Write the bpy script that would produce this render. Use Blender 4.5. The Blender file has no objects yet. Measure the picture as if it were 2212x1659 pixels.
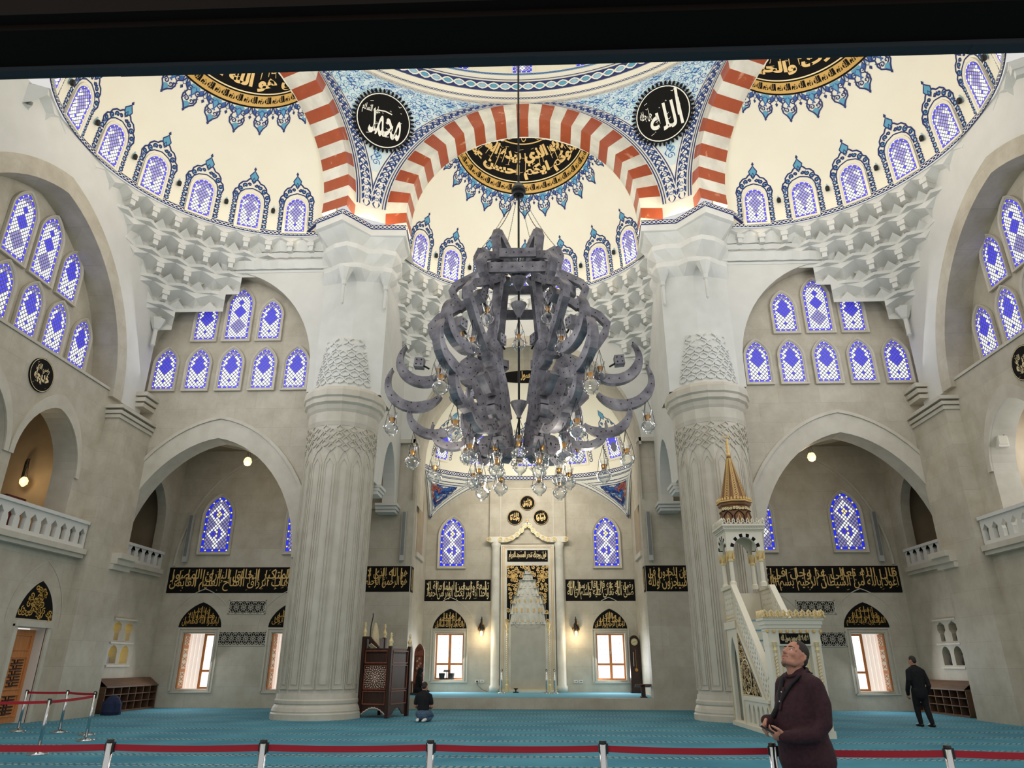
import bpy, bmesh, math, random
from math import sin, cos, pi, radians as RAD, sqrt, atan2, hypot
from mathutils import Vector, Matrix
from mathutils.geometry import tessellate_polygon

SC = bpy.context.scene
COL = SC.collection
random.seed(7)

# ------------------------------------------------------------------ camera, world, lights, exposure
cam_d = bpy.data.cameras.new('camera')
cam_d.sensor_width = 36.0
cam_d.lens = 1509.3 / 2212 * 36.0
cam_d.clip_start = 0.05
cam_d.clip_end = 300
cam = bpy.data.objects.new('camera', cam_d)
COL.objects.link(cam)
_p, _y, _r = 0.380810, -0.0375141, 0.0020858
_F = Vector((sin(_y) * cos(_p), cos(_y) * cos(_p), sin(_p)))
_R = Vector((cos(_y), -sin(_y), 0))
_U = _R.cross(_F)
_R2 = _R * cos(_r) + _U * sin(_r)
_U2 = -_R * sin(_r) + _U * cos(_r)
cam.matrix_world = Matrix(((_R2.x, _U2.x, -_F.x, 0.451246), (_R2.y, _U2.y, -_F.y, 0.0), (_R2.z, _U2.z, -_F.z, 1.6), (0, 0, 0, 1)))
SC.camera = cam

W = bpy.data.worlds.new('world')
SC.world = W
W.use_nodes = True
_bg = W.node_tree.nodes['Background']
_bg.inputs[0].default_value = (1.0, 0.985, 0.95, 1)
_bg.inputs[1].default_value = 0.74

SC.view_settings.view_transform = 'Standard'
SC.view_settings.look = 'None'
SC.view_settings.gamma = 1.0
SC.view_settings.use_curve_mapping = False
SC.view_settings.exposure = 0.0
SC.cycles.use_denoising = True
SC.cycles.max_bounces = 7
SC.cycles.diffuse_bounces = 4
SC.cycles.glossy_bounces = 3
SC.cycles.transmission_bounces = 4
SC.cycles.transparent_max_bounces = 12
SC.cycles.sample_clamp_indirect = 4.0
SC.cycles.caustics_reflective = False
SC.cycles.caustics_refractive = False


def light(name, kind, loc, power, col=(1, 1, 1), size=1.0, size_y=None, aim=None, spot=None, blend=0.6):
    d = bpy.data.lights.new(name, kind)
    d.energy = power
    d.color = col
    if kind == 'AREA':
        d.size = size
        if size_y:
            d.shape = 'RECTANGLE'
            d.size_y = size_y
    else:
        d.shadow_soft_size = size
    if spot:
        d.spot_size = RAD(spot)
        d.spot_blend = blend
    o = bpy.data.objects.new(name, d)
    COL.objects.link(o)
    o.location = loc
    if aim is not None:
        v = Vector(aim) - Vector(loc)
        o.rotation_euler = v.to_track_quat('-Z', 'Y').to_euler()
    return o


WARM = (1.0, 0.95, 0.86)
DAY = (0.94, 0.97, 1.0)
# daylight entering by the window groups (side walls, tympana, drum of the dome)
for sx in (-1, 1):
    light('window_daylight', 'AREA', (sx * 12.4, 16.8, 12.5), 330, DAY, 7.0, 3.5, aim=(sx * 2, 20.0, 9.5))
    light('window_daylight', 'AREA', (sx * 11.3, 23.3, 13.2), 40, DAY, 6.0, 3.6, aim=(sx * 8.5, 10, 6))
light('drum_daylight', 'AREA', (0.0, 12.7, 27.0), 480, (1.0, 0.97, 0.93), 14.0, 14.0, aim=(0.0, 15.5, 0.0))
# added fill lights in mid-air to brighten the domes, no lamp fittings there
for k in (-1, 0, 1):
    a = RAD(-60 * k)
    c, s = cos(a), sin(a)
    def hexp(x, n, z):
        return (x * c - n * s, 12.7 + x * s + n * c, z)
    light('dome_fill', 'AREA', hexp(0, 9.2, 15.6), 215, WARM, 3.0, 2.0, aim=hexp(0, 13.2, 21.5))
light('dome_fill', 'AREA', (0, 13.0, 16.5), 470, WARM, 5.0, 5.0, aim=(0, 16.5, 24.0))
light('alcove_fill', 'AREA', (0, 29.6, 9.0), 230, (1.0, 0.93, 0.8), 3.5, 1.0, aim=(0, 33.5, 9.5))  # added fill to brighten the alcove, no fitting there
for sx in (-1, 1):
    light('bay_fill', 'AREA', (sx * 11.2, 25.6, 9.6), 12, (1.0, 0.94, 0.84), 3.0, 0.8, aim=(sx * 11.2, 28.5, 3.0))  # added ambient fill for the dark bays, not a lamp

HC = Vector((0, 12.7, 0))


def lin(*c):
    if len(c) == 1:
        c = c[0]
    return tuple(((v / 255) / 12.92 if v / 255 <= 0.04045 else ((v / 255 + 0.055) / 1.055) ** 2.4) for v in c) + (1.0,)


# ------------------------------------------------------------------ materials
MATS = {}


def mat(name, col, rough=0.6, metal=0.0, spec=0.5, emit=None, es=1.0):
    if name in MATS:
        return MATS[name]
    m = bpy.data.materials.new(name)
    m.use_nodes = True
    b = m.node_tree.nodes['Principled BSDF']
    b.inputs['Base Color'].default_value = col
    b.inputs['Roughness'].default_value = rough
    b.inputs['Metallic'].default_value = metal
    b.inputs['Specular IOR Level'].default_value = spec
    if emit:
        b.inputs['Emission Color'].default_value = emit
        b.inputs['Emission Strength'].default_value = es
        m.cycles.emission_sampling = 'NONE'
    MATS[name] = m
    return m


def nodes(m):
    nt = m.node_tree
    return nt, nt.nodes, nt.links, nt.nodes['Principled BSDF']


def ramp(nt, fac, stops):
    r = nt.nodes.new('ShaderNodeValToRGB')
    e = r.color_ramp.elements
    while len(e) < len(stops):
        e.new(0.5)
    for i, (p, c) in enumerate(stops):
        e[i].position = p
        e[i].color = c
    nt.links.new(fac, r.inputs[0])
    return r.outputs[0]


def noisy(name, stops, scale=3.0, detail=5, rough=0.6, metal=0.0, bump=0.0, coords='Object', stretch=None, spec=0.4):
    if name in MATS:
        return MATS[name]
    m = mat(name, stops[0][1], rough, metal, spec)
    nt, N, L, b = nodes(m)
    tc = N.new('ShaderNodeTexCoord')
    src = tc.outputs[coords]
    if stretch:
        mp = N.new('ShaderNodeMapping')
        mp.inputs['Scale'].default_value = stretch
        L.new(src, mp.inputs[0])
        src = mp.outputs[0]
    n = N.new('ShaderNodeTexNoise')
    n.inputs['Scale'].default_value = scale
    n.inputs['Detail'].default_value = detail
    L.new(src, n.inputs['Vector'])
    L.new(ramp(nt, n.outputs['Fac'], stops), b.inputs['Base Color'])
    if bump:
        bp = N.new('ShaderNodeBump')
        bp.inputs['Strength'].default_value = bump
        bp.inputs['Distance'].default_value = 0.02
        L.new(n.outputs['Fac'], bp.inputs['Height'])
        L.new(bp.outputs[0], b.inputs['Normal'])
    return m


def stone_mat(name, c1, c2, bw=1.5, bh=0.75, joint=0.8):
    m = mat(name, c1, 0.55, 0, 0.3)
    nt, N, L, b = nodes(m)
    g = N.new('ShaderNodeNewGeometry')
    sp = N.new('ShaderNodeSeparateXYZ')
    L.new(g.outputs['Position'], sp.inputs[0])
    ad = N.new('ShaderNodeMath')
    ad.operation = 'ADD'
    L.new(sp.outputs[0], ad.inputs[0])
    L.new(sp.outputs[1], ad.inputs[1])
    cb = N.new('ShaderNodeCombineXYZ')
    L.new(ad.outputs[0], cb.inputs[0])
    L.new(sp.outputs[2], cb.inputs[1])
    br = N.new('ShaderNodeTexBrick')
    br.inputs['Scale'].default_value = 1.0
    br.inputs['Brick Width'].default_value = bw
    br.inputs['Row Height'].default_value = bh
    br.inputs['Mortar Size'].default_value = 0.006
    br.inputs['Mortar Smooth'].default_value = 0.3
    br.inputs['Color1'].default_value = (1, 1, 1, 1)
    br.inputs['Color2'].default_value = (0.91, 0.905, 0.9, 1)
    br.inputs['Mortar'].default_value = (joint, joint, joint, 1)
    L.new(cb.outputs[0], br.inputs['Vector'])
    n = N.new('ShaderNodeTexNoise')
    n.inputs['Scale'].default_value = 1.6
    n.inputs['Detail'].default_value = 9
    n.inputs['Roughness'].default_value = 0.65
    L.new(g.outputs['Position'], n.inputs['Vector'])
    base = ramp(nt, n.outputs['Fac'], [(0.3, c2), (0.62, c1)])
    mx = N.new('ShaderNodeMixRGB')
    mx.blend_type = 'MULTIPLY'
    mx.inputs[0].default_value = 1.0
    L.new(base, mx.inputs[1])
    L.new(br.outputs['Color'], mx.inputs[2])
    L.new(mx.outputs[0], b.inputs['Base Color'])
    return m


STONE = stone_mat('beige_stone', lin(203, 196, 180), lin(184, 175, 157))
STONE2 = noisy('smooth_stone', [(0.3, lin(194, 187, 172)), (0.65, lin(207, 201, 187))], 2.2, 8, 0.5)
PLASTER = noisy('white_plaster', [(0.3, lin(214, 213, 207)), (0.7, lin(221, 220, 215))], 1.5, 3, 0.7)
CREAM = noisy('cream_plaster', [(0.3, lin(240, 234, 214)), (0.7, lin(243, 238, 220))], 0.8, 3, 0.7)
MUQ = noisy('carved_plaster', [(0.3, lin(214, 214, 209)), (0.7, lin(223, 223, 219))], 2.0, 4, 0.7)
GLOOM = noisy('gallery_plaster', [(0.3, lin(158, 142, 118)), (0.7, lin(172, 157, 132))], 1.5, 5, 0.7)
NAVY = mat('navy_paint', lin(22, 42, 104), 0.6)
BLUE = mat('blue_paint', lin(44, 92, 160), 0.6)
TURQ = mat('turquoise_paint', lin(92, 160, 190), 0.6)
PALE = mat('pale_blue_paint', lin(150, 190, 212), 0.6)
WHITE = mat('white_paint', lin(236, 234, 222), 0.6)
RUST = mat('rust_paint', lin(168, 84, 56), 0.6)
BLACK = mat('black_panel', lin(20, 19, 18), 0.8, spec=0.15)
GOLD = mat('gold_leaf', lin(228, 190, 118), 0.45, 0.1)
GOLD2 = mat('pale_gold', lin(232, 210, 158), 0.42, 0.1)
OCHRE = mat('gold_band', lin(206, 162, 78), 0.5, 0.1)
MARBLE = noisy('white_marble', [(0.35, lin(214, 210, 198)), (0.6, lin(238, 235, 222))], 1.3, 8, 0.35)
REDM = noisy('red_marble', [(0.28, lin(214, 150, 120)), (0.36, lin(176, 84, 50)), (0.8, lin(164, 74, 44))], 2.6, 9, 0.4)
METAL = noisy('forged_grey_steel', [(0.3, lin(92, 90, 98)), (0.5, lin(134, 131, 139)), (0.7, lin(166, 163, 168))], 4.0, 6, 0.42, 0.45)
DARK = mat('dark_iron', lin(30, 29, 28), 0.5, 0.3)
BRASS = mat('polished_brass', lin(206, 150, 72), 0.22, 0.9)
STEEL = mat('polished_steel', lin(200, 202, 204), 0.16, 1.0)
BLACKPL = mat('black_plastic', lin(20, 20, 22), 0.4)
REDBELT = mat('red_belt', lin(176, 22, 40), 0.7)
WOOD = noisy('orange_wood', [(0.3, lin(190, 118, 64)), (0.7, lin(214, 142, 84))], 3, 6, 0.4, stretch=(6, 6, 0.6))
DWOOD = noisy('dark_walnut', [(0.3, lin(44, 26, 20)), (0.7, lin(66, 40, 30))], 3, 6, 0.4, stretch=(6, 6, 0.6))
RWOOD = noisy('reddish_wood', [(0.3, lin(120, 66, 48)), (0.7, lin(146, 84, 62))], 3, 6, 0.4, stretch=(6, 6, 0.6))
SHELFW = noisy('brown_laminate', [(0.3, lin(92, 68, 52)), (0.7, lin(112, 84, 64))], 3, 6, 0.45, stretch=(0.6, 0.6, 6))
CREAMW = mat('cream_enamel', lin(228, 222, 204), 0.45)
LINTELM = mat('shaded_lintel', lin(24, 18, 15), 0.8, spec=0.1)  # black stands for the backlit shade on the lintel
STRIPM = mat('grey_weatherstrip', lin(58, 63, 68), 0.85, spec=0.1)
REVEAL = mat('white_reveal', lin(232, 226, 216), 0.6)


def glass_mat():
    m = bpy.data.materials.new('clear_glass')
    m.use_nodes = True
    nt = m.node_tree
    nt.nodes.clear()
    o = nt.nodes.new('ShaderNodeOutputMaterial')
    t = nt.nodes.new('ShaderNodeBsdfTransparent')
    t.inputs[0].default_value = (0.94, 0.95, 0.96, 1)
    g = nt.nodes.new('ShaderNodeBsdfGlossy')
    g.inputs['Roughness'].default_value = 0.06
    fr = nt.nodes.new('ShaderNodeLayerWeight')
    fr.inputs[0].default_value = 0.55
    mx = nt.nodes.new('ShaderNodeMixShader')
    nt.links.new(fr.outputs['Facing'], mx.inputs[0])
    nt.links.new(t.outputs[0], mx.inputs[1])
    nt.links.new(g.outputs[0], mx.inputs[2])
    nt.links.new(mx.outputs[0], o.inputs[0])
    return m


GLASS = glass_mat()


def glow(name, col, s):
    return mat(name, col, 0.5, emit=col, es=s)


G_WHITE = glow('lit_white_glass', lin(246, 248, 255), 0.86)
G_BLUE = glow('lit_blue_glass', lin(72, 66, 232), 0.8)
G_DEEP = glow('lit_deep_blue_glass', lin(28, 40, 236), 0.85)
G_SKY = glow('lit_sky_blue_glass', lin(50, 130, 245), 0.85)
G_LAV = glow('lit_lavender_glass', lin(150, 144, 206), 0.6)
G_AMB = glow('lit_amber_glass', lin(250, 236, 180), 0.95)
G_LEAD = glow('lit_lead_lattice', lin(96, 98, 116), 0.12)
G_PANE = glow('daylit_pane', lin(255, 253, 248), 1.15)
G_BULB = glow('lit_bulb', lin(255, 208, 140), 2.2)
G_NICHE = glow('glowing_niche_back', lin(240, 206, 84), 0.75)  # niche back glows by itself in place of the niche lamps


def carpet_mat(name, base, dark, period, phase):
    m = mat(name, base, 0.95, 0, 0.1)
    nt, N, L, b = nodes(m)
    g = N.new('ShaderNodeNewGeometry')
    sp = N.new('ShaderNodeSeparateXYZ')
    L.new(g.outputs['Position'], sp.inputs[0])

    def mth(op, a, bb=None, c=None):
        n = N.new('ShaderNodeMath')
        n.operation = op
        for i, v in enumerate((a, bb, c)):
            if v is None:
                continue
            if isinstance(v, (int, float)):
                n.inputs[i].default_value = v
            else:
                L.new(v, n.inputs[i])
        return n.outputs[0]
    nz = N.new('ShaderNodeTexNoise')
    nz.inputs['Scale'].default_value = 9
    nz.inputs['Detail'].default_value = 2
    L.new(g.outputs['Position'], nz.inputs['Vector'])
    x, y = sp.outputs[0], sp.outputs[1]
    f = mth('FRACT', mth('DIVIDE', mth('ADD', y, phase), period))
    d = mth('ABSOLUTE', mth('SUBTRACT', f, 0.5))
    d = mth('MULTIPLY', d, period)                      # metres from the stripe centre
    wav = mth('MULTIPLY', mth('SINE', mth('MULTIPLY', x, 26.0)), 0.012)
    d2 = mth('ABSOLUTE', mth('SUBTRACT', d, mth('ADD', wav, 0.085)))
    dash = mth('GREATER_THAN', mth('SINE', mth('MULTIPLY', x, 52.0)), -0.35)
    line = mth('MULTIPLY', mth('LESS_THAN', d2, 0.02), dash)
    zone = mth('LESS_THAN', d, 0.13)
    n2 = N.new('ShaderNodeTexNoise')
    n2.inputs['Scale'].default_value = 0.55
    n2.inputs['Detail'].default_value = 3
    L.new(g.outputs['Position'], n2.inputs['Vector'])
    c0 = ramp(nt, n2.outputs['Fac'], [(0.35, dark), (0.65, base)])
    mx1 = N.new('ShaderNodeMixRGB')
    L.new(mth('MULTIPLY', zone, 0.45), mx1.inputs[0])
    L.new(c0, mx1.inputs[1])
    mx1.inputs[2].default_value = lin(44, 62, 72)
    mx2 = N.new('ShaderNodeMixRGB')
    L.new(mth('MULTIPLY', line, 0.85), mx2.inputs[0])
    L.new(mx1.outputs[0], mx2.inputs[1])
    mx2.inputs[2].default_value = lin(216, 214, 196)
    L.new(mx2.outputs[0], b.inputs['Base Color'])
    bp = N.new('ShaderNodeBump')
    bp.inputs['Strength'].default_value = 0.25
    n3 = N.new('ShaderNodeTexNoise')
    n3.inputs['Scale'].default_value = 160
    L.new(g.outputs['Position'], n3.inputs['Vector'])
    L.new(n3.outputs['Fac'], bp.inputs['Height'])
    L.new(bp.outputs[0], b.inputs['Normal'])
    return m


CARPET = carpet_mat('turquoise_carpet', lin(84, 146, 165), lin(68, 126, 147), 1.42, 0.35)
CARPET2 = mat('plain_blue_carpet', lin(110, 168, 190), 0.95, spec=0.1)


# ------------------------------------------------------------------ mesh builder
class MB:
    def __init__(self):
        self.v = []
        self.f = []
        self.mi = []
        self.mats = []

    def m(self, material):
        if material not in self.mats:
            self.mats.append(material)
        return self.mats.index(material)

    def add(self, vs, fs, material):
        k = self.m(material)
        o = len(self.v)
        self.v.extend([tuple(p) for p in vs])
        for f in fs:
            self.f.append(tuple(o + i for i in f))
            self.mi.append(k)

    def box(self, lo, hi, material, M=None):
        x0, y0, z0 = lo
        x1, y1, z1 = hi
        vs = [(x0, y0, z0), (x1, y0, z0), (x1, y1, z0), (x0, y1, z0), (x0, y0, z1), (x1, y0, z1), (x1, y1, z1), (x0, y1, z1)]
        if M is not None:
            vs = [M @ Vector(p) for p in vs]
        self.add(vs, [(0, 3, 2, 1), (4, 5, 6, 7), (0, 1, 5, 4), (1, 2, 6, 5), (2, 3, 7, 6), (3, 0, 4, 7)], material)

    def lathe(self, prof, material, n=16, c=(0, 0, 0), cap=True, M=None, a0=0.0):
        vs = []
        for r, z in prof:
            for i in range(n):
                a = a0 + 2 * pi * i / n
                p = Vector((c[0] + r * cos(a), c[1] + r * sin(a), c[2] + z))
                vs.append(M @ p if M is not None else p)
        fs = []
        for j in range(len(prof) - 1):
            for i in range(n):
                i2 = (i + 1) % n
                fs.append((j * n + i, j * n + i2, (j + 1) * n + i2, (j + 1) * n + i))
        if cap:
            fs.append(tuple(range(n))[::-1])
            fs.append(tuple((len(prof) - 1) * n + i for i in range(n)))
        self.add(vs, fs, material)

    def tube(self, pts, r, material, n=8, closed=False):
        pts = [Vector(p) for p in pts]
        N_ = len(pts)
        rs = r if isinstance(r, (list, tuple)) else [r] * N_
        vs = []
        up = None
        for i, p in enumerate(pts):
            if closed:
                t = pts[(i + 1) % N_] - pts[i - 1]
            else:
                t = pts[min(i + 1, N_ - 1)] - pts[max(i - 1, 0)]
            t.normalize()
            if up is None:
                up = Vector((0, 0, 1)) if abs(t.z) < 0.9 else Vector((1, 0, 0))
            a = t.cross(up)
            if a.length < 1e-6:
                a = t.orthogonal()
            a.normalize()
            b = a.cross(t)
            up = b
            for k in range(n):
                an = 2 * pi * k / n
                vs.append(p + (a * cos(an) + b * sin(an)) * rs[i])
        fs = []
        for i in range(N_ if closed else N_ - 1):
            i2 = (i + 1) % N_
            for k in range(n):
                k2 = (k + 1) % n
                fs.append((i * n + k, i * n + k2, i2 * n + k2, i2 * n + k))
        if not closed:
            fs.append(tuple(range(n))[::-1])
            fs.append(tuple((N_ - 1) * n + k for k in range(n)))
        self.add(vs, fs, material)

    def slab(self, outer, holes, P, depth, material, side=None, back=True):
        """outer / holes: 2-D loops; P(u, v, d) -> point; front at d=0, back at d=depth."""
        loops = [outer] + list(holes)
        flat = [q for lp in loops for q in lp]
        tris = tessellate_polygon([[Vector((a, b, 0)) for a, b in lp] for lp in loops])
        n = len(flat)
        vs = [P(a, b, 0) for a, b in flat]
        self.add(vs, [tuple(t) for t in tris], material)
        if depth:
            if back:
                self.add([P(a, b, depth) for a, b in flat], [tuple(t)[::-1] for t in tris], material)
            for lp in loops:
                k = len(lp)
                vs = [P(a, b, 0) for a, b in lp] + [P(a, b, depth) for a, b in lp]
                self.add(vs, [(i, (i + 1) % k, k + (i + 1) % k, k + i) for i in range(k)], side or material)

    def poly(self, pts2, P, material, h=0.0):
        tris = tessellate_polygon([[Vector((a, b, 0)) for a, b in pts2]])
        self.add([P(a, b, h) for a, b in pts2], [tuple(t) for t in tris], material)

    def rib(self, pts, w, P, material, h=0.0, closed=False):
        n = len(pts)
        ws = w if isinstance(w, (list, tuple)) else [w] * n
        vs = []
        for i in range(n):
            if closed:
                a, b = pts[i - 1], pts[(i + 1) % n]
            else:
                a, b = pts[max(i - 1, 0)], pts[min(i + 1, n - 1)]
            tx, ty = b[0] - a[0], b[1] - a[1]
            l = hypot(tx, ty) or 1.0
            nx, ny = -ty / l * ws[i] / 2, tx / l * ws[i] / 2
            x, y = pts[i]
            vs.append(P(x + nx, y + ny, h))
            vs.append(P(x - nx, y - ny, h))
        fs = []
        for i in range(n if closed else n - 1):
            j = (i + 1) % n
            fs.append((2 * i, 2 * i + 1, 2 * j + 1, 2 * j))
        self.add(vs, fs, material)

    def bar(self, pts, w, t, material, P):
        """flat plate that follows a 2-D path: width w (list or number), thickness t; P(u, v, d)"""
        n = len(pts)
        ws = w if isinstance(w, (list, tuple)) else [w] * n
        vs = []
        for i in range(n):
            a, b = pts[max(i - 1, 0)], pts[min(i + 1, n - 1)]
            tx, ty = b[0] - a[0], b[1] - a[1]
            l = hypot(tx, ty) or 1.0
            nx, ny = -ty / l * ws[i] / 2, tx / l * ws[i] / 2
            x, y = pts[i]
            for d in (-t / 2, t / 2):
                vs.append(P(x + nx, y + ny, d))
                vs.append(P(x - nx, y - ny, d))
        fs = [(0, 1, 3, 2), (4 * n - 4, 4 * n - 2, 4 * n - 1, 4 * n - 3)]
        for i in range(n - 1):
            o, q = 4 * i, 4 * i + 4
            fs += [(o, q, q + 1, o + 1), (o + 2, o + 3, q + 3, q + 2), (o, o + 2, q + 2, q), (o + 1, q + 1, q + 3, o + 3)]
        self.add(vs, fs, material)

    def build(self, name, parent=None, smooth=False, mats=None):
        me = bpy.data.meshes.new(name)
        me.from_pydata(self.v, [], self.f)
        for m in self.mats:
            me.materials.append(m)
        for p, k in zip(me.polygons, self.mi):
            p.material_index = k
            p.use_smooth = smooth
        me.update()
        o = bpy.data.objects.new(name, me)
        COL.objects.link(o)
        if parent is not None:
            o.parent = parent
        return o


def tidy(o, flat=False):
    """consistent outward normals"""
    bm = bmesh.new()
    bm.from_mesh(o.data)
    bmesh.ops.remove_doubles(bm, verts=bm.verts, dist=1e-5)
    bmesh.ops.recalc_face_normals(bm, faces=bm.faces)
    bm.to_mesh(o.data)
    bm.free()
    return o


def smooth_angle(o, deg=35):
    for p in o.data.polygons:
        p.use_smooth = True
    try:
        o.data.set_sharp_from_angle(angle=RAD(deg))
    except Exception:
        pass
    return o


def thing(name, label, cat, loc=(0, 0, 0), rz=0.0, group=None):
    o = bpy.data.objects.new(name, None)
    COL.objects.link(o)
    o.empty_display_size = 0.1
    o.location = loc
    o.rotation_euler = (0, 0, rz)
    return tag(o, label, cat, group)


def tag(o, label, cat, group=None):
    o['label'] = label
    o['category'] = cat
    if group:
        o['group'] = group
    return o


def struct(o, label=None, cat=None):
    o['kind'] = 'structure'
    if label:
        o['label'] = label
    if cat:
        o['category'] = cat
    return o


def copy_tree(o, parent=None):
    c = o.copy()
    COL.objects.link(c)
    c.parent = parent
    for ch in list(o.children):
        copy_tree(ch, c)
    return c


NUM = {'window': 0, 'trim': 0, 'door': 0}


def nname(k):
    NUM[k] += 1
    return '%s_%d' % (k, NUM[k])


def arch_curve(hw, zs, za, n=24, k=0.12, cx=0.0):
    out = []
    for i in range(n + 1):
        a = -1 + 2 * i / n
        a = math.copysign(1 - (1 - abs(a)) ** 1.0, a)
        x = sin(a * pi / 2)
        e = sqrt(max(0, 1 - x * x)) * (1 - k) + (1 - abs(x)) * k
        out.append((cx + hw * x, zs + (za - zs) * e))
    return out


def arch_loop(cx, hw, zb, zs, za, n=24, k=0.12):
    return [(cx - hw, zb)] + arch_curve(hw, zs, za, n, k, cx) + [(cx + hw, zb)]


# ------------------------------------------------------------------ Arabic lettering
_AR = {'ا': (0xFE8D, 2), 'أ': (0xFE83, 2), 'إ': (0xFE87, 2), 'آ': (0xFE81, 2), 'ب': (0xFE8F, 4), 'ة': (0xFE93, 2), 'ت': (0xFE95, 4),
       'ث': (0xFE99, 4), 'ج': (0xFE9D, 4), 'ح': (0xFEA1, 4), 'خ': (0xFEA5, 4), 'د': (0xFEA9, 2), 'ذ': (0xFEAB, 2), 'ر': (0xFEAD, 2),
       'ز': (0xFEAF, 2), 'س': (0xFEB1, 4), 'ش': (0xFEB5, 4), 'ص': (0xFEB9, 4), 'ض': (0xFEBD, 4), 'ط': (0xFEC1, 4), 'ظ': (0xFEC5, 4),
       'ع': (0xFEC9, 4), 'غ': (0xFECD, 4), 'ف': (0xFED1, 4), 'ق': (0xFED5, 4), 'ك': (0xFED9, 4), 'ل': (0xFEDD, 4), 'م': (0xFEE1, 4),
       'ن': (0xFEE5, 4), 'ه': (0xFEE9, 4), 'و': (0xFEED, 2), 'ؤ': (0xFE85, 2), 'ى': (0xFEEF, 2), 'ي': (0xFEF1, 4), 'ء': (0xFE80, 1), 'ئ': (0xFE89, 4)}


def shape_ar(s):
    out, i, prev = [], 0, False
    while i < len(s):
        c = s[i]
        if c == 'ل' and i + 1 < len(s) and s[i + 1] in 'اأإآ':
            b = {'ا': 0xFEFB, 'أ': 0xFEF7, 'إ': 0xFEF9, 'آ': 0xFEF5}[s[i + 1]]
            out.append(chr(b + (1 if prev else 0)))
            prev = False
            i += 2
            continue
        if c not in _AR:
            out.append(c)
            prev = False
            i += 1
            continue
        b, k = _AR[c]
        nx = i + 1 < len(s) and s[i + 1] in _AR and _AR[s[i + 1]][1] > 1
        if k == 4:
            o = 3 if (prev and nx) else 2 if nx else 1 if prev else 0
            prev = nx
        else:
            o = 1 if (prev and k == 2) else 0
            prev = False
        out.append(chr(b + o))
        i += 1
    return ''.join(reversed(out))


_TX = {}


def text_mesh(s, arabic=True, bold=0.018):
    """verts (scaled into 0..1 x 0..1) and faces of one line of lettering, and its natural width / height"""
    key = (s, bold)
    if key in _TX:
        return _TX[key]
    cu = bpy.data.curves.new('lettering', 'FONT')
    cu.body = shape_ar(s) if arabic else s
    cu.resolution_u = 3
    cu.offset = bold
    o = bpy.data.objects.new('lettering', cu)
    COL.objects.link(o)
    dg = bpy.context.evaluated_depsgraph_get()
    me = bpy.data.meshes.new_from_object(o.evaluated_get(dg))
    vs = [(v.co.x, v.co.y) for v in me.vertices]
    fs = [tuple(p.vertices) for p in me.polygons]
    bpy.data.objects.remove(o)
    bpy.data.curves.remove(cu)
    bpy.data.meshes.remove(me)
    x0, x1 = min(v[0] for v in vs), max(v[0] for v in vs)
    y0, y1 = min(v[1] for v in vs), max(v[1] for v in vs)
    r = ([((x - x0) / (x1 - x0), (y - y0) / (y1 - y0)) for x, y in vs], fs, (x1 - x0) / (y1 - y0))
    _TX[key] = r
    return r


def put_text(mb, s, u0, u1, v0, v1, P, material, h=0.01, bold=0.018, warp=None):
    vs, fs, _ = text_mesh(s, True, bold)
    q = []
    for a, b in vs:
        u, v = u0 + (u1 - u0) * a, v0 + (v1 - v0) * b
        if warp:
            u, v = warp(u, v)
        q.append(P(u, v, h))
    mb.add(q, fs, material)


def marks(mb, u0, u1, v0, v1, n, size, P, material, h=0.01, inside=None):
    """the small vowel signs and fillers strewn between tall letters"""
    rnd = random.Random(int(u0 * 1000) + n)
    for _ in range(n):
        u, v = rnd.uniform(u0, u1), rnd.uniform(v0, v1)
        if inside and not inside(u, v):
            continue
        k = rnd.randint(0, 2)
        s = size * rnd.uniform(0.7, 1.2)
        if k == 0:
            mb.rib([(u - s, v + s * .6), (u, v), (u + s, v + s * .9)], [s * .2, s * .35, s * .15], P, material, h)
        elif k == 1:
            mb.rib([(u - s, v), (u + s, v + s * .7)], s * .28, P, material, h)
        else:
            mb.rib([(u - s * .5, v), (u, v + s * .5), (u + s * .5, v), (u, v - s * .3)], s * .22, P, material, h)
# ================================================================== ARCHITECTURE
XB, XE, YW, YB = 14.8, 14.3, 29.0, 24.4       # bay side wall, exedra side wall, qibla wall, bay front wall
ZR = 17.39                                    # level of the half-dome rims
N0, RD, HD = 10.13, 5.53, 6.0                 # half-dome: centre distance, radius, height


def PY(Y, sgn=1):
    return lambda u, v, d: Vector((u, Y + sgn * d, v))


def PX(X, s):
    return lambda u, v, d: Vector((s * (X + d), u, v))


# ---- floor
mb = MB()
mb.add([(-18, -1.5, 0), (18, -1.5, 0), (18, 29.3, 0), (-18, 29.3, 0)], [(0, 1, 2, 3)], CARPET)
fl = struct(mb.build('floor'), 'turquoise carpet with rows of white dashed lines', 'floor')

mb = MB()
mb.box((-5.05, 29.0, 0.0), (5.05, 34.7, 0.40), STONE)
mb.add([(-4.95, 29.12, 0.405), (4.95, 29.12, 0.405), (4.95, 34.6, 0.405), (-4.95, 34.6, 0.405)], [(0, 1, 2, 3)], CARPET2)
struct(mb.build('floor_alcove'), 'raised alcove floor with a stone step and plain blue carpet', 'floor')

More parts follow.
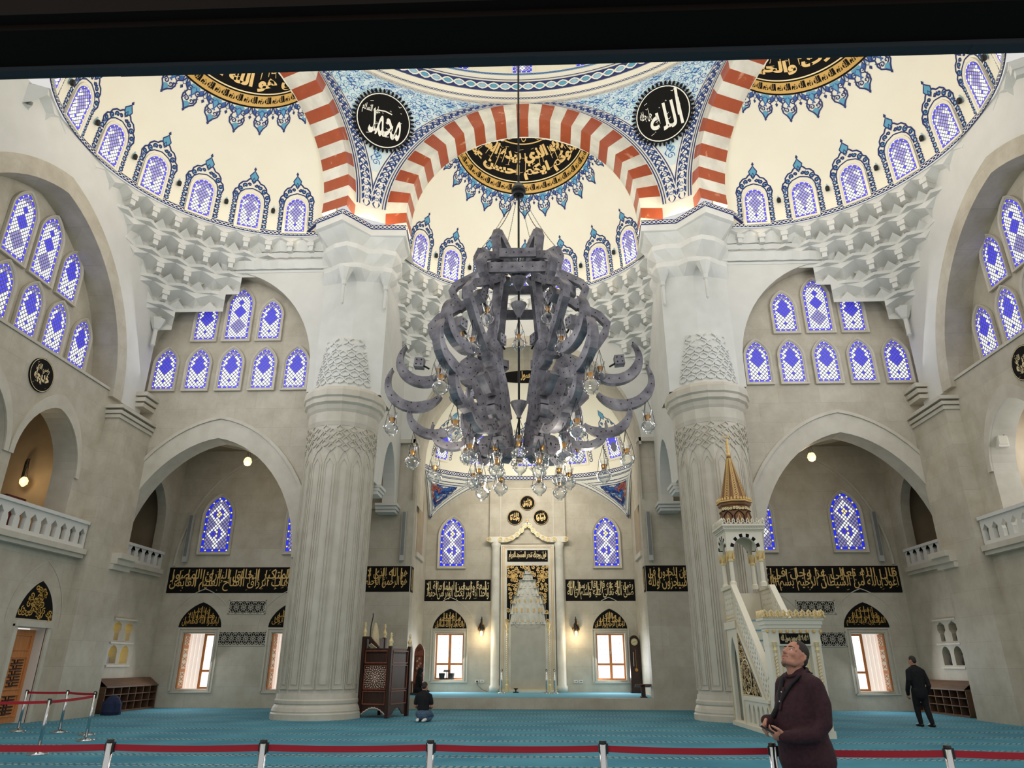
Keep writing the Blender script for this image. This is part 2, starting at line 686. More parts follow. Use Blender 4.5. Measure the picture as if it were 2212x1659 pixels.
# ---- qibla wall, left and right of the alcove
LW = [13.07, 9.5]                             # |x| of the two lower windows of a bay
for s, side in ((-1, 'left'), (1, 'right')):
    mb = MB()
    X = lambda a: s * a
    outer = [(X(14.9), 0), (X(4.76), 0), (X(4.76), 10.6), (X(14.9), 10.6)]
    holes = [[(X(c - .63), .66), (X(c + .63), .66), (X(c + .63), 2.7), (X(c - .63), 2.7)] for c in LW]
    mb.slab(outer, holes, PY(YW), 0.75, STONE, side=REVEAL)
    # dark gallery niche above the impost ledge beside the alcove
    mb.box((min(X(7.3), X(5.62)), 28.86, 7.62), (max(X(7.3), X(5.62)), 29.0, 7.86), STONE2)
    struct(mb.build('wall_qibla_' + side), 'stone wall with two low windows beside the mihrab alcove', 'wall')
    # upper wall in the front exedra
    # bay side wall with a gallery opening
    mb = MB()
    outer = [(24.9, 0), (29.0, 0), (29.0, 10.6), (24.9, 10.6)]
    hole = arch_loop(26.75, 1.35, 5.0, 6.9, 8.6, 14)
    niches = []
    for yc in (26.22, 26.98):
        niches.append(arch_loop(yc, .26, 1.58, 1.95, 2.2, 8))
        niches.append([(yc - .14, 2.36), (yc - .14, 2.62), (yc - .26, 2.74), (yc - .24, 2.9), (yc, 3.02), (yc + .24, 2.9), (yc + .26, 2.74), (yc + .14, 2.62), (yc + .14, 2.36)])
    mb.slab(outer, [hole] + niches, PX(XB, s), 0.35, STONE)
    for z in (1.5, 2.27, 3.08):
        mb.box((min(s * 14.72, s * 14.8), 25.85, z - .03), (max(s * 14.72, s * 14.8), 27.35, z + .03), STONE2)
    struct(mb.build('wall_bay_' + side), 'stone side wall of the corner bay with four small niches', 'wall')
    # niche backs
    # pilaster between side exedra and bay
    mb = MB()
    mb.box((min(s * 15, s * 13.95), 22.3, 0), (max(s * 15, s * 13.95), 24.42, 9.75), STONE)
    for k, z in enumerate((9.45, 9.6, 9.78)):
        e = .05 + .05 * k
        mb.box((min(s * 15, s * (13.95 - e)), 22.3 - e, z), (max(s * 15, s * (13.95 - e)), 24.4, z + .12), STONE2)
    for k, z in enumerate((4.55, 4.72, 4.9)):
        e = .12 + .11 * k
        mb.box((min(s * 14.5, s * (13.95 - e)), 23.55, z - .02), (max(s * 14.5, s * (13.95 - e)), 24.6, z + .16), STONE2)
    struct(mb.build('wall_pilaster_' + side), 'stone pilaster between the side wall and the corner bay', 'wall')
    # front wall of the bay: big pointed arch below, windows above
    mb = MB()
    cb = 11.35
    low = arch_loop(0, 3.25, 0, 5.0, 9.34, 30)
    low = [(s * (cb + a), b) for a, b in low]
    outer = [(s * 15.1, 0)] + low[::-1] + [(s * 7.2, 0), (s * 7.2, 16.6), (s * 15.1, 16.6)]
    mb.slab(outer, [], PY(YB), 0.75, STONE, side=STONE2)
    o = struct(mb.build('wall_arcade_' + side), 'stone wall over a wide pointed arch beside the column', 'wall')
    # archivolt of the lower arch
    mb = MB()
    inn = arch_curve(3.25, 5.0, 9.34, 30)
    out = arch_curve(3.82, 5.0, 10.08, 30)
    ring = [(s * (cb + a), b) for a, b in out] + [(s * (cb + a), b) for a, b in inn[::-1]]
    mb.slab(ring, [], PY(YB - .05), 0.06, STONE2)
    out2 = arch_curve(3.94, 5.0, 10.2, 30)
    mb.slab([(s * (cb + a), b) for a, b in out2] + [(s * (cb + a), b) for a, b in out[::-1]], [], PY(YB - .1), 0.11, STONE2)
    struct(mb.build(nname('trim')), 'smooth stone archivolt around the wide bay arch', 'trim')
    # plaster spandrel with the tall window recess
    mb = MB()
    hole = arch_loop(0, 3.33, 10.9, 11.9, 16.05, 30)
    hole = [(s * (11.37 + a), b) for a, b in hole]
    outer = [(s * 14.75, 10.9)] + hole[::-1] + [(s * 6.7, 10.9), (s * 6.7, 17.4), (s * 14.75, 17.4)]
    mb.slab(outer, [], PY(23.75), 0.66, PLASTER, side=STONE)
    struct(mb.build('wall_spandrel_' + side), 'white plaster spandrels around the tall arched window recess', 'wall')
    # impost mouldings at the foot of the recess
    mb = MB()
    for k in range(3):
        mb.box((min(s * 14.6, s * (14.0 - .06 * k)), 23.62 - .05 * k, 10.35 + .2 * k), (max(s * 14.6, s * (14.0 - .06 * k)), 24.4, 10.5 + .2 * k), STONE2)
    struct(mb.build(nname('trim')), 'small stepped impost of the arched window recess', 'trim')

    # side exedra: ground wall, gallery arcade, tympanum, plaster
    mb = MB()
    dr = [(20.33, 0), (20.33, 2.55), (21.63, 2.55), (21.63, 0)] if s < 0 else []
    outer = [(8.0, 0)] + dr + [(23.0, 0), (23.0, 4.85), (8.0, 4.85)]
    mb.slab(outer, [], PX(XE, s), 0.5, STONE, side=REVEAL)
    struct(mb.build('wall_' + side), 'stone ground-floor side wall under the gallery', 'wall')
    mb = MB()
    ar = [arch_loop(19.97, 1.42, 5.0, 7.1, 8.95, 20), arch_loop(16.75, 1.42, 5.0, 7.1, 8.95, 20), arch_loop(13.5, 1.42, 5.0, 7.1, 8.95, 20)]
    mb.slab([(8.0, 4.85), (23.0, 4.85), (23.0, 10.4), (8.0, 10.4)], ar, PX(XE + .12, s), 0.75, STONE, side=STONE2)
    for c in (19.97, 16.75, 13.5):
        i_ = arch_curve(1.42, 7.1, 8.95, 20, cx=c)
        o_ = arch_curve(1.6, 7.1, 9.4, 20, cx=c)
        mb.slab(o_ + i_[::-1], [], PX(XE + .06, s), 0.07, STONE2)
    struct(mb.build('wall_gallery_' + side), 'stone gallery arcade with small round arches', 'wall')
    mb = MB()
    mb.slab([(8.0, 10.3), (23.2, 10.3), (23.2, 16.6), (8.0, 16.6)], [], PX(15.15, s), 0.3, STONE)
    mb.box((min(s * 15.2, s * 14.38), 8.0, 10.41), (max(s * 15.2, s * 14.38), 23.0, 10.5), STONE2)
    struct(mb.build('wall_tympanum_' + side), 'stone tympanum with many stained windows under the great side arch', 'wall')
    mb = MB()
    arc = arch_curve(4.95, 10.2, 16.0, 40, 0.14, 17.75)
    outer = [(8.0, 17.45), (8.0, 10.2), (12.8, 10.2)] + arc[1:-1] + [(22.7, 10.2), (24.0, 10.2), (24.0, 17.45)]
    mb.slab(outer, [], PX(XE, s), 0.7, PLASTER)
    struct(mb.build('wall_side_plaster_' + side), 'white plaster around the great side arch', 'wall')
    mb = MB()
    arc_i = arch_curve(4.4, 10.2, 15.4, 40, 0.14, 17.75)
    mb.slab(arc + arc_i[::-1], [], PX(XE - .04, s), 0.9, STONE)
    struct(mb.build(nname('trim')), 'stone ring of the great side arch', 'trim')

    # gallery rooms behind the openings (floor, back, ceiling)
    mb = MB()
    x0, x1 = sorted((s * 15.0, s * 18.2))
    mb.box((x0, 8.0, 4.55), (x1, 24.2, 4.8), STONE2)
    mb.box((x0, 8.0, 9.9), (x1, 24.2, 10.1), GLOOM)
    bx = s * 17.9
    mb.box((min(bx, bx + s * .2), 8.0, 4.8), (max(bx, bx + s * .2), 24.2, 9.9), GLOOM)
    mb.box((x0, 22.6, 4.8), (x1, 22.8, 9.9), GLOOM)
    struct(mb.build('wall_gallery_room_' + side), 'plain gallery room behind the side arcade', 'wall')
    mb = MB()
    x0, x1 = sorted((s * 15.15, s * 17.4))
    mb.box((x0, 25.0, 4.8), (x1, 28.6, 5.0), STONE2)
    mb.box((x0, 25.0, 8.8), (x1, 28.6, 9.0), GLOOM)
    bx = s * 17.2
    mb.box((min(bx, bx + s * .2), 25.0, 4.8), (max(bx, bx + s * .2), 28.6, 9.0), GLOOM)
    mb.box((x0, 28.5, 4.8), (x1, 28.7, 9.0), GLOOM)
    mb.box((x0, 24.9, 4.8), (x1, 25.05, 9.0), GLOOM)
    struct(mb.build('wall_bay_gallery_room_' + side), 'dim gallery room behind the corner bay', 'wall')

    # bay ceiling with a carved rosette band
    mb = MB()
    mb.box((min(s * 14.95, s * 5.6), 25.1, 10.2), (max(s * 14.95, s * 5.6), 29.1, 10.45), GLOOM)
    cc = (s * 11.4, 26.9)
    mb.lathe([(1.75, -.1), (1.75, 0), (1.45, 0), (1.45, -.1)], STONE2, 32, (cc[0], cc[1], 10.2), cap=False)
    for q in range(32):
        a = 2 * pi * q / 32
        mb.rib([(cc[0] + 1.5 * cos(a), cc[1] + 1.5 * sin(a)), (cc[0] + 1.25 * cos(a + .1), cc[1] + 1.25 * sin(a + .1)), (cc[0] + 1.0 * cos(a), cc[1] + 1.0 * sin(a))], [.02, .16, .03],
               lambda u, v, d: Vector((u, v, 10.19)), DARK)
    struct(mb.build('ceiling_bay_' + side), 'flat bay ceiling with a round carved band', 'ceiling')
    # wall arch line inside the bay
    mb = MB()
    i_ = arch_curve(3.3, 5.3, 9.9, 26, 0.12)
    o_ = arch_curve(3.38, 5.3, 10.0, 26, 0.12)
    mb.slab([(s * (11.2 + a), b) for a, b in o_] + [(s * (11.2 + a), b) for a, b in i_[::-1]], [], PY(28.93), 0.08, STONE2)
    struct(mb.build(nname('trim')), 'thin stone wall arch inside the corner bay', 'trim')

    # front exedra side wall over a small arch
    mb = MB()
    c = 27.0
    loop = arch_curve(1.25, 7.7, 9.95, 20, 0.12, c)
    outer = [(24.5, 17.45), (24.5, 7.7), (c - 1.25, 7.7)] + loop[1:-1] + [(c + 1.25, 7.7), (28.9, 7.7), (28.9, 17.45)]
    mb.slab(outer, [], PX(5.45, s), 0.5, PLASTER)
    for k in range(3):
        mb.box((min(s * 6.2, s * (5.4 - .05 * k)), 25.0, 7.35 + .12 * k), (max(s * 6.2, s * (5.4 - .05 * k)), 25.75 + .08 * k, 7.46 + .12 * k), PLASTER)
        mb.box((min(s * 6.2, s * (5.4 - .05 * k)), 28.25 - .08 * k, 7.35 + .12 * k), (max(s * 6.2, s * (5.4 - .05 * k)), 28.95, 7.46 + .12 * k), PLASTER)
    struct(mb.build('wall_front_side_' + side), 'white plaster wall over a small arch beside the column', 'wall')

# ---- white wall over the alcove arch
mb = MB()
loop = arch_curve(4.85, 10.3, 15.4, 40, 0.08)
outer = [(-5.95, 10.6), (-4.85, 10.6)] + [p for p in loop if p[1] > 10.6] + [(4.85, 10.6), (5.95, 10.6), (5.95, 17.45), (-5.95, 17.45)]
mb.slab(outer, [], PY(28.8), 0.25, PLASTER)
struct(mb.build('wall_front'), 'white plaster wall over the mihrab alcove arch', 'wall')
mb = MB()
inn = arch_curve(4.8, 10.3, 15.0, 40, 0.0)
out = arch_curve(4.9, 10.3, 15.5, 40, 0.08)
n = len(inn)
vs = [(a, 28.85, b) for a, b in inn] + [(a, 31.65, b) for a, b in inn]
mb.add(vs, [(i, i + 1, n + i + 1, n + i) for i in range(n - 1)], STONE)
for s in (-1, 1):
    mb.add([(s * 4.8, 28.85, 8.0), (s * 4.8, 31.65, 8.0), (s * 4.8, 31.65, 10.35), (s * 4.8, 28.85, 10.35)], [(0, 1, 2, 3)], STONE)
    mb.box((min(s * 4.72, s * 5.7), 28.78, 10.45), (max(s * 4.72, s * 5.7), 29.3, 10.62), STONE2)
mb.slab([(a, b) for a, b in out] + [(a, b) for a, b in inn[::-1]], [], PY(28.78), 0.1, STONE)
struct(mb.build('ceiling_alcove_arch'), 'broad beige stone arch over the mihrab alcove', 'ceiling')
# alcove walls
for s, side in ((-1, 'left'), (1, 'right')):
    mb = MB()
    mb.slab([(29.5, 0), (34.8, 0), (34.8, 10.4), (29.5, 10.4)], [], PX(5.0, s), 0.4, STONE)
    mb.box((min(s * 4.72, s * 5.2), 28.99, 0), (max(s * 4.72, s * 5.2), 29.55, 10.4), STONE)
    a_ = arch_curve(.85, 8.2, 9.6, 14, 0.1, 32.3)
    mb.slab([(31.45, 6.2)] + a_ + [(33.15, 6.2)], [], PX(4.985, s), 0.02, GLOOM)  # flat panel for the side recess, its shade put into the darker colour
    mb.box((min(s * 4.9, s * 5.0), 31.3, 6.0), (max(s * 4.9, s * 5.0), 33.3, 6.2), STONE2)
    struct(mb.build('wall_alcove_' + side), 'beige side wall of the mihrab alcove', 'wall')
mb = MB()
AW = 3.74
holes = [[(s * (AW - .66), .92), (s * (AW + .66), .92), (s * (AW + .66), 2.92), (s * (AW - .66), 2.92)] for s in (-1, 1)]
mb.slab([(-5.2, 0), (5.2, 0), (5.2, 10.6), (-5.2, 10.6)], holes, PY(34.5), 0.6, STONE, side=REVEAL)
struct(mb.build('wall_alcove_back'), 'beige back wall of the alcove behind the mihrab', 'wall')


# ---- columns
def column(s, side):
    t = MB()
    c = (s * 6.66, 24.2, 0)
    N_ = 16
    t.lathe([(1.4, 0), (1.4, .16), (1.37, .2), (1.375, .24), (1.34, .34), (1.29, .42), (1.31, .46), (1.31, .54), (1.27, .58), (1.25, .72)], STONE2, 40, c)
    t.lathe([(1.21, .7), (1.23, 9.4)], STONE2, N_, c, a0=pi / N_)
    t.lathe([(1.24, 9.35), (1.27, 9.5), (1.27, 9.85), (1.32, 9.95), (1.36, 10.1), (1.44, 10.18), (1.44, 10.34), (1.5, 10.4), (1.5, 10.62), (1.42, 10.75), (1.3, 10.8)], STONE2, N_, c, a0=pi / N_)
    # recessed panel frames and the interlaced band at the top of the shaft
    for i in range(N_):
        a = pi / N_ + 2 * pi * (i + .5) / N_
        if sin(a) > .5:
            continue
        ex = Vector((-sin(a), cos(a), 0))
        en = Vector((cos(a), sin(a), 0))
        ap = 1.235 * cos(pi / N_)
        P = lambda u, v, d: Vector(c) + en * (ap + d) + ex * u + Vector((0, 0, v))
        w = .205
        t.bar([(-w, .86), (-w, 8.0), (-.1, 8.3), (0, 8.45), (.1, 8.3), (w, 8.0), (w, .86), (-w, .86)], .022, .035, STONE2, P)
        t.bar([(-.12, 1.0), (-.12, 7.95), (0, 8.15), (.12, 7.95), (.12, 1.0), (-.12, 1.0)], .012, .02, STONE2, P)
        for q in range(3):
            z = 8.55 + .27 * q
            r = .13
            t.bar([(0, z - r), (r, z), (0, z + r), (-r, z), (0, z - r)], .035, .06, STONE2, P)
            t.bar([(-.24, z + r * .2), (-.24 + r, z + r * 1.1), (-.24 + r * .1, z + r * 1.9)], .035, .06, STONE2, P)
            t.bar([(.24, z + r * .2), (.24 - r, z + r * 1.1), (.24 - r * .1, z + r * 1.9)], .035, .06, STONE2, P)
    o = t.build('column')
    return struct(tag(o, 'great white panelled column on the %s beside the %s' % (('left', 'wooden preaching chair') if s < 0 else ('right', 'minbar stairs')), 'column'))


column(-1, 'left')
column(1, 'right')


def along(k):
    """rotation that carries the front side of the hexagon to side k (-1 left, 1 right)"""
    return -RAD(60) * k


def hexv(x, n, k=0):
    a = along(k)
    return (x * cos(a) - n * sin(a), 12.7 + x * sin(a) + n * cos(a))


# ---- piers above the columns
def pier(s, side):
    mb = MB()
    mir = lambda pts: [(s * -x, y) for x, y in pts]
    # plan polygons for the left side (mirrored for the right)
    top = [(-8.05, 23.75), (-8.0, 22.55), (-6.8, 21.9), (-5.93, 23.0), (-4.58, 23.06), (-4.68, 24.5), (-5.6, 25.6), (-7.4, 25.2)]
    mid = [(-7.95, 23.75), (-7.7, 23.1), (-6.74, 22.6), (-6.05, 23.2), (-5.0, 23.4), (-5.0, 24.6), (-5.3, 25.4), (-7.4, 25.2)]
    low = [(-7.9, 23.78), (-7.3, 23.6), (-6.45, 23.42), (-5.8, 23.52), (-5.25, 23.66), (-5.25, 24.4), (-5.25, 25.4), (-7.4, 25.2)]

    def zig(poly, amp):
        out = []
        for i, p in enumerate(poly):
            q = poly[(i + 1) % len(poly)]
            out.append(p)
            m = ((p[0] + q[0]) / 2, (p[1] + q[1]) / 2)
            dx, dy = m[0] + 6.6, m[1] - 24.6
            l = hypot(dx, dy) or 1
            out.append((m[0] + dx / l * amp, m[1] + dy / l * amp))
        return out

    def lp(a, b, t):
        return [(p[0] * (1 - t) + q[0] * t, p[1] * (1 - t) + q[1] * t) for p, q in zip(a, b)]
    rings = [(zig(low, 0), 10.7), (zig(low, 0), 15.0), (zig(low, 0.0), 15.35), (zig(lp(low, mid, .5), .12), 15.75), (zig(lp(low, mid, .5), .12), 15.95),
             (zig(lp(low, mid, .35), -.12), 16.0), (zig(mid, .1), 16.45), (zig(mid, .1), 16.65), (zig(lp(mid, low, .3), -.1), 16.7), (zig(lp(mid, top, .75), -.02), 17.12), (zig(top, 0), 17.15), (zig(top, 0), 17.42)]
    n = len(rings[0][0])
    vs = [(-s * p[0], p[1], z) if s > 0 else (p[0], p[1], z) for ring, z in rings for p in ring]
    fs = []
    for j in range(len(rings) - 1):
        for i in range(n):
            i2 = (i + 1) % n
            fs.append((j * n + i, j * n + i2, (j + 1) * n + i2, (j + 1) * n + i))
    fs.append(tuple((len(rings) - 1) * n + i for i in range(n)))
    mb.add(vs, fs, MUQ)
    # hanging pendants of the bracket
    for (x, y) in ((-6.8, 22.95), (-5.3, 23.45)):
        mb.lathe([(.02, 14.1), (.06, 14.16), (.06, 14.9), (.1, 14.95), (.1, 15.1), (.24, 15.45), (.3, 15.6)], MUQ, 8, (s * -x if s > 0 else x, y, 0))
    # carved lattice above the capital
    for row in range(7):
        for i in range(11):
            a = -pi / 2 + (i - 5 + (row % 2) * .5) * RAD(17) - s * RAD(8)
            z = 10.95 + .27 * row
            if row > 4 and abs(i - 5) % 2:
                continue
            P = lambda u, v, d: Vector((s * 6.62 + cos(a) * (1.2 - .25 * (v - 10.7) / 2 + d) - sin(a) * u, 24.2 + sin(a) * (1.2 - .25 * (v - 10.7) / 2 + d) + cos(a) * u, v))
            mb.bar([(-.17, z), (-.05, z + .06), (0, z + .14), (.05, z + .06), (.17, z)], .05, .09, MUQ, P)
            mb.bar([(-.17, z + .26), (-.05, z + .2), (0, z + .12), (.05, z + .2), (.17, z + .26)], .05, .07, MUQ, P)
    mb.lathe([(1.2, 10.7), (.95, 12.7), (.6, 13.2)], MUQ, 24, (s * 6.62, 24.2, 0), cap=False)
    o = mb.build('wall_pier_' + side)
    struct(o, 'white plaster pier with a bracketed cornice above the column', 'wall')
    # blue painted edge of the cornice
    mb = MB()
    pts = [(s * abs(p[0]), p[1]) for p in ([(-8.5, 23.05)] + top[1:6])]
    for i in range(len(pts) - 1):
        a, b = Vector((*pts[i], 0)), Vector((*pts[i + 1], 0))
        d = (b - a)
        L = d.length
        d.normalize()
        nn = Vector((d.y, -d.x, 0))
        if nn.dot(a - Vector((s * 6.6, 24.1, 0))) < 0:
            nn = -nn
        P = lambda u, v, h: a + d * u + Vector((0, 0, 17.42 + v)) + nn * (.02 + h)
        chain_band(mb, L, .2, P)
        mb.add([P(0, 0, 0), P(L, 0, 0), P(L, 0, -.1), P(0, 0, -.1)], [(0, 1, 2, 3)], NAVY)
    struct(mb.build(nname('trim')), 'navy painted chain edge on the pier cornice', 'trim')
    # top slab so that no light passes
    mb = MB()
    mb.add([(s * 8.2, 23.0, 17.4), (s * 6.8, 21.95, 17.4), (s * 5.93, 23.0, 17.4), (s * 4.6, 23.1, 17.4), (s * 4.7, 25.6, 17.4), (s * 8.2, 25.6, 17.4)], [(0, 1, 2, 3, 4, 5)], CREAM)
    struct(mb.build('ceiling_pier_' + side), 'cream top of the pier cornice', 'ceiling')


def chain_band(mb, L, w, P, base=NAVY, line=WHITE, pitch=None, h=0.004, lw=None):
    """guilloche band of length L and width w: dark ground, two crossing white waves"""
    n = max(2, int(L / .16))
    for i in range(n):
        a, b = L * i / n, L * (i + 1) / n
        mb.add([P(a, 0, 0), P(b, 0, 0), P(b, w, 0), P(a, w, 0)], [(0, 1, 2, 3)], base)
    pitch = pitch or w * 1.6
    k = max(1, int(round(L / pitch)))
    m = k * 8
    for ph in (0, pi):
        pts = [(L * i / m, w / 2 + w * .3 * sin(2 * pi * i / 8 + ph)) for i in range(m + 1)]
        mb.rib(pts, lw or w * .13, P, line, h)


pier(-1, 'left')
pier(1, 'right')


# ---- muqarnas under the half-dome rims
def muqarnas(mb, cx, cy, r, ztop, a0, a1, wall, tiers, cell_deg, th=.82, step=.56, limit=None):
    """tiers of star-cut cells between the rim circle and the walls; wall(a) = distance of the wall from the centre"""
    ang = RAD(a1 - a0)
    nc = max(3, int(round((a1 - a0) / cell_deg)))
    D = ang / nc / 2

    def pt(a, rho, z, set_=0.0):
        rho = min(rho, wall(a) + .06 + set_)
        return Vector((cx + rho * cos(a), cy + rho * sin(a), z))
    up = r + .05
    for k in range(tiers):
        z1 = ztop - k * th
        z0 = z1 - th + .14
        lo = up + step
        off = D if k % 2 else 0.0
        for i in range(-1, nc + 1):
            ac = RAD(a0) + (2 * i + 1) * D + off
            if ac < RAD(a0) - D * .5 or ac > RAD(a1) + D * .5:
                continue
            if (max(wall(ac - D), wall(ac + D)) < up - .05) or (limit and not (limit[k][0] < math.degrees(ac) < limit[k][1])):
                continue
            hz = z1 - z0
            L0, L1, L2 = pt(ac - D, lo - .16, z0), pt(ac, lo + .16, z0), pt(ac + D, lo - .16, z0)
            Q0, Q2 = pt(ac - D * .5, lo - .02, z0), pt(ac + D * .5, lo - .02, z0)
            U1, T0, T2 = pt(ac, up + .02, z1), pt(ac - D, up, z1), pt(ac + D, up, z1)
            B0, B2 = pt(ac - D, up - .03, z1 - .4 * hz), pt(ac + D, up - .03, z1 - .4 * hz)
            V0, V2 = pt(ac - D * .62, lo + .1, z0 + .42 * hz, .25), pt(ac + D * .62, lo + .1, z0 + .42 * hz, .25)
            S = pt(ac, lo + .5, z0 + .5 * hz, .5)
            A = pt(ac, lo - .1, z0 + .3)
            # gabled star: deep centre, creased sides, apex at the top
            mb.add([L0, Q0, Q2, L2, B2, U1, B0, V0, V2, S, T0, T2],
                   [(0, 1, 7), (1, 9, 7), (2, 3, 8), (2, 8, 9), (3, 4, 8), (4, 5, 9), (4, 9, 8), (5, 6, 9), (6, 7, 9), (6, 0, 7), (5, 10, 6), (5, 4, 11)], MUQ)
            mb.add([Q0, L1, Q2, A, S], [(0, 1, 3), (1, 2, 3), (0, 3, 4), (3, 2, 4)], MUQ)
            for an, Lp, Bp, Tp in ((ac - D, L0, B0, T0), (ac + D, L2, B2, T2)):
                wr = wall(an) + .1
                if wr > lo:
                    mb.add([Lp, Bp, Tp, Vector((cx + wr * cos(an), cy + wr * sin(an), z1)), Vector((cx + wr * cos(an), cy + wr * sin(an), z0 - .14))], [(0, 1, 2, 3, 4)], MUQ)
            # lip under the cell
            B = [pt(ac - D, lo - .16, z0), pt(ac - D * .5, lo - .02, z0), pt(ac, lo + .16, z0), pt(ac + D * .5, lo - .02, z0), pt(ac + D, lo - .16, z0)]
            B1 = [pt(ac - D, lo - .22, z0 - .01), pt(ac - D * .5, lo - .08, z0 - .01), pt(ac, lo + .1, z0 - .01), pt(ac + D * .5, lo - .08, z0 - .01), pt(ac + D, lo - .22, z0 - .01)]
            B2 = [p + Vector((0, 0, -.12)) for p in B1]
            B3 = [pt(ac - D, lo + .12, z0 - .14), pt(ac - D * .45, lo + .12, z0 - .14), pt(ac, lo + .14, z0 - .14), pt(ac + D * .45, lo + .12, z0 - .14), pt(ac + D, lo + .12, z0 - .14)]
            vs = B + B1 + B2 + B3
            fs = []
            for row in range(3):
                for j in range(4):
                    o = row * 5 + j
                    fs.append((o, o + 1, o + 6, o + 5))
            mb.add(vs, fs, MUQ)
            # corbel block on the cell boundary
            if wall(ac - D) > up + .3:
                c_ = cos(ac - D)
                s_ = sin(ac - D)
                Mx = Matrix(((c_, -s_, 0, cx), (s_, c_, 0, cy), (0, 0, 1, 0), (0, 0, 0, 1)))
                rr = up - .02
                mb.box((rr, -.13, z0 + .22), (rr + .5, .13, z0 + .4), MUQ, Mx)
                mb.box((rr + .06, -.09, z0 + .02), (rr + .5, .09, z0 + .25), MUQ, Mx)
        up = lo + .06
    # soffit behind the rim
    n = 40
    vs = []
    for i in range(n + 1):
        a = RAD(a0) + ang * i / n
        vs.append(Vector((cx + r * cos(a), cy + r * sin(a), ztop)))
        w = max(wall(a) + .5, r + .1)
        vs.append(Vector((cx + w * cos(a), cy + w * sin(a), ztop + .02)))
    mb.add(vs, [(2 * i, 2 * i + 1, 2 * i + 3, 2 * i + 2) for i in range(n)], MUQ)
    return up


def rect_wall(x0, x1, y1, cx, cy, y0=None):
    def w(a):
        c, s = cos(a), sin(a)
        d = 99.0
        if c > 1e-4:
            d = min(d, (x1 - cx) / c)
        if c < -1e-4:
            d = min(d, (x0 - cx) / c)
        if s > 1e-4:
            d = min(d, (y1 - cy) / s)
        if s < -1e-4 and y0 is not None:
            d = min(d, (y0 - cy) / s)
        return d
    return w


cxl, cyl = hexv(0, N0, -1)
for s, side in ((-1, 'left'), (1, 'right')):
    mb = MB()
    w = rect_wall(-14.3 if s < 0 else -99, 99 if s < 0 else 14.3, 23.75, s * abs(cxl), cyl)
    a0, a1 = (78, 205) if s < 0 else (-25, 102)
    lim = [(80, 206), (97, 200), (109, 172), (119, 158), (126, 150), (130, 145)]
    if s > 0:
        lim = [(180 - b, 180 - a) for a, b in lim]
    muqarnas(mb, s * abs(cxl), cyl, RD + .02, 17.36, a0, a1, w, 6, 8.6, th=.76, step=.46, limit=lim)
    # plain cornice bands where the rim runs along the wall
    for z0_, z1_, pr in ((16.86, 17.3, .34), (16.62, 16.8, .2), (16.1, 16.42, .26), (15.98, 16.07, .06)):
        nz = 14
        xs = [s * (7.4 + 4.6 * q / nz) for q in range(nz + 1)]
        lo_ = [(x, 23.75 - pr * (.55 if q % 2 else .4), z0_) for q, x in enumerate(xs)]
        hi_ = [(x, 23.75 - pr * (1 if q % 2 else .85), z1_) for q, x in enumerate(xs)]
        bk = [(x, 23.76, z0_) for x in xs]
        n_ = nz + 1
        mb.add(bk + lo_ + hi_, [(q, q + 1, n_ + q + 1, n_ + q) for q in range(nz)] + [(n_ + q, n_ + q + 1, 2 * n_ + q + 1, 2 * n_ + q) for q in range(nz)], MUQ)
    # finial hanging in the corner
    mb.lathe([(.02, 12.75), (.1, 12.82), (.08, 12.86), (.08, 13.45), (.13, 13.5), (.3, 13.9)], MUQ, 8, (s * 14.12, 23.6, 0))
    struct(mb.build('trim_muqarnas_' + side), 'tiers of carved white stalactite cells in the corner under the half-dome', 'trim')
mb = MB()
w = rect_wall(-5.45, 5.45, 28.78, 0, 12.7 + N0)
muqarnas(mb, 0, 12.7 + N0, RD + .02, 17.36, 6, 174, w, 6, 8.6, th=.76, step=.46)
struct(mb.build('trim_muqarnas_front'), 'tiers of carved white stalactite cells under the front half-dome', 'trim')


# ---- half-domes, one mesh turned to three sides
def dpt(th, ph, h=0.0, n0=N0, r=RD, H=HD, z0=ZR):
    """point of the half-dome at azimuth th and zenith angle ph (radians), h metres inside the surface"""
    x, y, z = sin(th) * sin(ph), cos(th) * sin(ph), cos(ph)
    nv = Vector((x / r, y / r, z / H)).normalized()
    return Vector((r * x, n0 + r * y, z0 + H * z)) - nv * h


def place_hex(o, k, copy=True):
    c = o.copy() if copy else o
    if copy:
        COL.objects.link(c)
    c.location = HC
    c.rotation_euler = (0, 0, along(k))
    return c


mb = MB()
NT, NP = 48, 22
vs = []
for j in range(NP + 1):
    ph = pi / 2 * j / NP
    for i in range(NT + 1):
        th = -RAD(100) + RAD(200) * i / NT
        p = dpt(th, ph)
        if p.y < 11.76:
            # flatten on the arch plane
            th2 = th
            p = Vector((p.x, 11.76, p.z))
        vs.append(p)
fs = [(j * (NT + 1) + i, j * (NT + 1) + i + 1, (j + 1) * (NT + 1) + i + 1, (j + 1) * (NT + 1) + i) for j in range(NP) for i in range(NT)]
mb.add(vs, fs, CREAM)
hd = mb.build('ceiling_half_dome', smooth=True)
# painted rim
mb = MB()
L = 2 * RAD(76) * RD
P = lambda u, v, h: dpt(-RAD(76) + u / RD, RAD(90), .03 + h) + Vector((0, 0, v - .02))
chain_band(mb, L, .2, P)
rimb = mb.build('trim_rim')

DN = {-1: 'left', 0: 'front', 1: 'right'}
for k in (0, -1, 1):
    o = place_hex(hd, k, k != 0)
    o.name = 'ceiling_half_dome_' + DN[k]
    struct(o, 'cream half-dome on the %s with stained windows along its rim' % DN[k], 'ceiling')
    o = place_hex(rimb, k, k != 0)
    o.name = nname('trim')
    struct(o, 'navy chain border along the rim of the %s half-dome' % DN[k], 'trim')

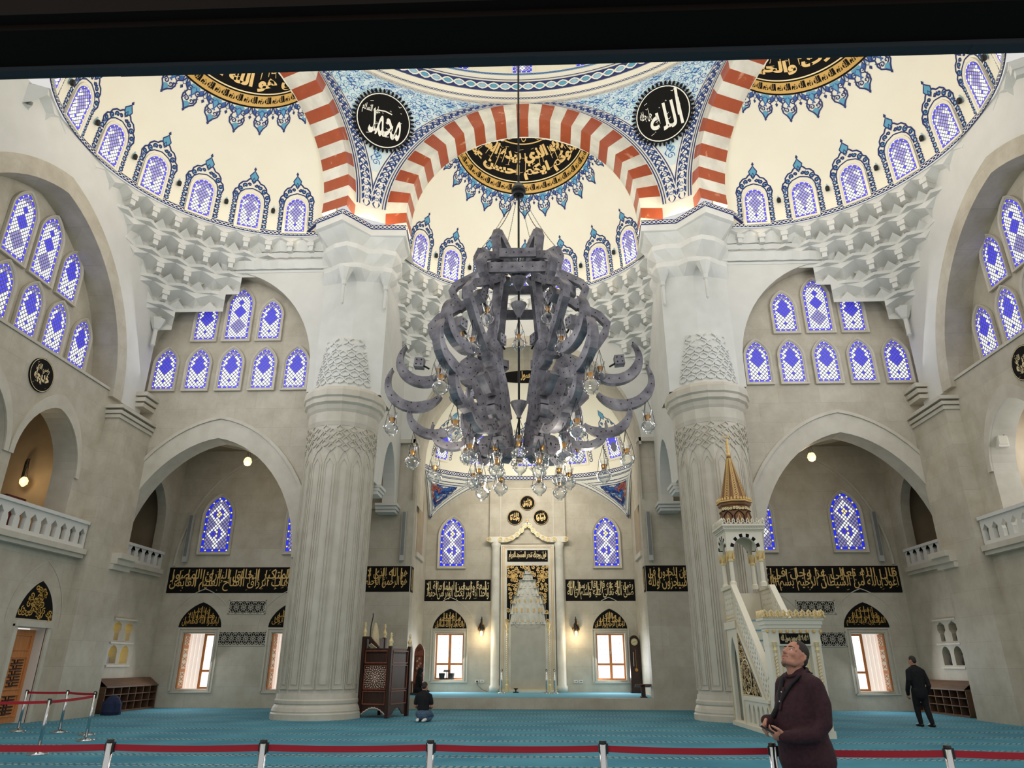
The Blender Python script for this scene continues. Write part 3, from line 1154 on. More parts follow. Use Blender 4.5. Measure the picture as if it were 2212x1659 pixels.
# ---- striped arches (voussoirs of red and white marble)
ZO, NO, RO = 18.59, 10.96, 5.60
ZG, NG, RG = 18.19, 10.36, 4.62
ZI, NI, RI = 18.42, 11.80, 4.70
NV = 33
arches = []
for col_i, (M_, nm) in enumerate(((MARBLE, 'white'), (REDM, 'red'))):
    mb = MB()
    for i in range(NV):
        if (i % 2 == 0) != (col_i == 0):
            # odd stripes red; the crown stripe (i = 16) is red
            pass
        if ((i + 1) % 2) != col_i:
            continue
        for q in range(3):
            a = -pi / 2 * 1.06 + pi * 1.06 * (i + q / 3) / NV
            b = -pi / 2 * 1.06 + pi * 1.06 * (i + (q + 1) / 3) / NV
            sec = lambda t: [Vector((RO * sin(t), NO, ZO + RO * cos(t))), Vector((RG * sin(t), NG, ZG + RG * cos(t))), Vector((RI * sin(t), NI, ZI + RI * cos(t)))]
            A, B = sec(a), sec(b)
            mb.add(A + B, [(0, 1, 4, 3), (1, 2, 5, 4)], M_)
    o = mb.build('ceiling_arch_' + nm)
    arches.append(o)
# back plane between the arch and the half-dome
mb = MB()
m = 48
ins, outs = [], []
for i in range(m + 1):
    a = -pi / 2 * 1.06 + pi * 1.06 * i / m
    ins.append(Vector((RI * sin(a), NI, ZI + RI * cos(a))))
    t = -pi / 2 + pi * i / m
    outs.append(Vector((5.45 * sin(t), NI + .02, ZR + 6.1 * cos(t))))
mb.add(ins + outs, [(i, i + 1, m + 2 + i, m + 1 + i) for i in range(m)], CREAM)
bk = mb.build('ceiling_arch_back')
for k in (0, -1, 1):
    for o, lab in ((arches[0], 'white marble stripes of the %s arch'), (arches[1], 'red marble stripes of the %s arch'), (bk, 'cream edge behind the %s striped arch')):
        c = place_hex(o, k, k != 0)
        c.name = o.name.split('.')[0] + '_' + DN[k] if k != 0 else o.name
        struct(c, lab % DN[k], 'arch')


# ---- pendentives between the arches
def pend(al, t, h=0.0):
    """al: angle from the arch crown down to the spring (radians); t -1..1 across; h inside"""
    a, n, z = RO * sin(al), NO, ZO + RO * cos(al)
    r = hypot(a, n)
    half = RAD(30) - atan2(a, n)
    an = half * t
    # slight hollow
    bow = .5 * sin(al) ** 2 * (1 - t * t) * half
    rr = r + bow - h
    return Vector((rr * sin(an), rr * cos(an), z - h * .5))


def pend_al(z):
    return math.acos(max(-1, min(1, (z - ZO) / RO)))


mb = MB()
NA, NTT = 28, 24
vs = [pend(pi / 2 * 1.05 * j / NA, -1 + 2 * i / NTT) for j in range(NA + 1) for i in range(NTT + 1)]
mb.add(vs, [(j * (NTT + 1) + i, j * (NTT + 1) + i + 1, (j + 1) * (NTT + 1) + i + 1, (j + 1) * (NTT + 1) + i) for j in range(NA) for i in range(NTT)], WHITE)
pn = mb.build('ceiling_pendentive', smooth=True)
ornament = MB()
# ================================================================== PAINTED ORNAMENT, DOME, WINDOWS, LETTERING
# ---- pendentive painting
def pW(al):
    a, n = RO * sin(al), NO
    return (RAD(30) - atan2(a, n)) * hypot(a, n)


def spiral(cx, cy, r, turns=1.4, a0=0.0, n=18, sgn=1):
    return [(cx + r * (1 - i / n * .85) * cos(a0 + sgn * turns * 2 * pi * i / n), cy + r * (1 - i / n * .85) * sin(a0 + sgn * turns * 2 * pi * i / n)) for i in range(n + 1)]


mb = MB()
AMAX = RAD(88)
for sgn in (-1, 1):
    def Pe(u, v, h, sgn=sgn):
        al = u / RO
        W_ = max(pW(al), .12)
        t = max(0.0, 1 - v / W_)
        return pend(al, sgn * t, .012 + h)
    L = AMAX * RO
    for v, w, M_ in ((.06, .05, NAVY), (.16, .035, NAVY), (.72, .045, NAVY)):
        mb.rib([(L * i / 60, v) for i in range(61)], w, Pe, M_, .006)
    Pb = lambda u, v, h, Pe=Pe: Pe(u, .22 + v, h)
    chain_band(mb, L, .44, Pb, WHITE, NAVY, .62, .004, .06)
    for i in range(int(L / .31)):
        u = (i + .5) * .31
        mb.rib(spiral(u, .22, .1, 1.2, i * 2.0, 10), .035, lambda a, b, h, Pb=Pb: Pb(a, b, h), BLUE, .008)
        mb.poly([(u - .14, .22), (u, .33), (u + .14, .22), (u, .11)], Pb, NAVY, .003)
        mb.poly([(u + .035 * cos(q), .22 + .035 * sin(q)) for q in range(6)], Pb, WHITE, .012)
        for vv in (.02, .42):
            mb.poly([(u - .16, vv), (u, vv + (.1 if vv < .2 else -.1)), (u + .16, vv)], Pb, BLUE, .003)
        for vv in (.06, .38):
            mb.rib([(u - .12, vv), (u, vv + .03), (u + .12, vv)], [.02, .06, .02], Pb, NAVY, .007)
# along the ring
Pr = lambda u, v, h: pend((v) / RO, u / (RAD(30) * 10.96), .012 + h)
Lr = RAD(30) * 10.96


def Prb(u, v, h):
    al = v / RO
    W_ = pW(al)
    x = -Lr + u
    t = max(-1, min(1, x / W_))
    return pend(al, t, .014 + h)


for v, w in ((.08, .05), (.75, .045)):
    mb.rib([(2 * Lr * i / 60, v) for i in range(61)], w, Prb, NAVY, .006)
chain_band(mb, 2 * Lr, .42, lambda u, v, h: Prb(u, .2 + v, h), WHITE, NAVY, .62, .004, .07)
for i in range(int(2 * Lr / .31)):
    mb.rib(spiral((i + .5) * .31, .41, .1, 1.2, i * 2.0, 10), .04, Prb, BLUE, .01)
FIELD = mat('pale_field', lin(206, 222, 226), .6)
# inner field: pale ground, scrolls and flowers
rnd = random.Random(3)


def Pf(u, v, h):
    """u: metres across from the axis, v: metres down from the ring"""
    al = v / RO
    W_ = max(pW(al), .05)
    return pend(al, max(-1, min(1, u / W_)), .01 + h)


v0, v1 = .86, 6.9
rows = 26
for j in range(rows):
    va, vb = v0 + (v1 - v0) * j / rows, v0 + (v1 - v0) * (j + 1) / rows
    wa, wb = max(pW(va / RO) - .8, 0), max(pW(vb / RO) - .8, 0)
    if wa <= 0:
        break
    for i in range(12):
        a, b = -1 + 2 * i / 12, -1 + 2 * (i + 1) / 12
        mb.add([Pf(a * wa, va, 0), Pf(b * wa, va, 0), Pf(b * wb, vb, 0), Pf(a * wb, vb, 0)], [(0, 1, 2, 3)], FIELD)
v = v0 + .2
while v < v1:
    w = pW(v / RO) - .98
    if w > 0.02:
        k = max(1, int(2 * w / .34))
        for i in range(k):
            u = 0 if k == 1 else -w + 2 * w * i / (k - 1)
            mb.rib(spiral(u + rnd.uniform(-.04, .04), v, .17, 1.3, rnd.uniform(0, 6), 14, rnd.choice((-1, 1))), .034, Pf, TURQ if rnd.random() < .7 else BLUE, .006)
            a = rnd.uniform(0, 6)
            mb.rib([(u + .17 * cos(a), v + .17 * sin(a)), (u + .3 * cos(a + .5), v + .3 * sin(a + .5)), (u + .36 * cos(a + 1), v + .36 * sin(a + 1))], [.02, .06, .01], Pf, BLUE, .008)
    v += .3


def rosette(mb, u, v, r, P, M1, M2, h=.012, n=8):
    pts = []
    for i in range(4 * n):
        a = 2 * pi * i / (4 * n)
        pts.append((u + r * (.72 + .28 * cos(n / 2 * a * 2)) * cos(a), v + r * (.72 + .28 * cos(n / 2 * a * 2)) * sin(a)))
    mb.poly(pts, P, M1, h)
    mb.poly([(u + r * .4 * cos(2 * pi * i / 10), v + r * .4 * sin(2 * pi * i / 10)) for i in range(10)], P, M2, h + .004)


for u, v, r in ((0, 5.1, .26), (0, 5.65, .2), (0, 6.1, .15), (-2.6, 1.75, .3), (-3.2, 1.5, .24), (-3.75, 1.35, .18), (2.6, 1.75, .3), (3.2, 1.5, .24), (3.75, 1.35, .18), (-1.6, 2.5, .24), (1.6, 2.5, .24), (0, 1.35, .3), (-.9, 1.3, .2), (.9, 1.3, .2)):
    rosette(mb, u, v, r, Pf, BLUE, PALE, .012, 4)
po = mb.build('painted_scrollwork')
RCA = RAD(44.0)
for k, side in ((1, 'left'), (-1, 'right')):
    a = RAD(30) * k
    for o, nm in ((pn, 'ceiling_pendentive_' + side), (po, 'ceiling_pendentive_painting_' + side)):
        c = o if k == 1 else o.copy()
        if k != 1:
            COL.objects.link(c)
        c.location = HC
        c.rotation_euler = (0, 0, a)
        c.name = nm
        struct(c, 'blue and white painted pendentive with a round black inscription on the ' + side, 'ceiling')


# ---- central dome
def ring_pts(prof, a0, a1, n):
    vs, fs = [], []
    m = len(prof)
    for i in range(n + 1):
        a = a0 + (a1 - a0) * i / n
        for r, z in prof:
            vs.append((r * sin(a), 12.7 + r * cos(a), z))
    for i in range(n):
        for j in range(m - 1):
            fs.append((i * m + j, (i + 1) * m + j, (i + 1) * m + j + 1, i * m + j + 1))
    return vs, fs


mb = MB()
prof = [(10.98, 24.12), (10.98, 24.22), (10.86, 24.26), (10.86, 24.5), (10.72, 24.56), (10.72, 25.3), (10.55, 25.36), (10.55, 25.5), (10.72, 25.6), (10.72, 27.6)]
for i in range(1, 13):
    a = pi / 2 * i / 12
    prof.append((10.72 * cos(a) + .01, 27.6 + 7.5 * sin(a)))
vs, fs = ring_pts(prof, 0, 2 * pi, 96)
mb.add(vs, fs, CREAM)
struct(mb.build('ceiling_dome', smooth=False), 'cream central dome with blue painted rings', 'ceiling')
mb = MB()
AR_ = RAD(75)
PD = lambda r, z0: (lambda u, v, h: Vector(((r - h) * sin(-AR_ + u / r), 12.7 + (r - h) * cos(-AR_ + u / r), z0 + v)))
P = PD(10.70, 24.62)
L = 2 * AR_ * 10.7
chain_band(mb, L, .56, P, NAVY, WHITE, 1.0, .01, .07)
n = int(L / .5)
for i in range(n):
    u = (i + .5) * L / round(L / 1.0) / 2
    mb.poly([(u - .2, .28), (u, .42), (u + .2, .28), (u, .14)], P, TURQ if i % 2 else PALE, .006)
P = PD(10.84, 24.3)
chain_band(mb, 2 * AR_ * 10.84, .15, P, WHITE, NAVY, .28, .008, .03)
P = PD(10.53, 25.38)
chain_band(mb, 2 * AR_ * 10.53, .1, P, PALE, BLUE, .28, .008, .03)
for z, r in ((24.24, 10.95), (25.28, 10.70)):
    P = PD(r, z)
    mb.rib([(2 * AR_ * r * i / 120, 0) for i in range(121)], .035, P, NAVY, .01)
struct(mb.build(nname('trim')), 'blue interlaced painted rings at the foot of the central dome', 'trim')


# ---- stained glass
def clip(subject, clipper):
    out = subject
    n = len(clipper)
    for i in range(n):
        ax, ay = clipper[i]
        bx, by = clipper[(i + 1) % n]
        inp, out = out, []
        if not inp:
            break
        side = lambda p: (bx - ax) * (p[1] - ay) - (by - ay) * (p[0] - ax)
        for j in range(len(inp)):
            p, q = inp[j], inp[(j + 1) % len(inp)]
            sp, sq = side(p), side(q)
            if sp >= 0:
                out.append(p)
            if (sp >= 0) != (sq >= 0):
                t = sp / (sp - sq)
                out.append((p[0] + t * (q[0] - p[0]), p[1] + t * (q[1] - p[1])))
    return out


def ccw(lp):
    a = sum(lp[i][0] * lp[(i + 1) % len(lp)][1] - lp[(i + 1) % len(lp)][0] * lp[i][1] for i in range(len(lp)))
    return lp if a > 0 else lp[::-1]


def inset(lp, m, w, h):
    return [(x * (1 - 2 * m / w), m + z * (h - 2 * m) / h) for x, z in lp]


def stained(mb, hw, zs, za, P, design, h=.01, k=.12, pitch=None):
    w = 2 * hw
    lp = ccw(arch_loop(0, hw, 0, zs, za, 16, k))
    mb.poly(lp, P, G_LEAD, 0)
    bw = w * .085
    ins = inset(lp, bw, w, za)
    # border dashes and dots
    per = [0.0]
    n = len(lp)
    for i in range(n):
        a, b = lp[i], lp[(i + 1) % n]
        per.append(per[-1] + hypot(b[0] - a[0], b[1] - a[1]))

    def at(d, loop):
        d = d % per[-1]
        for i in range(n):
            if per[i] <= d <= per[i + 1]:
                t = (d - per[i]) / max(1e-9, per[i + 1] - per[i])
                a, b = loop[i], loop[(i + 1) % n]
                return (a[0] + (b[0] - a[0]) * t, a[1] + (b[1] - a[1]) * t)
        return loop[0]
    nd = max(10, int(per[-1] / (w * .27)))
    st = per[-1] / nd
    lo = inset(lp, bw * .15, w, za)
    hi = inset(lp, bw * .95, w, za)
    for i in range(nd):
        a, b = st * (i + .14), st * (i + .86)
        q = [at(a, lo), at((a + b) / 2, lo), at(b, lo), at(b, hi), at((a + b) / 2, hi), at(a, hi)]
        mb.add([P(x, y, h) for x, y in q], [tuple(range(6))], G_DEEP if design == 'blue' else G_BLUE)
        c = at(st * i, inset(lp, bw * .55, w, za))
        r = w * .03
        mb.add([P(c[0] + r * cos(t * pi / 3), c[1] + r * sin(t * pi / 3), h * 1.4) for t in range(6)], [tuple(range(6))], G_AMB)
    ins = ccw(inset(lp, bw * 1.15, w, za))
    p = pitch or w / 5.6
    py = p * 1.12
    g = .365
    nx, ny = int(hw / p) + 2, int(za / py) + 2
    for j in range(-1, 2 * ny):
        for i in range(-nx, nx + 1):
            cx = (i + (.5 if j % 2 else 0)) * p
            cy = j * py / 2
            if design == 'tall':
                cyc = [za * .27, za * .56, za * .78]
            d = [(cx - p * g, cy), (cx - p * g * .5, cy - py * g * .55), (cx, cy - py * g), (cx + p * g * .5, cy - py * g * .55), (cx + p * g, cy), (cx + p * g * .5, cy + py * g * .55), (cx, cy + py * g), (cx - p * g * .5, cy + py * g * .55)]
            q = clip(d, ins)
            if len(q) < 3:
                continue
            m_ = G_WHITE
            if design == 'tall':
                m_ = G_WHITE
                for yc, s in ((za * .27, 1.0), (za * .54, .75), (za * .74, .5)):
                    if abs(cx) / (hw * .62 * s) + abs(cy - yc) / (za * .155 * s) < 1:
                        m_ = G_BLUE if s < 1 else G_LAV
                if cy > za * .84:
                    m_ = G_LAV
            elif design == 'dome' or design == 'tymp':
                if abs(cx) / (hw * .74) + abs(cy - za * .57) / (za * .26) < 1:
                    m_ = G_BLUE if design == 'tymp' else G_LAV
                elif abs(cx) < p * .3 and abs(cy - za * .2) < py * .3:
                    m_ = G_BLUE
                elif cy > za * .8:
                    m_ = G_LAV
            elif design == 'blue':
                e1 = abs(cx) / (hw * .66) + abs(cy - za * .31) / (za * .235)
                e2 = abs(cx) / (hw * .66) + abs(cy - za * .67) / (za * .235)
                e = min(e1, e2)
                m_ = G_LAV
                if .62 < e < 1.06:
                    m_ = G_WHITE
                elif e < .22:
                    m_ = G_AMB
                elif e < .62:
                    m_ = G_WHITE if (i + j) % 2 == 0 and e > .3 else G_BLUE
            mb.add([P(x, y, h) for x, y in q], [tuple(range(len(q)))], m_)


def frame_ring(mb, hw, zs, za, P, m_, w=.1, k=.12, t=.06, sill=True):
    """moulded ring around an arched light"""
    def off(e):
        return arch_loop(0, hw + e, -e if sill else 0, zs, za + e * 1.1, 16, k)
    prof = [(0, -.02), (0, .45), (.35, .45), (.42, .75), (.8, 1.0), (1.0, 1.0), (1.0, 0)]
    loops = [[P(x, y, t * d) for x, y in off(w * e)] for e, d in prof]
    n = len(loops[0])
    for a, b in zip(loops[:-1], loops[1:]):
        mb.add(a + b, [(i, (i + 1) % n, n + (i + 1) % n, n + i) for i in range(n)], m_)


# windows on the half-domes
TH = RAD(18.8)
Pw = lambda u, v, h: dpt(u / RD, RAD(88.3) - v / 5.95, h)
mb = MB()
frame_ring(mb, .385, 1.0, 1.42, Pw, CREAM, .11, 0.0, .07)
domef = mb.build('window')
mb = MB()
stained(mb, .385, 1.0, 1.42, lambda u, v, h: Pw(u, v, .012 + h), 'dome', .035, 0.0)
domeg = mb.build('stained_glass', domef)
mb = MB()
# painted surround
Po = lambda u, v, h: Pw(u, v, .01 + h)
for s in (-1, 1):
    # side chain of small flowers
    for q in range(5):
        y = .12 + .22 * q
        x = s * .62
        mb.rib([(x + .07 * cos(2 * pi * i / 8), y + .07 * sin(2 * pi * i / 8)) for i in range(8)], .045, Po, NAVY, .002, closed=True)
        mb.poly([(x + .045 * cos(2 * pi * i / 6), y + .045 * sin(2 * pi * i / 6)) for i in range(6)], Po, PALE, .001)
        mb.rib([(x, y + .07), (x + s * .08, y + .11), (x, y + .15)], .045, Po, NAVY, .002)
        mb.rib([(s * .53, y - .08), (s * .56, y), (s * .53, y + .1)], [.03, .07, .03], Po, NAVY, .002)
    # crown scrolls: outer scalloped line
    out = [(s * .66, 1.12), (s * .72, 1.3), (s * .66, 1.5), (s * .56, 1.58), (s * .54, 1.72), (s * .42, 1.86), (s * .28, 1.9), (s * .2, 2.0), (s * .12, 2.06)]
    mb.rib(out, .06, Po, NAVY, .003)
    inn = [(s * .53, 1.06), (s * .52, 1.25), (s * .45, 1.43), (s * .3, 1.57), (s * .12, 1.63), (0, 1.66)]
    mb.rib(inn, .045, Po, NAVY, .003)
    for cx, cy, r, a0 in ((.6, 1.36, .1, 0), (.46, 1.58, .11, 1), (.3, 1.74, .1, 2), (.14, 1.8, .07, 3)):
        mb.rib(spiral(s * cx, cy, r, 1.2, a0 * s, 14, s), .055, Po, NAVY, .004)
        mb.poly([(s * cx + r * .9 * cos(2 * pi * i / 10 + .3), cy + r * .6 * sin(2 * pi * i / 10)) for i in range(10)], Po, TURQ if r > .09 else PALE, .001)
    mb.rib([(s * .5, 1.2), (s * .62, 1.22), (s * .6, 1.08)], [.09, .08, .03], Po, BLUE, .003)
# finial
mb.poly([(-.13, 2.06), (-.17, 2.16), (-.08, 2.28), (0, 2.36), (.08, 2.28), (.17, 2.16), (.13, 2.06), (0, 1.94)], Po, TURQ, .002)
mb.rib([(-.13, 2.04), (-.17, 2.16), (-.07, 2.28), (0, 2.38), (.07, 2.28), (.17, 2.16), (.13, 2.04), (0, 1.92)], .045, Po, NAVY, .004, closed=True)
mb.poly([(0, 2.36), (-.06, 2.44), (0, 2.54), (.06, 2.44)], Po, NAVY, .003)
mb.rib([(0, 1.86), (-.07, 1.95), (0, 2.1), (.07, 1.95)], .045, Po, NAVY, .005, closed=True)
domep = mb.build('painted_surround', domef)
first = True
ORD = ['first', 'second', 'third', 'fourth', 'fifth', 'sixth', 'seventh']
for k in (0, -1, 1):
    for q in range(-3, 4):
        o = domef if first else copy_tree(domef)
        first = False
        o.location = HC + Vector((cos(along(k)) * 0 - sin(along(k)) * N0, cos(along(k)) * N0, 0)) - Vector((0, 0, 0))
        # the mesh is built around the hexagon centre; turn it about the axis of its half-dome
        ax = HC + Vector((-sin(along(k)) * N0, cos(along(k)) * N0, 0))
        ang = -q * TH
        M = Matrix.Translation(ax) @ Matrix.Rotation(along(k) + ang, 4, 'Z') @ Matrix.Translation(Vector((0, -N0, 0)))
        o.location = M.translation
        o.rotation_euler = (0, 0, along(k) + ang)
        o.name = nname('window')
        struct(o, '%s round-topped stained window of the %s half-dome, counted from its left end' % (ORD[q + 3], DN[k]), 'window')

# spotlights between the windows
mb = MB()
Ps = lambda u, v, h: dpt(u / RD, RAD(80.6) - v / 5.95, h)
c0 = Ps(0, 0, .0)
mb.lathe([(.02, .0), (.07, .02), (.08, .14), (.06, .2)], BLACKPL, 10, (c0.x, c0.y - .12, c0.z - .1))
spot = mb.build('spotlight')
mb = MB()
mb.bar([(0, -.02), (0, .12), (0, .26)], [.08, .11, .02], .03, PALE, lambda u, v, d: Ps(u, v, .03 + d))
mb.build('bracket', spot)
first = True
for k in (0, -1, 1):
    for q in range(-3, 3):
        o = spot if first else copy_tree(spot)
        first = False
        ax = HC + Vector((-sin(along(k)) * N0, cos(along(k)) * N0, 0))
        ang = -(q + .5) * TH
        M = Matrix.Translation(ax) @ Matrix.Rotation(along(k) + ang, 4, 'Z') @ Matrix.Translation(Vector((0, -N0, 0)))
        o.location = M.translation
        o.rotation_euler = (0, 0, along(k) + ang)
        tag(o, 'small black spotlight between the %s and %s windows of the %s half-dome' % (ORD[q + 3], ORD[q + 4], DN[k]), 'spotlight', 'spotlights on the half-domes')

# ---- medallions in the crowns of the half-domes
def dptc(th, ph, h=0.0):
    ph = ph * (1 - .17 * min(1.3, abs(th) / RAD(62)) ** 2)
    p = dpt(th, ph, h)
    if p.y < NI + .06:
        p = Vector((p.x, NI + .06 - h * .5, p.z))
    return p


TEXTS = {0: ['ليبلوكم ايكم احسن عملا', 'تبارك الذي بيده الملك'], -1: ['قل هو الله احد الله الصمد', 'لم يلد ولم يولد ولم يكن'], 1: ['الذي خلق الموت والحياة', 'وهو على كل شيء قدير']}
KUF = 'الله هو الله هو'
mb = MB()


def sector(mb, p0, p1, m_, h, n=72, a=RAD(86)):
    vs, fs = [], []
    for i in range(n + 1):
        th = -a + 2 * a * i / n
        for j in range(17):
            vs.append(dptc(th, RAD(p0 + (p1 - p0) * j / 16), h))
    for i in range(n):
        for j in range(16):
            fs.append((i * 17 + j, (i + 1) * 17 + j, (i + 1) * 17 + j + 1, i * 17 + j + 1))
    mb.add(vs, fs, m_)


sector(mb, 2, 38.2, BLACK, .02)
sector(mb, 38.2, 38.7, GOLD2, .022)
sector(mb, 38.7, 39.3, BLACK, .02)
sector(mb, 39.3, 43.6, OCHRE, .022)
sector(mb, 43.6, 44.3, BLACK, .022)
sector(mb, 20.6, 21.2, GOLD, .026)
for q in range(-6, 7):
    th = q * RAD(13)
    mb.rib(spiral(th, RAD(17.5), .045, 1.2, q, 12), .008, lambda u, v, h: dptc(u * 1.6, v, .028), GOLD)
medal = mb.build('board')
mb = MB()
Pk = lambda u, v, h: dptc(u, RAD(43.2 - v * 3.5), .028)
for q in range(10):
    a = -RAD(85) + q * RAD(17)
    put_text(mb, KUF, a, a + RAD(16.6), 0, 1, Pk, BLACK, 0, .075)
kuf = mb.build('kufic_border')
mb = MB()
# fringe of painted pendants
Pg = lambda u, v, h: dptc(u / 4.05, RAD(44.3) + v / 5.9, .014 + h)
for q in range(-6, 7):
    u0 = q * RAD(12.4) * 4.05
    for s in (-1, 1):
        mb.rib([(u0 + s * .42, 0), (u0 + s * .36, .2), (u0 + s * .2, .34), (u0 + s * .26, .55), (u0 + s * .22, .72), (u0 + s * .1, .84), (u0, 1.02)], .055, Pg, NAVY, .004)
        mb.rib(spiral(u0 + s * .17, .24, .12, 1.2, s * 1.0, 12, s), .045, Pg, NAVY, .005)
        mb.rib(spiral(u0 + s * .1, .62, .1, 1.1, s * 2.0, 12, -s), .042, Pg, NAVY, .005)
        mb.rib([(u0, .08), (u0 + s * .12, .2), (u0, .42), (u0 - s * .05, .5)], .05, Pg, BLUE, .004)
        mb.poly([(u0 + s * .3, .02), (u0 + s * .38, .16), (u0 + s * .22, .3), (u0 + s * .18, .12)], Pg, BLUE, .001)
        mb.rib([(u0 + s * .28, .42), (u0 + s * .16, .52), (u0 + s * .2, .66)], [.02, .07, .02], Pg, NAVY, .006)
    mb.poly([(u0 - .16, .02), (u0 - .2, .14), (u0, .34), (u0 + .2, .14), (u0 + .16, .02)], Pg, TURQ, .001)
    mb.poly([(u0 - .12, .76), (u0, .68), (u0 + .12, .76), (u0, .95)], Pg, TURQ, .001)
    mb.poly([(u0, .98), (u0 - .05, 1.04), (u0, 1.12), (u0 + .05, 1.04)], Pg, NAVY, .003)
    um = u0 + RAD(6.2) * 4.05
    mb.rib([(um - .12, 0), (um - .1, .16), (um, .28), (um + .1, .16), (um + .12, 0)], .03, Pg, NAVY, .004)
    mb.poly([(um, .3), (um - .06, .38), (um, .48), (um + .06, .38)], Pg, NAVY, .003)
    mb.poly([(um - .05, .04), (um, .2), (um + .05, .04)], Pg, PALE, .002)
fringe = mb.build('painted_fringe')
for k in (0, -1, 1):
    b = place_hex(medal, k, k != 0)
    b.name = 'inscription_medallion'
    tag(b, 'half-hidden round black and gold inscription in the crown of the %s half-dome' % DN[k], 'inscription', 'crown inscriptions of the half-domes')
    for o in (kuf, fringe):
        c = o if k == 0 else o.copy()
        if k != 0:
            COL.objects.link(c)
        c.parent = b
    mb = MB()
    t1, t2 = TEXTS[k]
    Pt = lambda u, v, h: dptc(u, RAD(37.6 - v * 7.0), .03)
    Pt2 = lambda u, v, h: dptc(u, RAD(31.5 - v * 8.5), .03)
    put_text(mb, t1, -RAD(64), RAD(64), 0, 1, Pt, GOLD, 0, .05)
    put_text(mb, t2, -RAD(60), RAD(60), 0, 1, Pt2, GOLD, 0, .05)
    rnd = random.Random(k + 5)
    for q in range(-9, 10):
        th = RAD(6.6) * q + rnd.uniform(-.03, .03)
        a_, b_ = rnd.uniform(.0, .3), rnd.uniform(.75, 1.0)
        mb.rib([(th, a_), (th + .012, (a_ + b_) / 2), (th + .004, b_)], [.008, .014, .02], lambda u, v, h: dptc(u, RAD(34 - v * 11), .03), GOLD)
    marks(mb, -1.05, 1.05, .1, 1, 60, .04, lambda u, v, h: dptc(u, RAD(37 - v * 14), .03), GOLD)
    mb.build('gold_lettering', b)


# ---- lettered panels
def panel(name, label, u0, u1, v0, v1, P, lines, letters=GOLD, nm=40, group=None, alifs=True, cat='inscription', t=.05):
    mb = MB()
    mb.slab([(u0, v0), (u1, v0), (u1, v1), (u0, v1)], [], lambda u, v, d: P(u, v, -d), t, BLACK)
    o = tag(mb.build(name), label, cat, group)
    H = v1 - v0
    mb = MB()
    n = len(lines)
    Pl = lambda u, v, h: P(u, v, h)
    m = H * .09
    for i, s in enumerate(lines):
        a = v0 + m * .8 + (n - 1 - i) * H * .33
        put_text(mb, s, u0 + m, u1 - m, a, a + (H * .54 if n > 1 else H - 2 * m), Pl, letters, .006 + .001 * i, .006)
    if alifs:
        rnd = random.Random(len(lines[0]))
        x = u0 + 2 * m
        while x < u1 - 2 * m:
            b = v0 + H * rnd.uniform(.22, .4)
            mb.rib([(x + .02 * H, b), (x, b + H * .3), (x + .01 * H, v1 - m * rnd.uniform(.8, 1.6))], [H * .02, H * .035, H * .05], Pl, letters, .007)
            x += H * rnd.uniform(.22, .42)
        marks(mb, u0 + m, u1 - m, v0 + m, v1 - m, nm, H * .045, Pl, letters, .008)
    mb.build('gold_lettering', o)
    return o


mir = lambda s: None
PQ = lambda u, v, h: Vector((u, YW - .014 - h, v))
BG = 'gold-lettered bands on the front wall'
panel('calligraphy_band', 'long black band with gold Arabic lettering on the left bay wall', -14.7, -7.35, 4.24, 5.25, PQ,
      ['العزيز الجبار المتكبر الخالق البارئ المصور', 'الغفار القهار الوهاب الرزاق الفتاح العليم القابض'], nm=70, group=BG)
panel('calligraphy_band', 'black and gold lettered band between the left column and the alcove', -7.3, -4.76, 4.28, 5.28, PQ, ['هو الله الذي لا اله الا', 'هو الرحمن الرحيم الملك'], nm=26, group=BG)
panel('calligraphy_band', 'black and gold lettered band between the alcove and the right column', 4.74, 7.3, 4.28, 5.28, PQ, ['وذروا الذين يلحدون في', 'اسمائه سيجزون ولله'], nm=26, group=BG)
panel('calligraphy_band', 'long black band with gold Arabic lettering on the right bay wall', 7.35, 14.7, 4.22, 5.24, PQ,
      ['قال الله تعالى عز وجل في كتابه الكريم', 'اعوذ بالله من الشيطان الرجيم بسم الله الرحمن الرحيم'], nm=70, group=BG)
PA = lambda u, v, h: Vector((u, 34.5 - .005 - h, v))
panel('calligraphy_band', 'black band with large gold lettering left of the mihrab', -5.0, -1.84, 4.36, 5.34, PA, ['تسعة وتسعين اسما مائة الا', 'واحدا انه وتر يحب الوتر من حفظ'], GOLD2, nm=34, group=BG)
panel('calligraphy_band', 'black band with large gold lettering right of the mihrab', 1.72, 5.0, 4.36, 5.34, PA, ['رضي الله عنه قال قال رسول الله', 'صلى الله تعالى عليه وسلم ان لله'], GOLD2, nm=34, group=BG)
for s, nm in ((-1, 'left'), (1, 'right')):
    PJ = lambda u, v, h, s=s: Vector((s * (4.72 - .01 - h), u, v))
    panel('calligraphy_band', 'short end of the gold-lettered band turning into the alcove on its %s side' % nm, 29.0, 29.55, 4.28, 5.28, PJ, ['الله'], nm=8, group=BG)


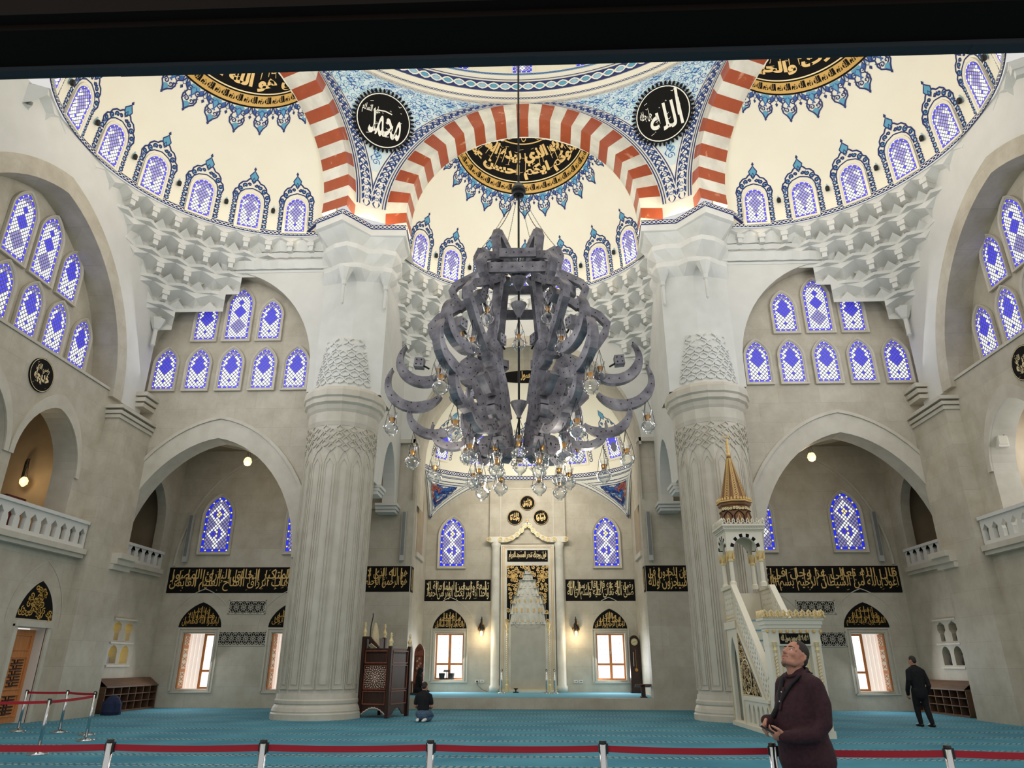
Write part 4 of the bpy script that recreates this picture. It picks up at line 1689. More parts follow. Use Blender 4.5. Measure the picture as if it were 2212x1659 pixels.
# ---- lunettes over windows and door
def lunette(label, cx, zb, hw, rise, P, lines, foliage=False):
    mb = MB()
    lp = arch_loop(cx, hw, zb, zb + .02, zb + rise, 16, .3)
    mb.slab(lp, [], lambda u, v, d: P(u, v, -d), .04, BLACK)
    o = tag(mb.build('lunette_panel'), label, 'inscription', 'pointed black and gold panels')
    mb = MB()
    if foliage:
        for i in range(60):
            rnd = random.Random(i)
            u, v = rnd.uniform(-1, 1) * hw * .85, rnd.uniform(.06, .85) * rise
            if abs(u) / hw > 1 - (v / rise) * .95:
                continue
            mb.rib(spiral(cx + u, zb + v, .1, 1.2, rnd.uniform(0, 6), 10), .035, P, OCHRE, .006)
    else:
        n = len(lines)
        for i, s in enumerate(lines):
            f = (n - 1 - i) / n
            w = hw * (.86 - .75 * f ** 1.1)
            a = zb + rise * (.05 + .7 * f)
            put_text(mb, s, cx - w, cx + w, a, a + rise * (.36 - .1 * f), P, OCHRE if P is PQ else GOLD, .006, .004)
        for q in range(9):
            u = hw * .72 * (q - 4) / 4
            x_ = abs(u) / hw
            top = rise * (sqrt(1 - x_ * x_) * .7 + .3 * (1 - x_) - .16)
            mb.rib([(cx + u, zb + rise * .2), (cx + u, zb + top)], [rise * .018, rise * .03], P, OCHRE if P is PQ else GOLD, .007)
        marks(mb, cx - hw, cx + hw, zb + .05, zb + rise, 36, .024, P, OCHRE if P is PQ else GOLD, .008, inside=lambda u, v: abs(u - cx) / hw < .9 - (v - zb) / rise * .9)
    mb.build('gold_lettering', o)
    # incised arch line around it
    mb = MB()
    mb.rib([(cx - hw * 1.5, zb - .1)] + arch_curve(hw * 1.5, zb + .1, zb + rise * 1.55, 24, .3, cx) + [(cx + hw * 1.5, zb - .1)], .03, P, STONE2, .004)
    struct(mb.build(nname('trim')), 'thin incised pointed line around a lettered lunette', 'trim')
    return o


lunette('pointed black and gold panel over the window by the left corner of the hall', -13.08, 2.93, .86, .95, PQ, ['فيها كتب', 'وما امروا الا', 'ليعبدوا الله مخلصين'])
lunette('pointed black and gold panel beside the left column, partly hidden by it', -9.45, 2.93, .86, .95, PQ, ['كل', 'صلاة العليم', 'قد افلح من تزكى'])
lunette('pointed black and gold panel over the window by the right corner of the hall', 13.08, 2.93, .86, .93, PQ, ['انفسكم', 'وقفا من شعائر', 'المؤمنون فيها دينكم'])
lunette('pointed black and gold panel half hidden behind the minbar portal', 9.45, 2.93, .86, .93, PQ, ['كل', 'صلاة العليم', 'قد افلح من تزكى'])
lunette('pointed black and gold panel over the window left of the mihrab', -AW, 3.08, .8, .93, PA, ['اهدنا', 'الصراط المستقيم', 'اياك نعبد واياك نستعين'])
lunette('pointed black and gold panel over the window right of the mihrab', AW, 3.08, .8, .93, PA, ['مالك', 'الحمد لله رب', 'الرحمن الرحيم يوم الدين'])
lunette('pointed panel of gold leaf-work over the wooden door', 20.98, 2.78, .78, 1.08, lambda u, v, h: Vector((-(XE - .005 - h), u, v)), [], True)


# ---- round inscriptions
def roundel(label, C0, e1, e2, r, line1, line2=None, spikes=False, letters=GOLD, group='round black inscriptions'):
    nrm = e1.cross(e2).normalized()
    if nrm.dot(Vector((0.45, 0, 1.6)) - C0) < 0:
        nrm = -nrm
    P = lambda u, v, h: C0 + e1 * u + e2 * v + nrm * (.02 + h)
    n = 40
    mb = MB()
    mb.slab([(r * cos(2 * pi * i / n), r * sin(2 * pi * i / n)) for i in range(n)], [], lambda u, v, d: P(u, v, -d), .06, BLACK)
    if spikes:
        for i in range(44):
            a = 2 * pi * i / 44
            rr = r * 1.09
            mb.rib([(r * 1.0 * cos(a), r * sin(a)), (r * 1.05 * cos(a), r * 1.05 * sin(a)), (r * 1.14 * cos(a), r * 1.14 * sin(a))], [.06 * r, .1 * r, .05 * r], P, BLACK, -.005)
    o = tag(mb.build('inscription_roundel'), label, 'inscription', group)
    mb = MB()
    mb.rib([(r * .95 * cos(2 * pi * i / n), r * .95 * sin(2 * pi * i / n)) for i in range(n)], r * .035, P, letters, .004, closed=True)
    if line2:
        put_text(mb, line1, -r * .62, r * .62, -r * .52, r * .3, P, letters, .006, .05)
        put_text(mb, line2, -r * .5, r * .5, r * .1, r * .6, P, letters, .006, .02)
    else:
        put_text(mb, line1, -r * .5, r * .66, -r * .6, r * .36, P, letters, .006, .012 if spikes else .015)
    marks(mb, -r * .6, r * .6, -r * .65, r * .7, 16, r * .06, P, letters, .007)
    mb.build('gold_lettering', o)
    return o, P


for s, line, lab in ((-1, 'محمد', 'round black inscription reading Muhammad on the left pendentive'), (1, 'الله', 'round black inscription reading Allah on the right pendentive')):
    a = RAD(30) * -s
    Mr = Matrix.Translation(HC) @ Matrix.Rotation(a, 4, 'Z')
    C0 = Mr @ pend(RCA, 0, .14)
    e1 = ((Mr @ pend(RCA, .3, 0)) - (Mr @ pend(RCA, -.3, 0))).normalized()
    e2 = ((Mr @ pend(RCA - .15, 0, 0)) - (Mr @ pend(RCA + .15, 0, 0))).normalized()
    roundel_o, PR_ = roundel(lab, C0, e1, e2, 1.17, line, None, True, WHITE)
    mb = MB()
    if s < 0:
        put_text(mb, 'عليه السلام', -.95, -.2, .05, .5, PR_, WHITE, .006, .02)
        mb.rib([(-.35, .34), (.0, .4), (.3, .36)], .05, PR_, WHITE, .007)
    else:
        put_text(mb, 'جل جلاله', -.95, -.45, -.1, .4, PR_, WHITE, .006, .02)
        mb.rib([(.62, -.3), (.66, .2), (.7, .85)], [.05, .1, .12], PR_, WHITE, .007)
    mb.build('small_lettering', roundel_o)
EX, EZ = Vector((1, 0, 0)), Vector((0, 0, 1))
for x, z, t1, t2, lab in ((-.06, 8.98, 'قال رسول', 'على', 'topmost of the three round inscriptions over the mihrab'),
                          (-.68, 8.27, 'وحيث ما', 'الله', 'lower left of the three round inscriptions over the mihrab'),
                          (.6, 8.27, 'فولوا', 'كنتم', 'lower right of the three round inscriptions over the mihrab')):
    roundel(lab, Vector((x, 34.27, z)), EX, EZ, .37, t1, t2, group='three round inscriptions over the mihrab')
for s, t1, lab in ((-1, 'خديجة', 'round black inscription on the left side wall between gallery arches'), (1, 'صفية', 'round black inscription on the right side wall at the edge of view')):
    roundel(lab, Vector((s * (XE + .1), 18.85, 9.62)), Vector((0, -s, 0)) if s > 0 else Vector((0, 1, 0)), EZ, .52, t1, 'رضي الله', letters=GOLD2)


# ---- windows of the tympana and the qibla wall
def window_proto(hw, zs, za, design, k=.12, fw=.12, t=.1, pitch=None):
    P = lambda u, v, h: Vector((u, -h, v))
    mb = MB()
    frame_ring(mb, hw, zs, za, P, STONE2, fw, k, t)
    o = mb.build('window')
    mb = MB()
    stained(mb, hw, zs, za, lambda u, v, h: P(u, v, .03 + h), design, .008, k, pitch)
    mb.build('stained_glass', o)
    return o


def put_window(proto, used, x, y, z, rz, label):
    o = copy_tree(proto) if used else proto
    o.location = (x, y, z)
    o.rotation_euler = (0, 0, rz)
    o.name = nname('window')
    return struct(o, label, 'window')


pa = window_proto(.4, 1.0, 1.62, 'tymp', .3)
pb = window_proto(.45, 1.5, 2.17, 'tall', .3, pitch=.125)
pq = window_proto(.58, 1.45, 2.3, 'blue', .25, pitch=.145)
ua = ub = uq = False
for s, side in ((-1, 'left'), (1, 'right')):
    for i, c in enumerate((13.87, 12.58, 11.3, 10.02, 8.76)):
        put_window(pa, ua, s * c, YB - .01, 11.33, 0, '%s window from the corner in the low row over the %s bay arch' % (ORD[i], side))
        ua = True
    put_window(pa, True, s * 12.58, YB - .01, 13.4, 0, 'upper stained window nearest the corner over the %s bay arch' % side)
    put_window(pb, ub, s * 11.3, YB - .01, 13.4, 0, 'tall middle stained window over the %s bay arch' % side)
    ub = True
    put_window(pa, True, s * 10.02, YB - .01, 13.4, 0, 'upper stained window nearest the column over the %s bay arch' % side)
    r = pi / 2 * (1 if s < 0 else -1)
    X_ = s * 15.14
    for i, c in enumerate((21.07, 19.8, 18.55, 17.28)):
        put_window(pa, True, X_, c, 10.93, r, '%s window from the hall corner in the low row of the %s side arch' % (ORD[i], side))
    put_window(pa, True, X_, 19.83, 12.85, r, 'small stained window at the end of the upper row in the %s side arch' % side)
    for i, c in enumerate((18.58, 17.32)):
        put_window(pb, True, X_, c, 12.85, r, '%s tall stained window of the upper row in the %s side arch' % (ORD[i], side))
    for i, c in enumerate(LW):
        put_window(pq, uq, s * (c - .09), YW - .01, 5.88, 0, 'tall blue stained window in the %s bay nearest the %s' % (side, ('corner', 'column')[i]))
        uq = True
    put_window(pq, True, s * 3.74, 34.49, 5.97, 0, 'tall blue stained window %s of the mihrab' % side)

# drum windows of the central dome
mb = MB()
P = lambda u, v, h: Vector((u, -h, v))
frame_ring(mb, .42, 1.4, 1.9, P, CREAM, .14, 0, .08)
dw = mb.build('window')
mb = MB()
stained(mb, .42, 1.4, 1.9, lambda u, v, h: P(u, v, .03 + h), 'blue', .008, 0)
mb.build('stained_glass', dw)
for q in range(-3, 4):
    o = dw if q == -3 else copy_tree(dw)
    a = q * RAD(15)
    o.location = (10.70 * sin(a), 12.7 + 10.70 * cos(a), 25.66)
    o.rotation_euler = (0, 0, -a)
    o.name = nname('window')
    struct(o, '%s drum window of the central dome, counted from the left' % ORD[q + 3], 'window')


# ---- alcove half-dome
AN, ARD, AH, AZ = 31.4, 4.95, 4.85, 10.3


def apt(th, ph, h=0.0):
    x, y, z = sin(th) * sin(ph), cos(th) * sin(ph), cos(ph)
    ry = 3.05
    nv = Vector((x / ARD, y / ry, z / AH)).normalized()
    return Vector((ARD * x, AN + ry * y, AZ + AH * z)) - nv * h


mb = MB()
NT, NP = 40, 16
vs = [apt(-RAD(92) + RAD(184) * i / NT, pi / 2 * j / NP) for j in range(NP + 1) for i in range(NT + 1)]
mb.add(vs, [(j * (NT + 1) + i, j * (NT + 1) + i + 1, (j + 1) * (NT + 1) + i + 1, (j + 1) * (NT + 1) + i) for j in range(NP) for i in range(NT)], CREAM)
struct(mb.build('ceiling_alcove', smooth=True), 'small cream half-dome over the mihrab alcove', 'ceiling')
mb = MB()
La = RAD(170) * 4.2
Pr_ = lambda u, v, h: apt(-RAD(85) + u / 4.2, RAD(90), .03 + h) + Vector((0, 0, v - .12))
chain_band(mb, La, .2, Pr_, NAVY, WHITE, .3)
struct(mb.build(nname('trim')), 'navy chain border along the rim of the alcove half-dome', 'trim')


def seg_arc(ax, bx, n):
    return [ax + (bx - ax) * i / n for i in range(n + 1)]


# corner pendentives of the alcove
for s, side in ((-1, 'left'), (1, 'right')):
    def Pp(t, q, h, s=s):
        """t 0..1 along the rim from the side wall to the back wall, q 0..1 down to the lower edge"""
        th = RAD(84) - t * RAD(72)
        R_ = apt(th, RAD(90), 0) + Vector((0, 0, -.12))
        cn = Vector((4.93, 34.42, 8.15))
        A0 = apt(RAD(84), RAD(90), 0)
        B0 = apt(RAD(12), RAD(90), 0)
        if t < .4:
            f = t / .4
            Cn = Vector((4.93, A0.y + (cn.y - A0.y) * f, AZ - .12 - (AZ - .12 - cn.z) * f ** 2.0))
        else:
            f = (t - .4) / .6
            Cn = Vector((cn.x + (B0.x - cn.x) * f, 34.42, cn.z + (AZ - .14 - cn.z) * sin(f * pi / 2) ** .8))
        p = R_ * (1 - q) + Cn * q
        d = Vector((0, 29.0, 9.0)) - p
        d.normalize()
        p = p + d * h
        return Vector((s * p.x, p.y, p.z))
    mb = MB()
    nt, nq = 24, 8
    vs = [Pp(i / nt, j / nq, .01) for j in range(nq + 1) for i in range(nt + 1)]
    mb.add(vs, [(j * (nt + 1) + i, j * (nt + 1) + i + 1, (j + 1) * (nt + 1) + i + 1, (j + 1) * (nt + 1) + i) for j in range(nq) for i in range(nt)], WHITE)
    def span(t_):
        return max(.05, (Pp(t_, 0, 0) - Pp(t_, 1, 0)).length)
    PL = lambda u, v, h: Pp(u, 1 - min(.5, v / span(u)), h + .02)
    PU = lambda u, v, h: Pp(u, min(.5, v / span(u)), h + .02)
    for PX_, off in ((PL, .1), (PU, .16)):
        mb.rib([(i / 40, off + .12) for i in range(41)], .24, PX_, NAVY, .004)
        for ph in (0, pi):
            mb.rib([(i / 160, off + .12 + .075 * sin(i * .62 + ph)) for i in range(161)], .045, PX_, WHITE, .01)
        mb.rib([(i / 40, off - .04) for i in range(41)], .03, PX_, NAVY, .006)
        mb.rib([(i / 40, off + .36) for i in range(41)], .035, PX_, NAVY, .006)
    # inner triangle with coloured scrolls
    inn = [i / 40 for i in range(41) if span(i / 40) > 1.35]
    mb.rib([(t_, .55) for t_ in inn], .04, PL, NAVY, .01)
    mb.rib([(t_, .62) for t_ in inn], .04, PU, NAVY, .01)
    rnd = random.Random(5)
    for i in range(170):
        t_ = rnd.uniform(inn[0], inn[-1])
        L_ = span(t_)
        d_ = rnd.uniform(.6, L_)
        if L_ - d_ < .66 or d_ < .62:
            continue
        q_ = 1 - d_ / L_
        c_ = rnd.choice((NAVY, NAVY, BLUE, RUST))
        pts = [(t_ + .03 * math.cos(a_ * .7) * (1 - a_ / 13), q_ + .1 / L_ * math.sin(a_ * .7) * (1 - a_ / 13)) for a_ in range(11)]
        mb.rib(pts, .016, Pp, c_, .03 + .0002 * i)
    rosette(mb, .4, .52, .05, Pp, BLUE, TURQ, .075, 4)
    struct(mb.build('ceiling_alcove_pendentive_' + side), 'painted corner triangle under the alcove half-dome on the ' + side, 'ceiling')

# alcove windows
for q in range(-2, 3):
    th0 = q * RAD(30.5)
    Pq = lambda u, v, h: apt(th0 + u / 4.1, RAD(83) - v / 4.85, h)
    mb = MB()
    frame_ring(mb, .42, 1.05, 1.5, Pq, CREAM, .12, 0.0, .06)
    o = mb.build(nname('window'))
    struct(o, '%s stained window of the small alcove half-dome, counted from the left' % ORD[q + 2], 'window')
    mb = MB()
    stained(mb, .42, 1.05, 1.5, lambda u, v, h: Pq(u, v, .012 + h), 'tymp' if q else 'dome', .04, 0.0)
    mb.build('stained_glass', o)
    mb = MB()
    Po2 = lambda u, v, h: Pq(u, v, .012 + h)
    for s in (-1, 1):
        for i in range(5):
            y = .1 + .23 * i
            mb.rib([(s * .66 + .075 * cos(2 * pi * j / 8), y + .075 * sin(2 * pi * j / 8)) for j in range(8)], .035, Po2, NAVY, .002, closed=True)
            mb.rib([(s * .66, y + .07), (s * .74, y + .11), (s * .66, y + .15)], .03, Po2, NAVY, .002)
        mb.rib([(s * .68, 1.2), (s * .76, 1.38), (s * .68, 1.58), (s * .56, 1.68), (s * .44, 1.9), (s * .24, 2.0), (s * .12, 2.14)], .045, Po2, NAVY, .003)
        for cx, cy, r in ((.62, 1.42, .1), (.48, 1.66, .11), (.28, 1.82, .1)):
            mb.rib(spiral(s * cx, cy, r, 1.2, s, 12, s), .035, Po2, NAVY, .004)
            mb.poly([(s * cx + r * .9 * cos(2 * pi * i / 8), cy + r * .6 * sin(2 * pi * i / 8)) for i in range(8)], Po2, TURQ, .001)
    mb.poly([(-.14, 2.14), (-.18, 2.26), (0, 2.5), (.18, 2.26), (.14, 2.14), (0, 2.0)], Po2, TURQ, .002)
    mb.rib([(-.14, 2.12), (-.18, 2.26), (0, 2.52), (.18, 2.26), (.14, 2.12), (0, 1.98)], .035, Po2, NAVY, .004, closed=True)
    mb.build('painted_surround', o)
# crown panel of the alcove
mb = MB()
vs, fs = [], []
n = 40
for i in range(n + 1):
    th = -RAD(90) + RAD(180) * i / n
    for j in range(5):
        vs.append(apt(th, RAD(24) * j / 4, .03))
for i in range(n):
    for j in range(4):
        fs.append((i * 5 + j, (i + 1) * 5 + j, (i + 1) * 5 + j + 1, i * 5 + j + 1))
mb.add(vs, fs, BLACK)
o = tag(mb.build('inscription_medallion'), 'black and gold inscription in the crown of the alcove, seen through the chandelier', 'inscription')
mb = MB()
put_text(mb, 'وقال رسول الله', -.9, .9, 0, 1, lambda u, v, h: Vector((u * .95, 0, 0)) + Vector((0, apt(0, RAD(21 - 12 * v), .045).y, apt(0, RAD(21 - 12 * v), .045).z)), GOLD, 0, .04)
mb.build('gold_lettering', o)
# ================================================================== FURNISHINGS
ZP = 0.405                                    # top of the alcove platform


# ---- door head over the camera, its backlit shade put into a black colour
mb = MB()
mb.box((-3.2, 0.86, 2.612), (3.6, 0.936, 3.4), LINTELM)
mb.box((-3.2, 0.84, 2.625), (3.6, 0.86, 2.66), LINTELM)
struct(mb.build('trim_lintel'), 'board of the doorway the hall is seen through, its backlit shade coloured black', 'trim')
mb = MB()
mb.add([(-3.2, .936, 2.607), (3.6, .936, 2.597), (3.6, .957, 2.597), (-3.2, .957, 2.607)], [(0, 1, 2, 3)], STRIPM)
rnd = random.Random(2)
x = -3.2
while x < 3.5:
    w = rnd.uniform(.12, .5)
    e = rnd.choice((0, 0, .004, .007))
    zz = 2.607 - (x + 3.2) / 6.8 * .01
    mb.box((x, .937, zz - .001), (min(x + w, 3.6), .957 - e, zz + .03), STRIPM)
    x += w
struct(mb.build('trim_weatherstrip'), 'ragged grey strip along the backlit door head', 'trim')

# ---- balustrades of the galleries
def balustrade(label, x, s, y0, y1, z0, h=.9, proj=.16):
    t = thing('gallery_balustrade', label, 'balustrade', (s * x, (y0 + y1) / 2, z0), 0, 'pierced gallery balustrades')
    L = (y1 - y0) / 2
    mb = MB()
    mb.box((min(0, -s * (proj + .14)), -L, -.14), (max(0, -s * (proj + .14)), L, .02), STONE2)
    mb.box((min(0, -s * (proj + .06)), -L, -.26), (max(0, -s * (proj + .06)), L, -.14), STONE2)
    mb.build('ledge', t)
    n = int(round((y1 - y0) / .45))
    holes = []
    for i in range(n):
        c = -L + (i + .5) * 2 * L / n
        holes.append([(c - .11, .16), (c + .11, .16), (c + .11, .4), (c + .15, .5), (c, .66), (c - .15, .5), (c - .11, .4)])
    mb = MB()
    mb.slab([(-L, .02), (L, .02), (L, h - .1), (-L, h - .1)], holes, lambda u, v, d: Vector((-s * (proj - d), u, v)), .12, PLASTER)
    mb.build('pierced_panel', t)
    mb = MB()
    mb.box((min(-s * (proj + .06), -s * (proj - .2)), -L, h - .1), (max(-s * (proj + .06), -s * (proj - .2)), L, h), PLASTER)
    mb.build('handrail', t)
    return t


for s, side in ((-1, 'left'), (1, 'right')):
    balustrade('pale pierced balustrade of the gallery on the %s side wall' % side, XE, s, 9.0, 22.25, 4.95)
    balustrade('short pierced balustrade in the %s corner bay' % side, XB, s, 25.4, 28.3, 5.05, .72, .06)
    # gallery columns
    for yc in (18.36, 15.12):
        t = thing('gallery_column', 'slim pale column with a carved capital in the %s gallery arcade, %s the hall corner' % (side, 'nearer' if yc > 17 else 'farther from'), 'column', (s * (XE + .5), yc, 4.8), 0, 'gallery columns')
        mb = MB()
        mb.lathe([(.24, 0), (.24, .1), (.2, .2)], STONE2, 16)
        mb.build('base', t)
        mb = MB()
        mb.lathe([(.17, .2), (.155, 1.55), (.17, 1.6)], STONE2, 16)
        mb.lathe([(.165, 1.56), (.18, 1.58), (.165, 1.66)], DARK, 16)
        mb.build('shaft', t, True)
        mb = MB()
        mb.lathe([(.17, 1.66), (.2, 1.75), (.18, 1.8), (.26, 1.95), (.24, 2.0), (.34, 2.15), (.36, 2.3)], STONE2, 12)
        for i in range(12):
            a = 2 * pi * i / 12
            mb.bar([(0, 1.7), (.06, 1.85), (0, 2.1)], [.03, .1, .02], .05, STONE2, lambda u, v, d, a=a: Vector(((.23 + d) * cos(a) - u * sin(a), (.23 + d) * sin(a) + u * cos(a), v)))
        mb.build('capital', t)

# ---- lights hung in the bays
for s, side in ((-1, 'left'), (1, 'right')):
    t = thing('pendant_lamp', 'small glowing glass lamp hung from the %s bay ceiling' % side, 'lamp', (s * 11.04, 26.5, 9.02))
    mb = MB()
    mb.lathe([(.04, -.16), (.12, -.12), (.17, 0), (.13, .12), (.09, .17)], G_BULB, 8)
    mb.build('glass_shade', t)
    mb = MB()
    for a in (0, 2.1, 4.2):
        mb.tube([(.1 * cos(a), .1 * sin(a), .15), (0, 0, .62)], .008, DARK, 5)
    mb.tube([(0, 0, .6), (0, 0, 1.18)], .01, DARK, 5)
    mb.build('chain', t)
    light('pendant_light', 'POINT', (s * 11.04, 26.3, 8.6), 24, (1, .8, .55), .15)

# ---- wall sconces of the alcove
for x, side in ((-2.23, 'left'), (2.15, 'right')):
    t = thing('wall_sconce', 'pierced dark lantern with a glowing bulb %s of the mihrab' % side, 'lamp', (x, 34.28, 2.77), 0, 'lanterns beside the mihrab')
    mb = MB()
    mb.lathe([(.02, .78), (.05, .74), (.03, .7), (.06, .6), (.17, .36), (.17, .3), (.1, .24)], DARK, 10, cap=False)
    for i in range(10):
        a = 2 * pi * i / 10
        mb.bar([(0, .26), (.05, .34), (0, .44), (-.04, .52), (0, .62)], .03, .03, BRASS if i % 3 == 0 else DARK, lambda u, v, d, a=a: Vector(((.15 - max(0, v - .38) * .45 + d) * cos(a) - u * sin(a), (.15 - max(0, v - .38) * .45 + d) * sin(a) + u * cos(a), v)))
    mb.build('lantern_body', t)
    mb = MB()
    mb.lathe([(.02, .0), (.06, .04), (.075, .14), (.05, .26)], G_BULB, 10)
    mb.build('bulb', t, True)
    mb = MB()
    mb.tube([(0, 0, .78), (0, .08, .86), (0, .22, .8)], .018, DARK, 6)
    mb.build('wall_arm', t)
    light('sconce_light', 'POINT', (x, 33.95, 2.75), 26, (1, .78, .48), .07)
t = thing('wall_sconce', 'iron bracket lamp glowing in the left gallery', 'lamp', (-16.75, 22.5, 7.15))
mb = MB()
mb.box((-.3, .04, .1), (-.24, .1, .85), DARK)
mb.tube([(-.27, .05, .8), (-.1, -.15, .86), (.1, -.3, .82)], .022, DARK, 6)
mb.tube([(-.27, .05, .35), (-.12, -.1, .5), (0, -.22, .8)], .018, DARK, 6)
mb.build('wall_bracket', t)
mb = MB()
mb.lathe([(.03, -.12), (.12, -.02), (.13, .1), (.07, .2)], G_BULB, 8, (.1, -.3, 0))
mb.build('glass_shade', t)
mb = MB()
for a in (0, 2.1, 4.2):
    mb.tube([(.1 + .08 * cos(a), -.3 + .08 * sin(a), .15), (.1, -.3, .8)], .008, DARK, 5)
mb.build('chain', t)
light('gallery_lamp_light', 'POINT', (-16.4, 21.6, 7.2), 22, (1, .72, .4), .12)
light('gallery_daylight', 'AREA', (17.4, 20.6, 8.0), 150, DAY, 2.6, 2.0, aim=(14.4, 20.6, 7.5))

mb = MB()
mb.box((-15.95, 20.2, 4.8), (-15.5, 20.95, 6.25), mat('dark_red_lacquer', lin(92, 26, 24), .4))
mb.box((-15.97, 20.17, 6.25), (-15.47, 20.98, 6.32), MATS['dark_red_lacquer'])
tag(mb.build('cabinet'), 'dark red cabinet standing behind the left gallery balustrade', 'cabinet')

# ---- line-array loudspeakers
for x, y, z0, z1, lab in ((-14.08, YW, 5.45, 7.4, 'slim grey wall loudspeaker in the left bay beside a blue window'), (-5.1, YW, 5.48, 7.5, 'slim grey wall loudspeaker left of the alcove, above the lettered band'),
                          (4.97, YW, 5.45, 7.45, 'slim grey wall loudspeaker right of the alcove, above the lettered band'), (14.06, YW, 5.4, 7.4, 'slim grey wall loudspeaker in the right bay beside a blue window')):
    t = thing('loudspeaker', lab, 'speaker', (x, y - .16, z0), 0, 'slim wall loudspeakers')
    h = z1 - z0
    mb = MB()
    mb.box((-.09, -.07, 0), (.09, .07, h), noisy('light_grey_case', [(0, lin(182, 182, 178)), (1, lin(190, 190, 186))]))
    mb.build('case', t)
    mb = MB()
    mb.box((-.065, -.08, .22), (.065, -.068, h - .04), noisy('speaker_cloth', [(0, lin(120, 120, 118)), (1, lin(140, 140, 138))]))
    mb.build('grille', t)
    mb = MB()
    mb.box((-.05, .07, .3), (.05, .17, .4), DARK)
    mb.box((-.05, .07, h - .4), (.05, .17, h - .3), DARK)
    mb.build('bracket', t)
t = thing('loudspeaker', 'white box loudspeaker in the right gallery arch', 'speaker', (14.75, 21.3, 7.8))
mb = MB()
mb.box((-.16, -.2, 0), (.16, .12, .5), REVEAL)
mb.build('case', t)
mb = MB()
mb.box((-.13, -.215, .08), (.13, -.2, .46), CREAMW)
mb.lathe([(.03, 0), (.03, .012)], DARK, 10, M=Matrix.Translation((.05, -.215, .38)) @ Matrix.Rotation(pi / 2, 4, 'X'))
mb.build('grille', t)
mb = MB()
mb.box((-.05, .12, .2), (.05, .25, .3), DARK)
mb.build('bracket', t)

# ---- star-lattice ventilation grilles
def grille(label, x0, x1, z0, z1):
    t = thing('vent_grille', label, 'grille', ((x0 + x1) / 2, YW, z0), 0, 'star-pattern ventilation grilles')
    w, h = (x1 - x0) / 2, z1 - z0
    mb = MB()
    mb.box((-w, -.015, 0), (w, -.004, h), BLACK)
    mb.build('backing', t)
    mb = MB()
    rect = [(-w, 0), (w, 0), (w, h), (-w, h)]
    P = lambda u, v, d: Vector((u, -.03 - d, v))
    p = h / 2
    b = .02

    def seg(ax, ay, bx, by):
        l = hypot(bx - ax, by - ay) or 1
        nx, ny = -(by - ay) / l * b / 2, (bx - ax) / l * b / 2
        q = clip([(ax + nx, ay + ny), (ax - nx, ay - ny), (bx - nx, by - ny), (bx + nx, by + ny)][::-1], rect)
        q2 = clip([(ax + nx, ay + ny), (ax - nx, ay - ny), (bx - nx, by - ny), (bx + nx, by + ny)], rect)
        q = q if len(q) > 2 else q2
        if len(q) > 2:
            mb.slab(q, [], lambda u, v, d: P(u, v, -d), .025, STONE2)
    n = int(2 * w / (p * 1.1)) + 2
    for i in range(-n, n + 1):
        for j in range(0, 3):
            cx, cy = (i + (.5 if j % 2 else 0)) * p * 1.1, j * p
            R_ = p * .36
            pts = [(cx + R_ * cos(pi * k / 3), cy + R_ * sin(pi * k / 3)) for k in range(6)]
            for k in range(6):
                a, c = pts[k], pts[(k + 1) % 6]
                seg(a[0], a[1], c[0], c[1])
                e = (cx + p * .62 * cos(pi * k / 3), cy + p * .62 * sin(pi * k / 3))
                seg(a[0], a[1], e[0], e[1])
                if k < 3:
                    g_ = (p * .6 * cos(pi * k / 3 + pi / 6), p * .6 * sin(pi * k / 3 + pi / 6))
                    seg(cx - g_[0], cy - g_[1], cx + g_[0], cy + g_[1])
    for q in ([(-w, 0), (w, .03)], [(-w, h - .03), (w, h)], [(-w, 0), (-w + .03, h)], [(w - .03, 0), (w, h)]):
        mb.box((q[0][0], -.035, q[0][1]), (q[1][0], -.01, q[1][1]), STONE2)
    mb.build('star_lattice', t)


grille('upper star-pattern grille on the left bay wall under the lettered band', -12.02, -10.5, 3.42, 3.96)
grille('lower star-pattern grille on the left bay wall between the windows', -12.26, -10.34, 2.24, 2.77)
grille('upper star-pattern grille on the right bay wall under the lettered band', 10.5, 12.0, 3.41, 3.94)
grille('lower star-pattern grille on the right bay wall beside the minbar portal', 10.3, 12.22, 2.23, 2.77)

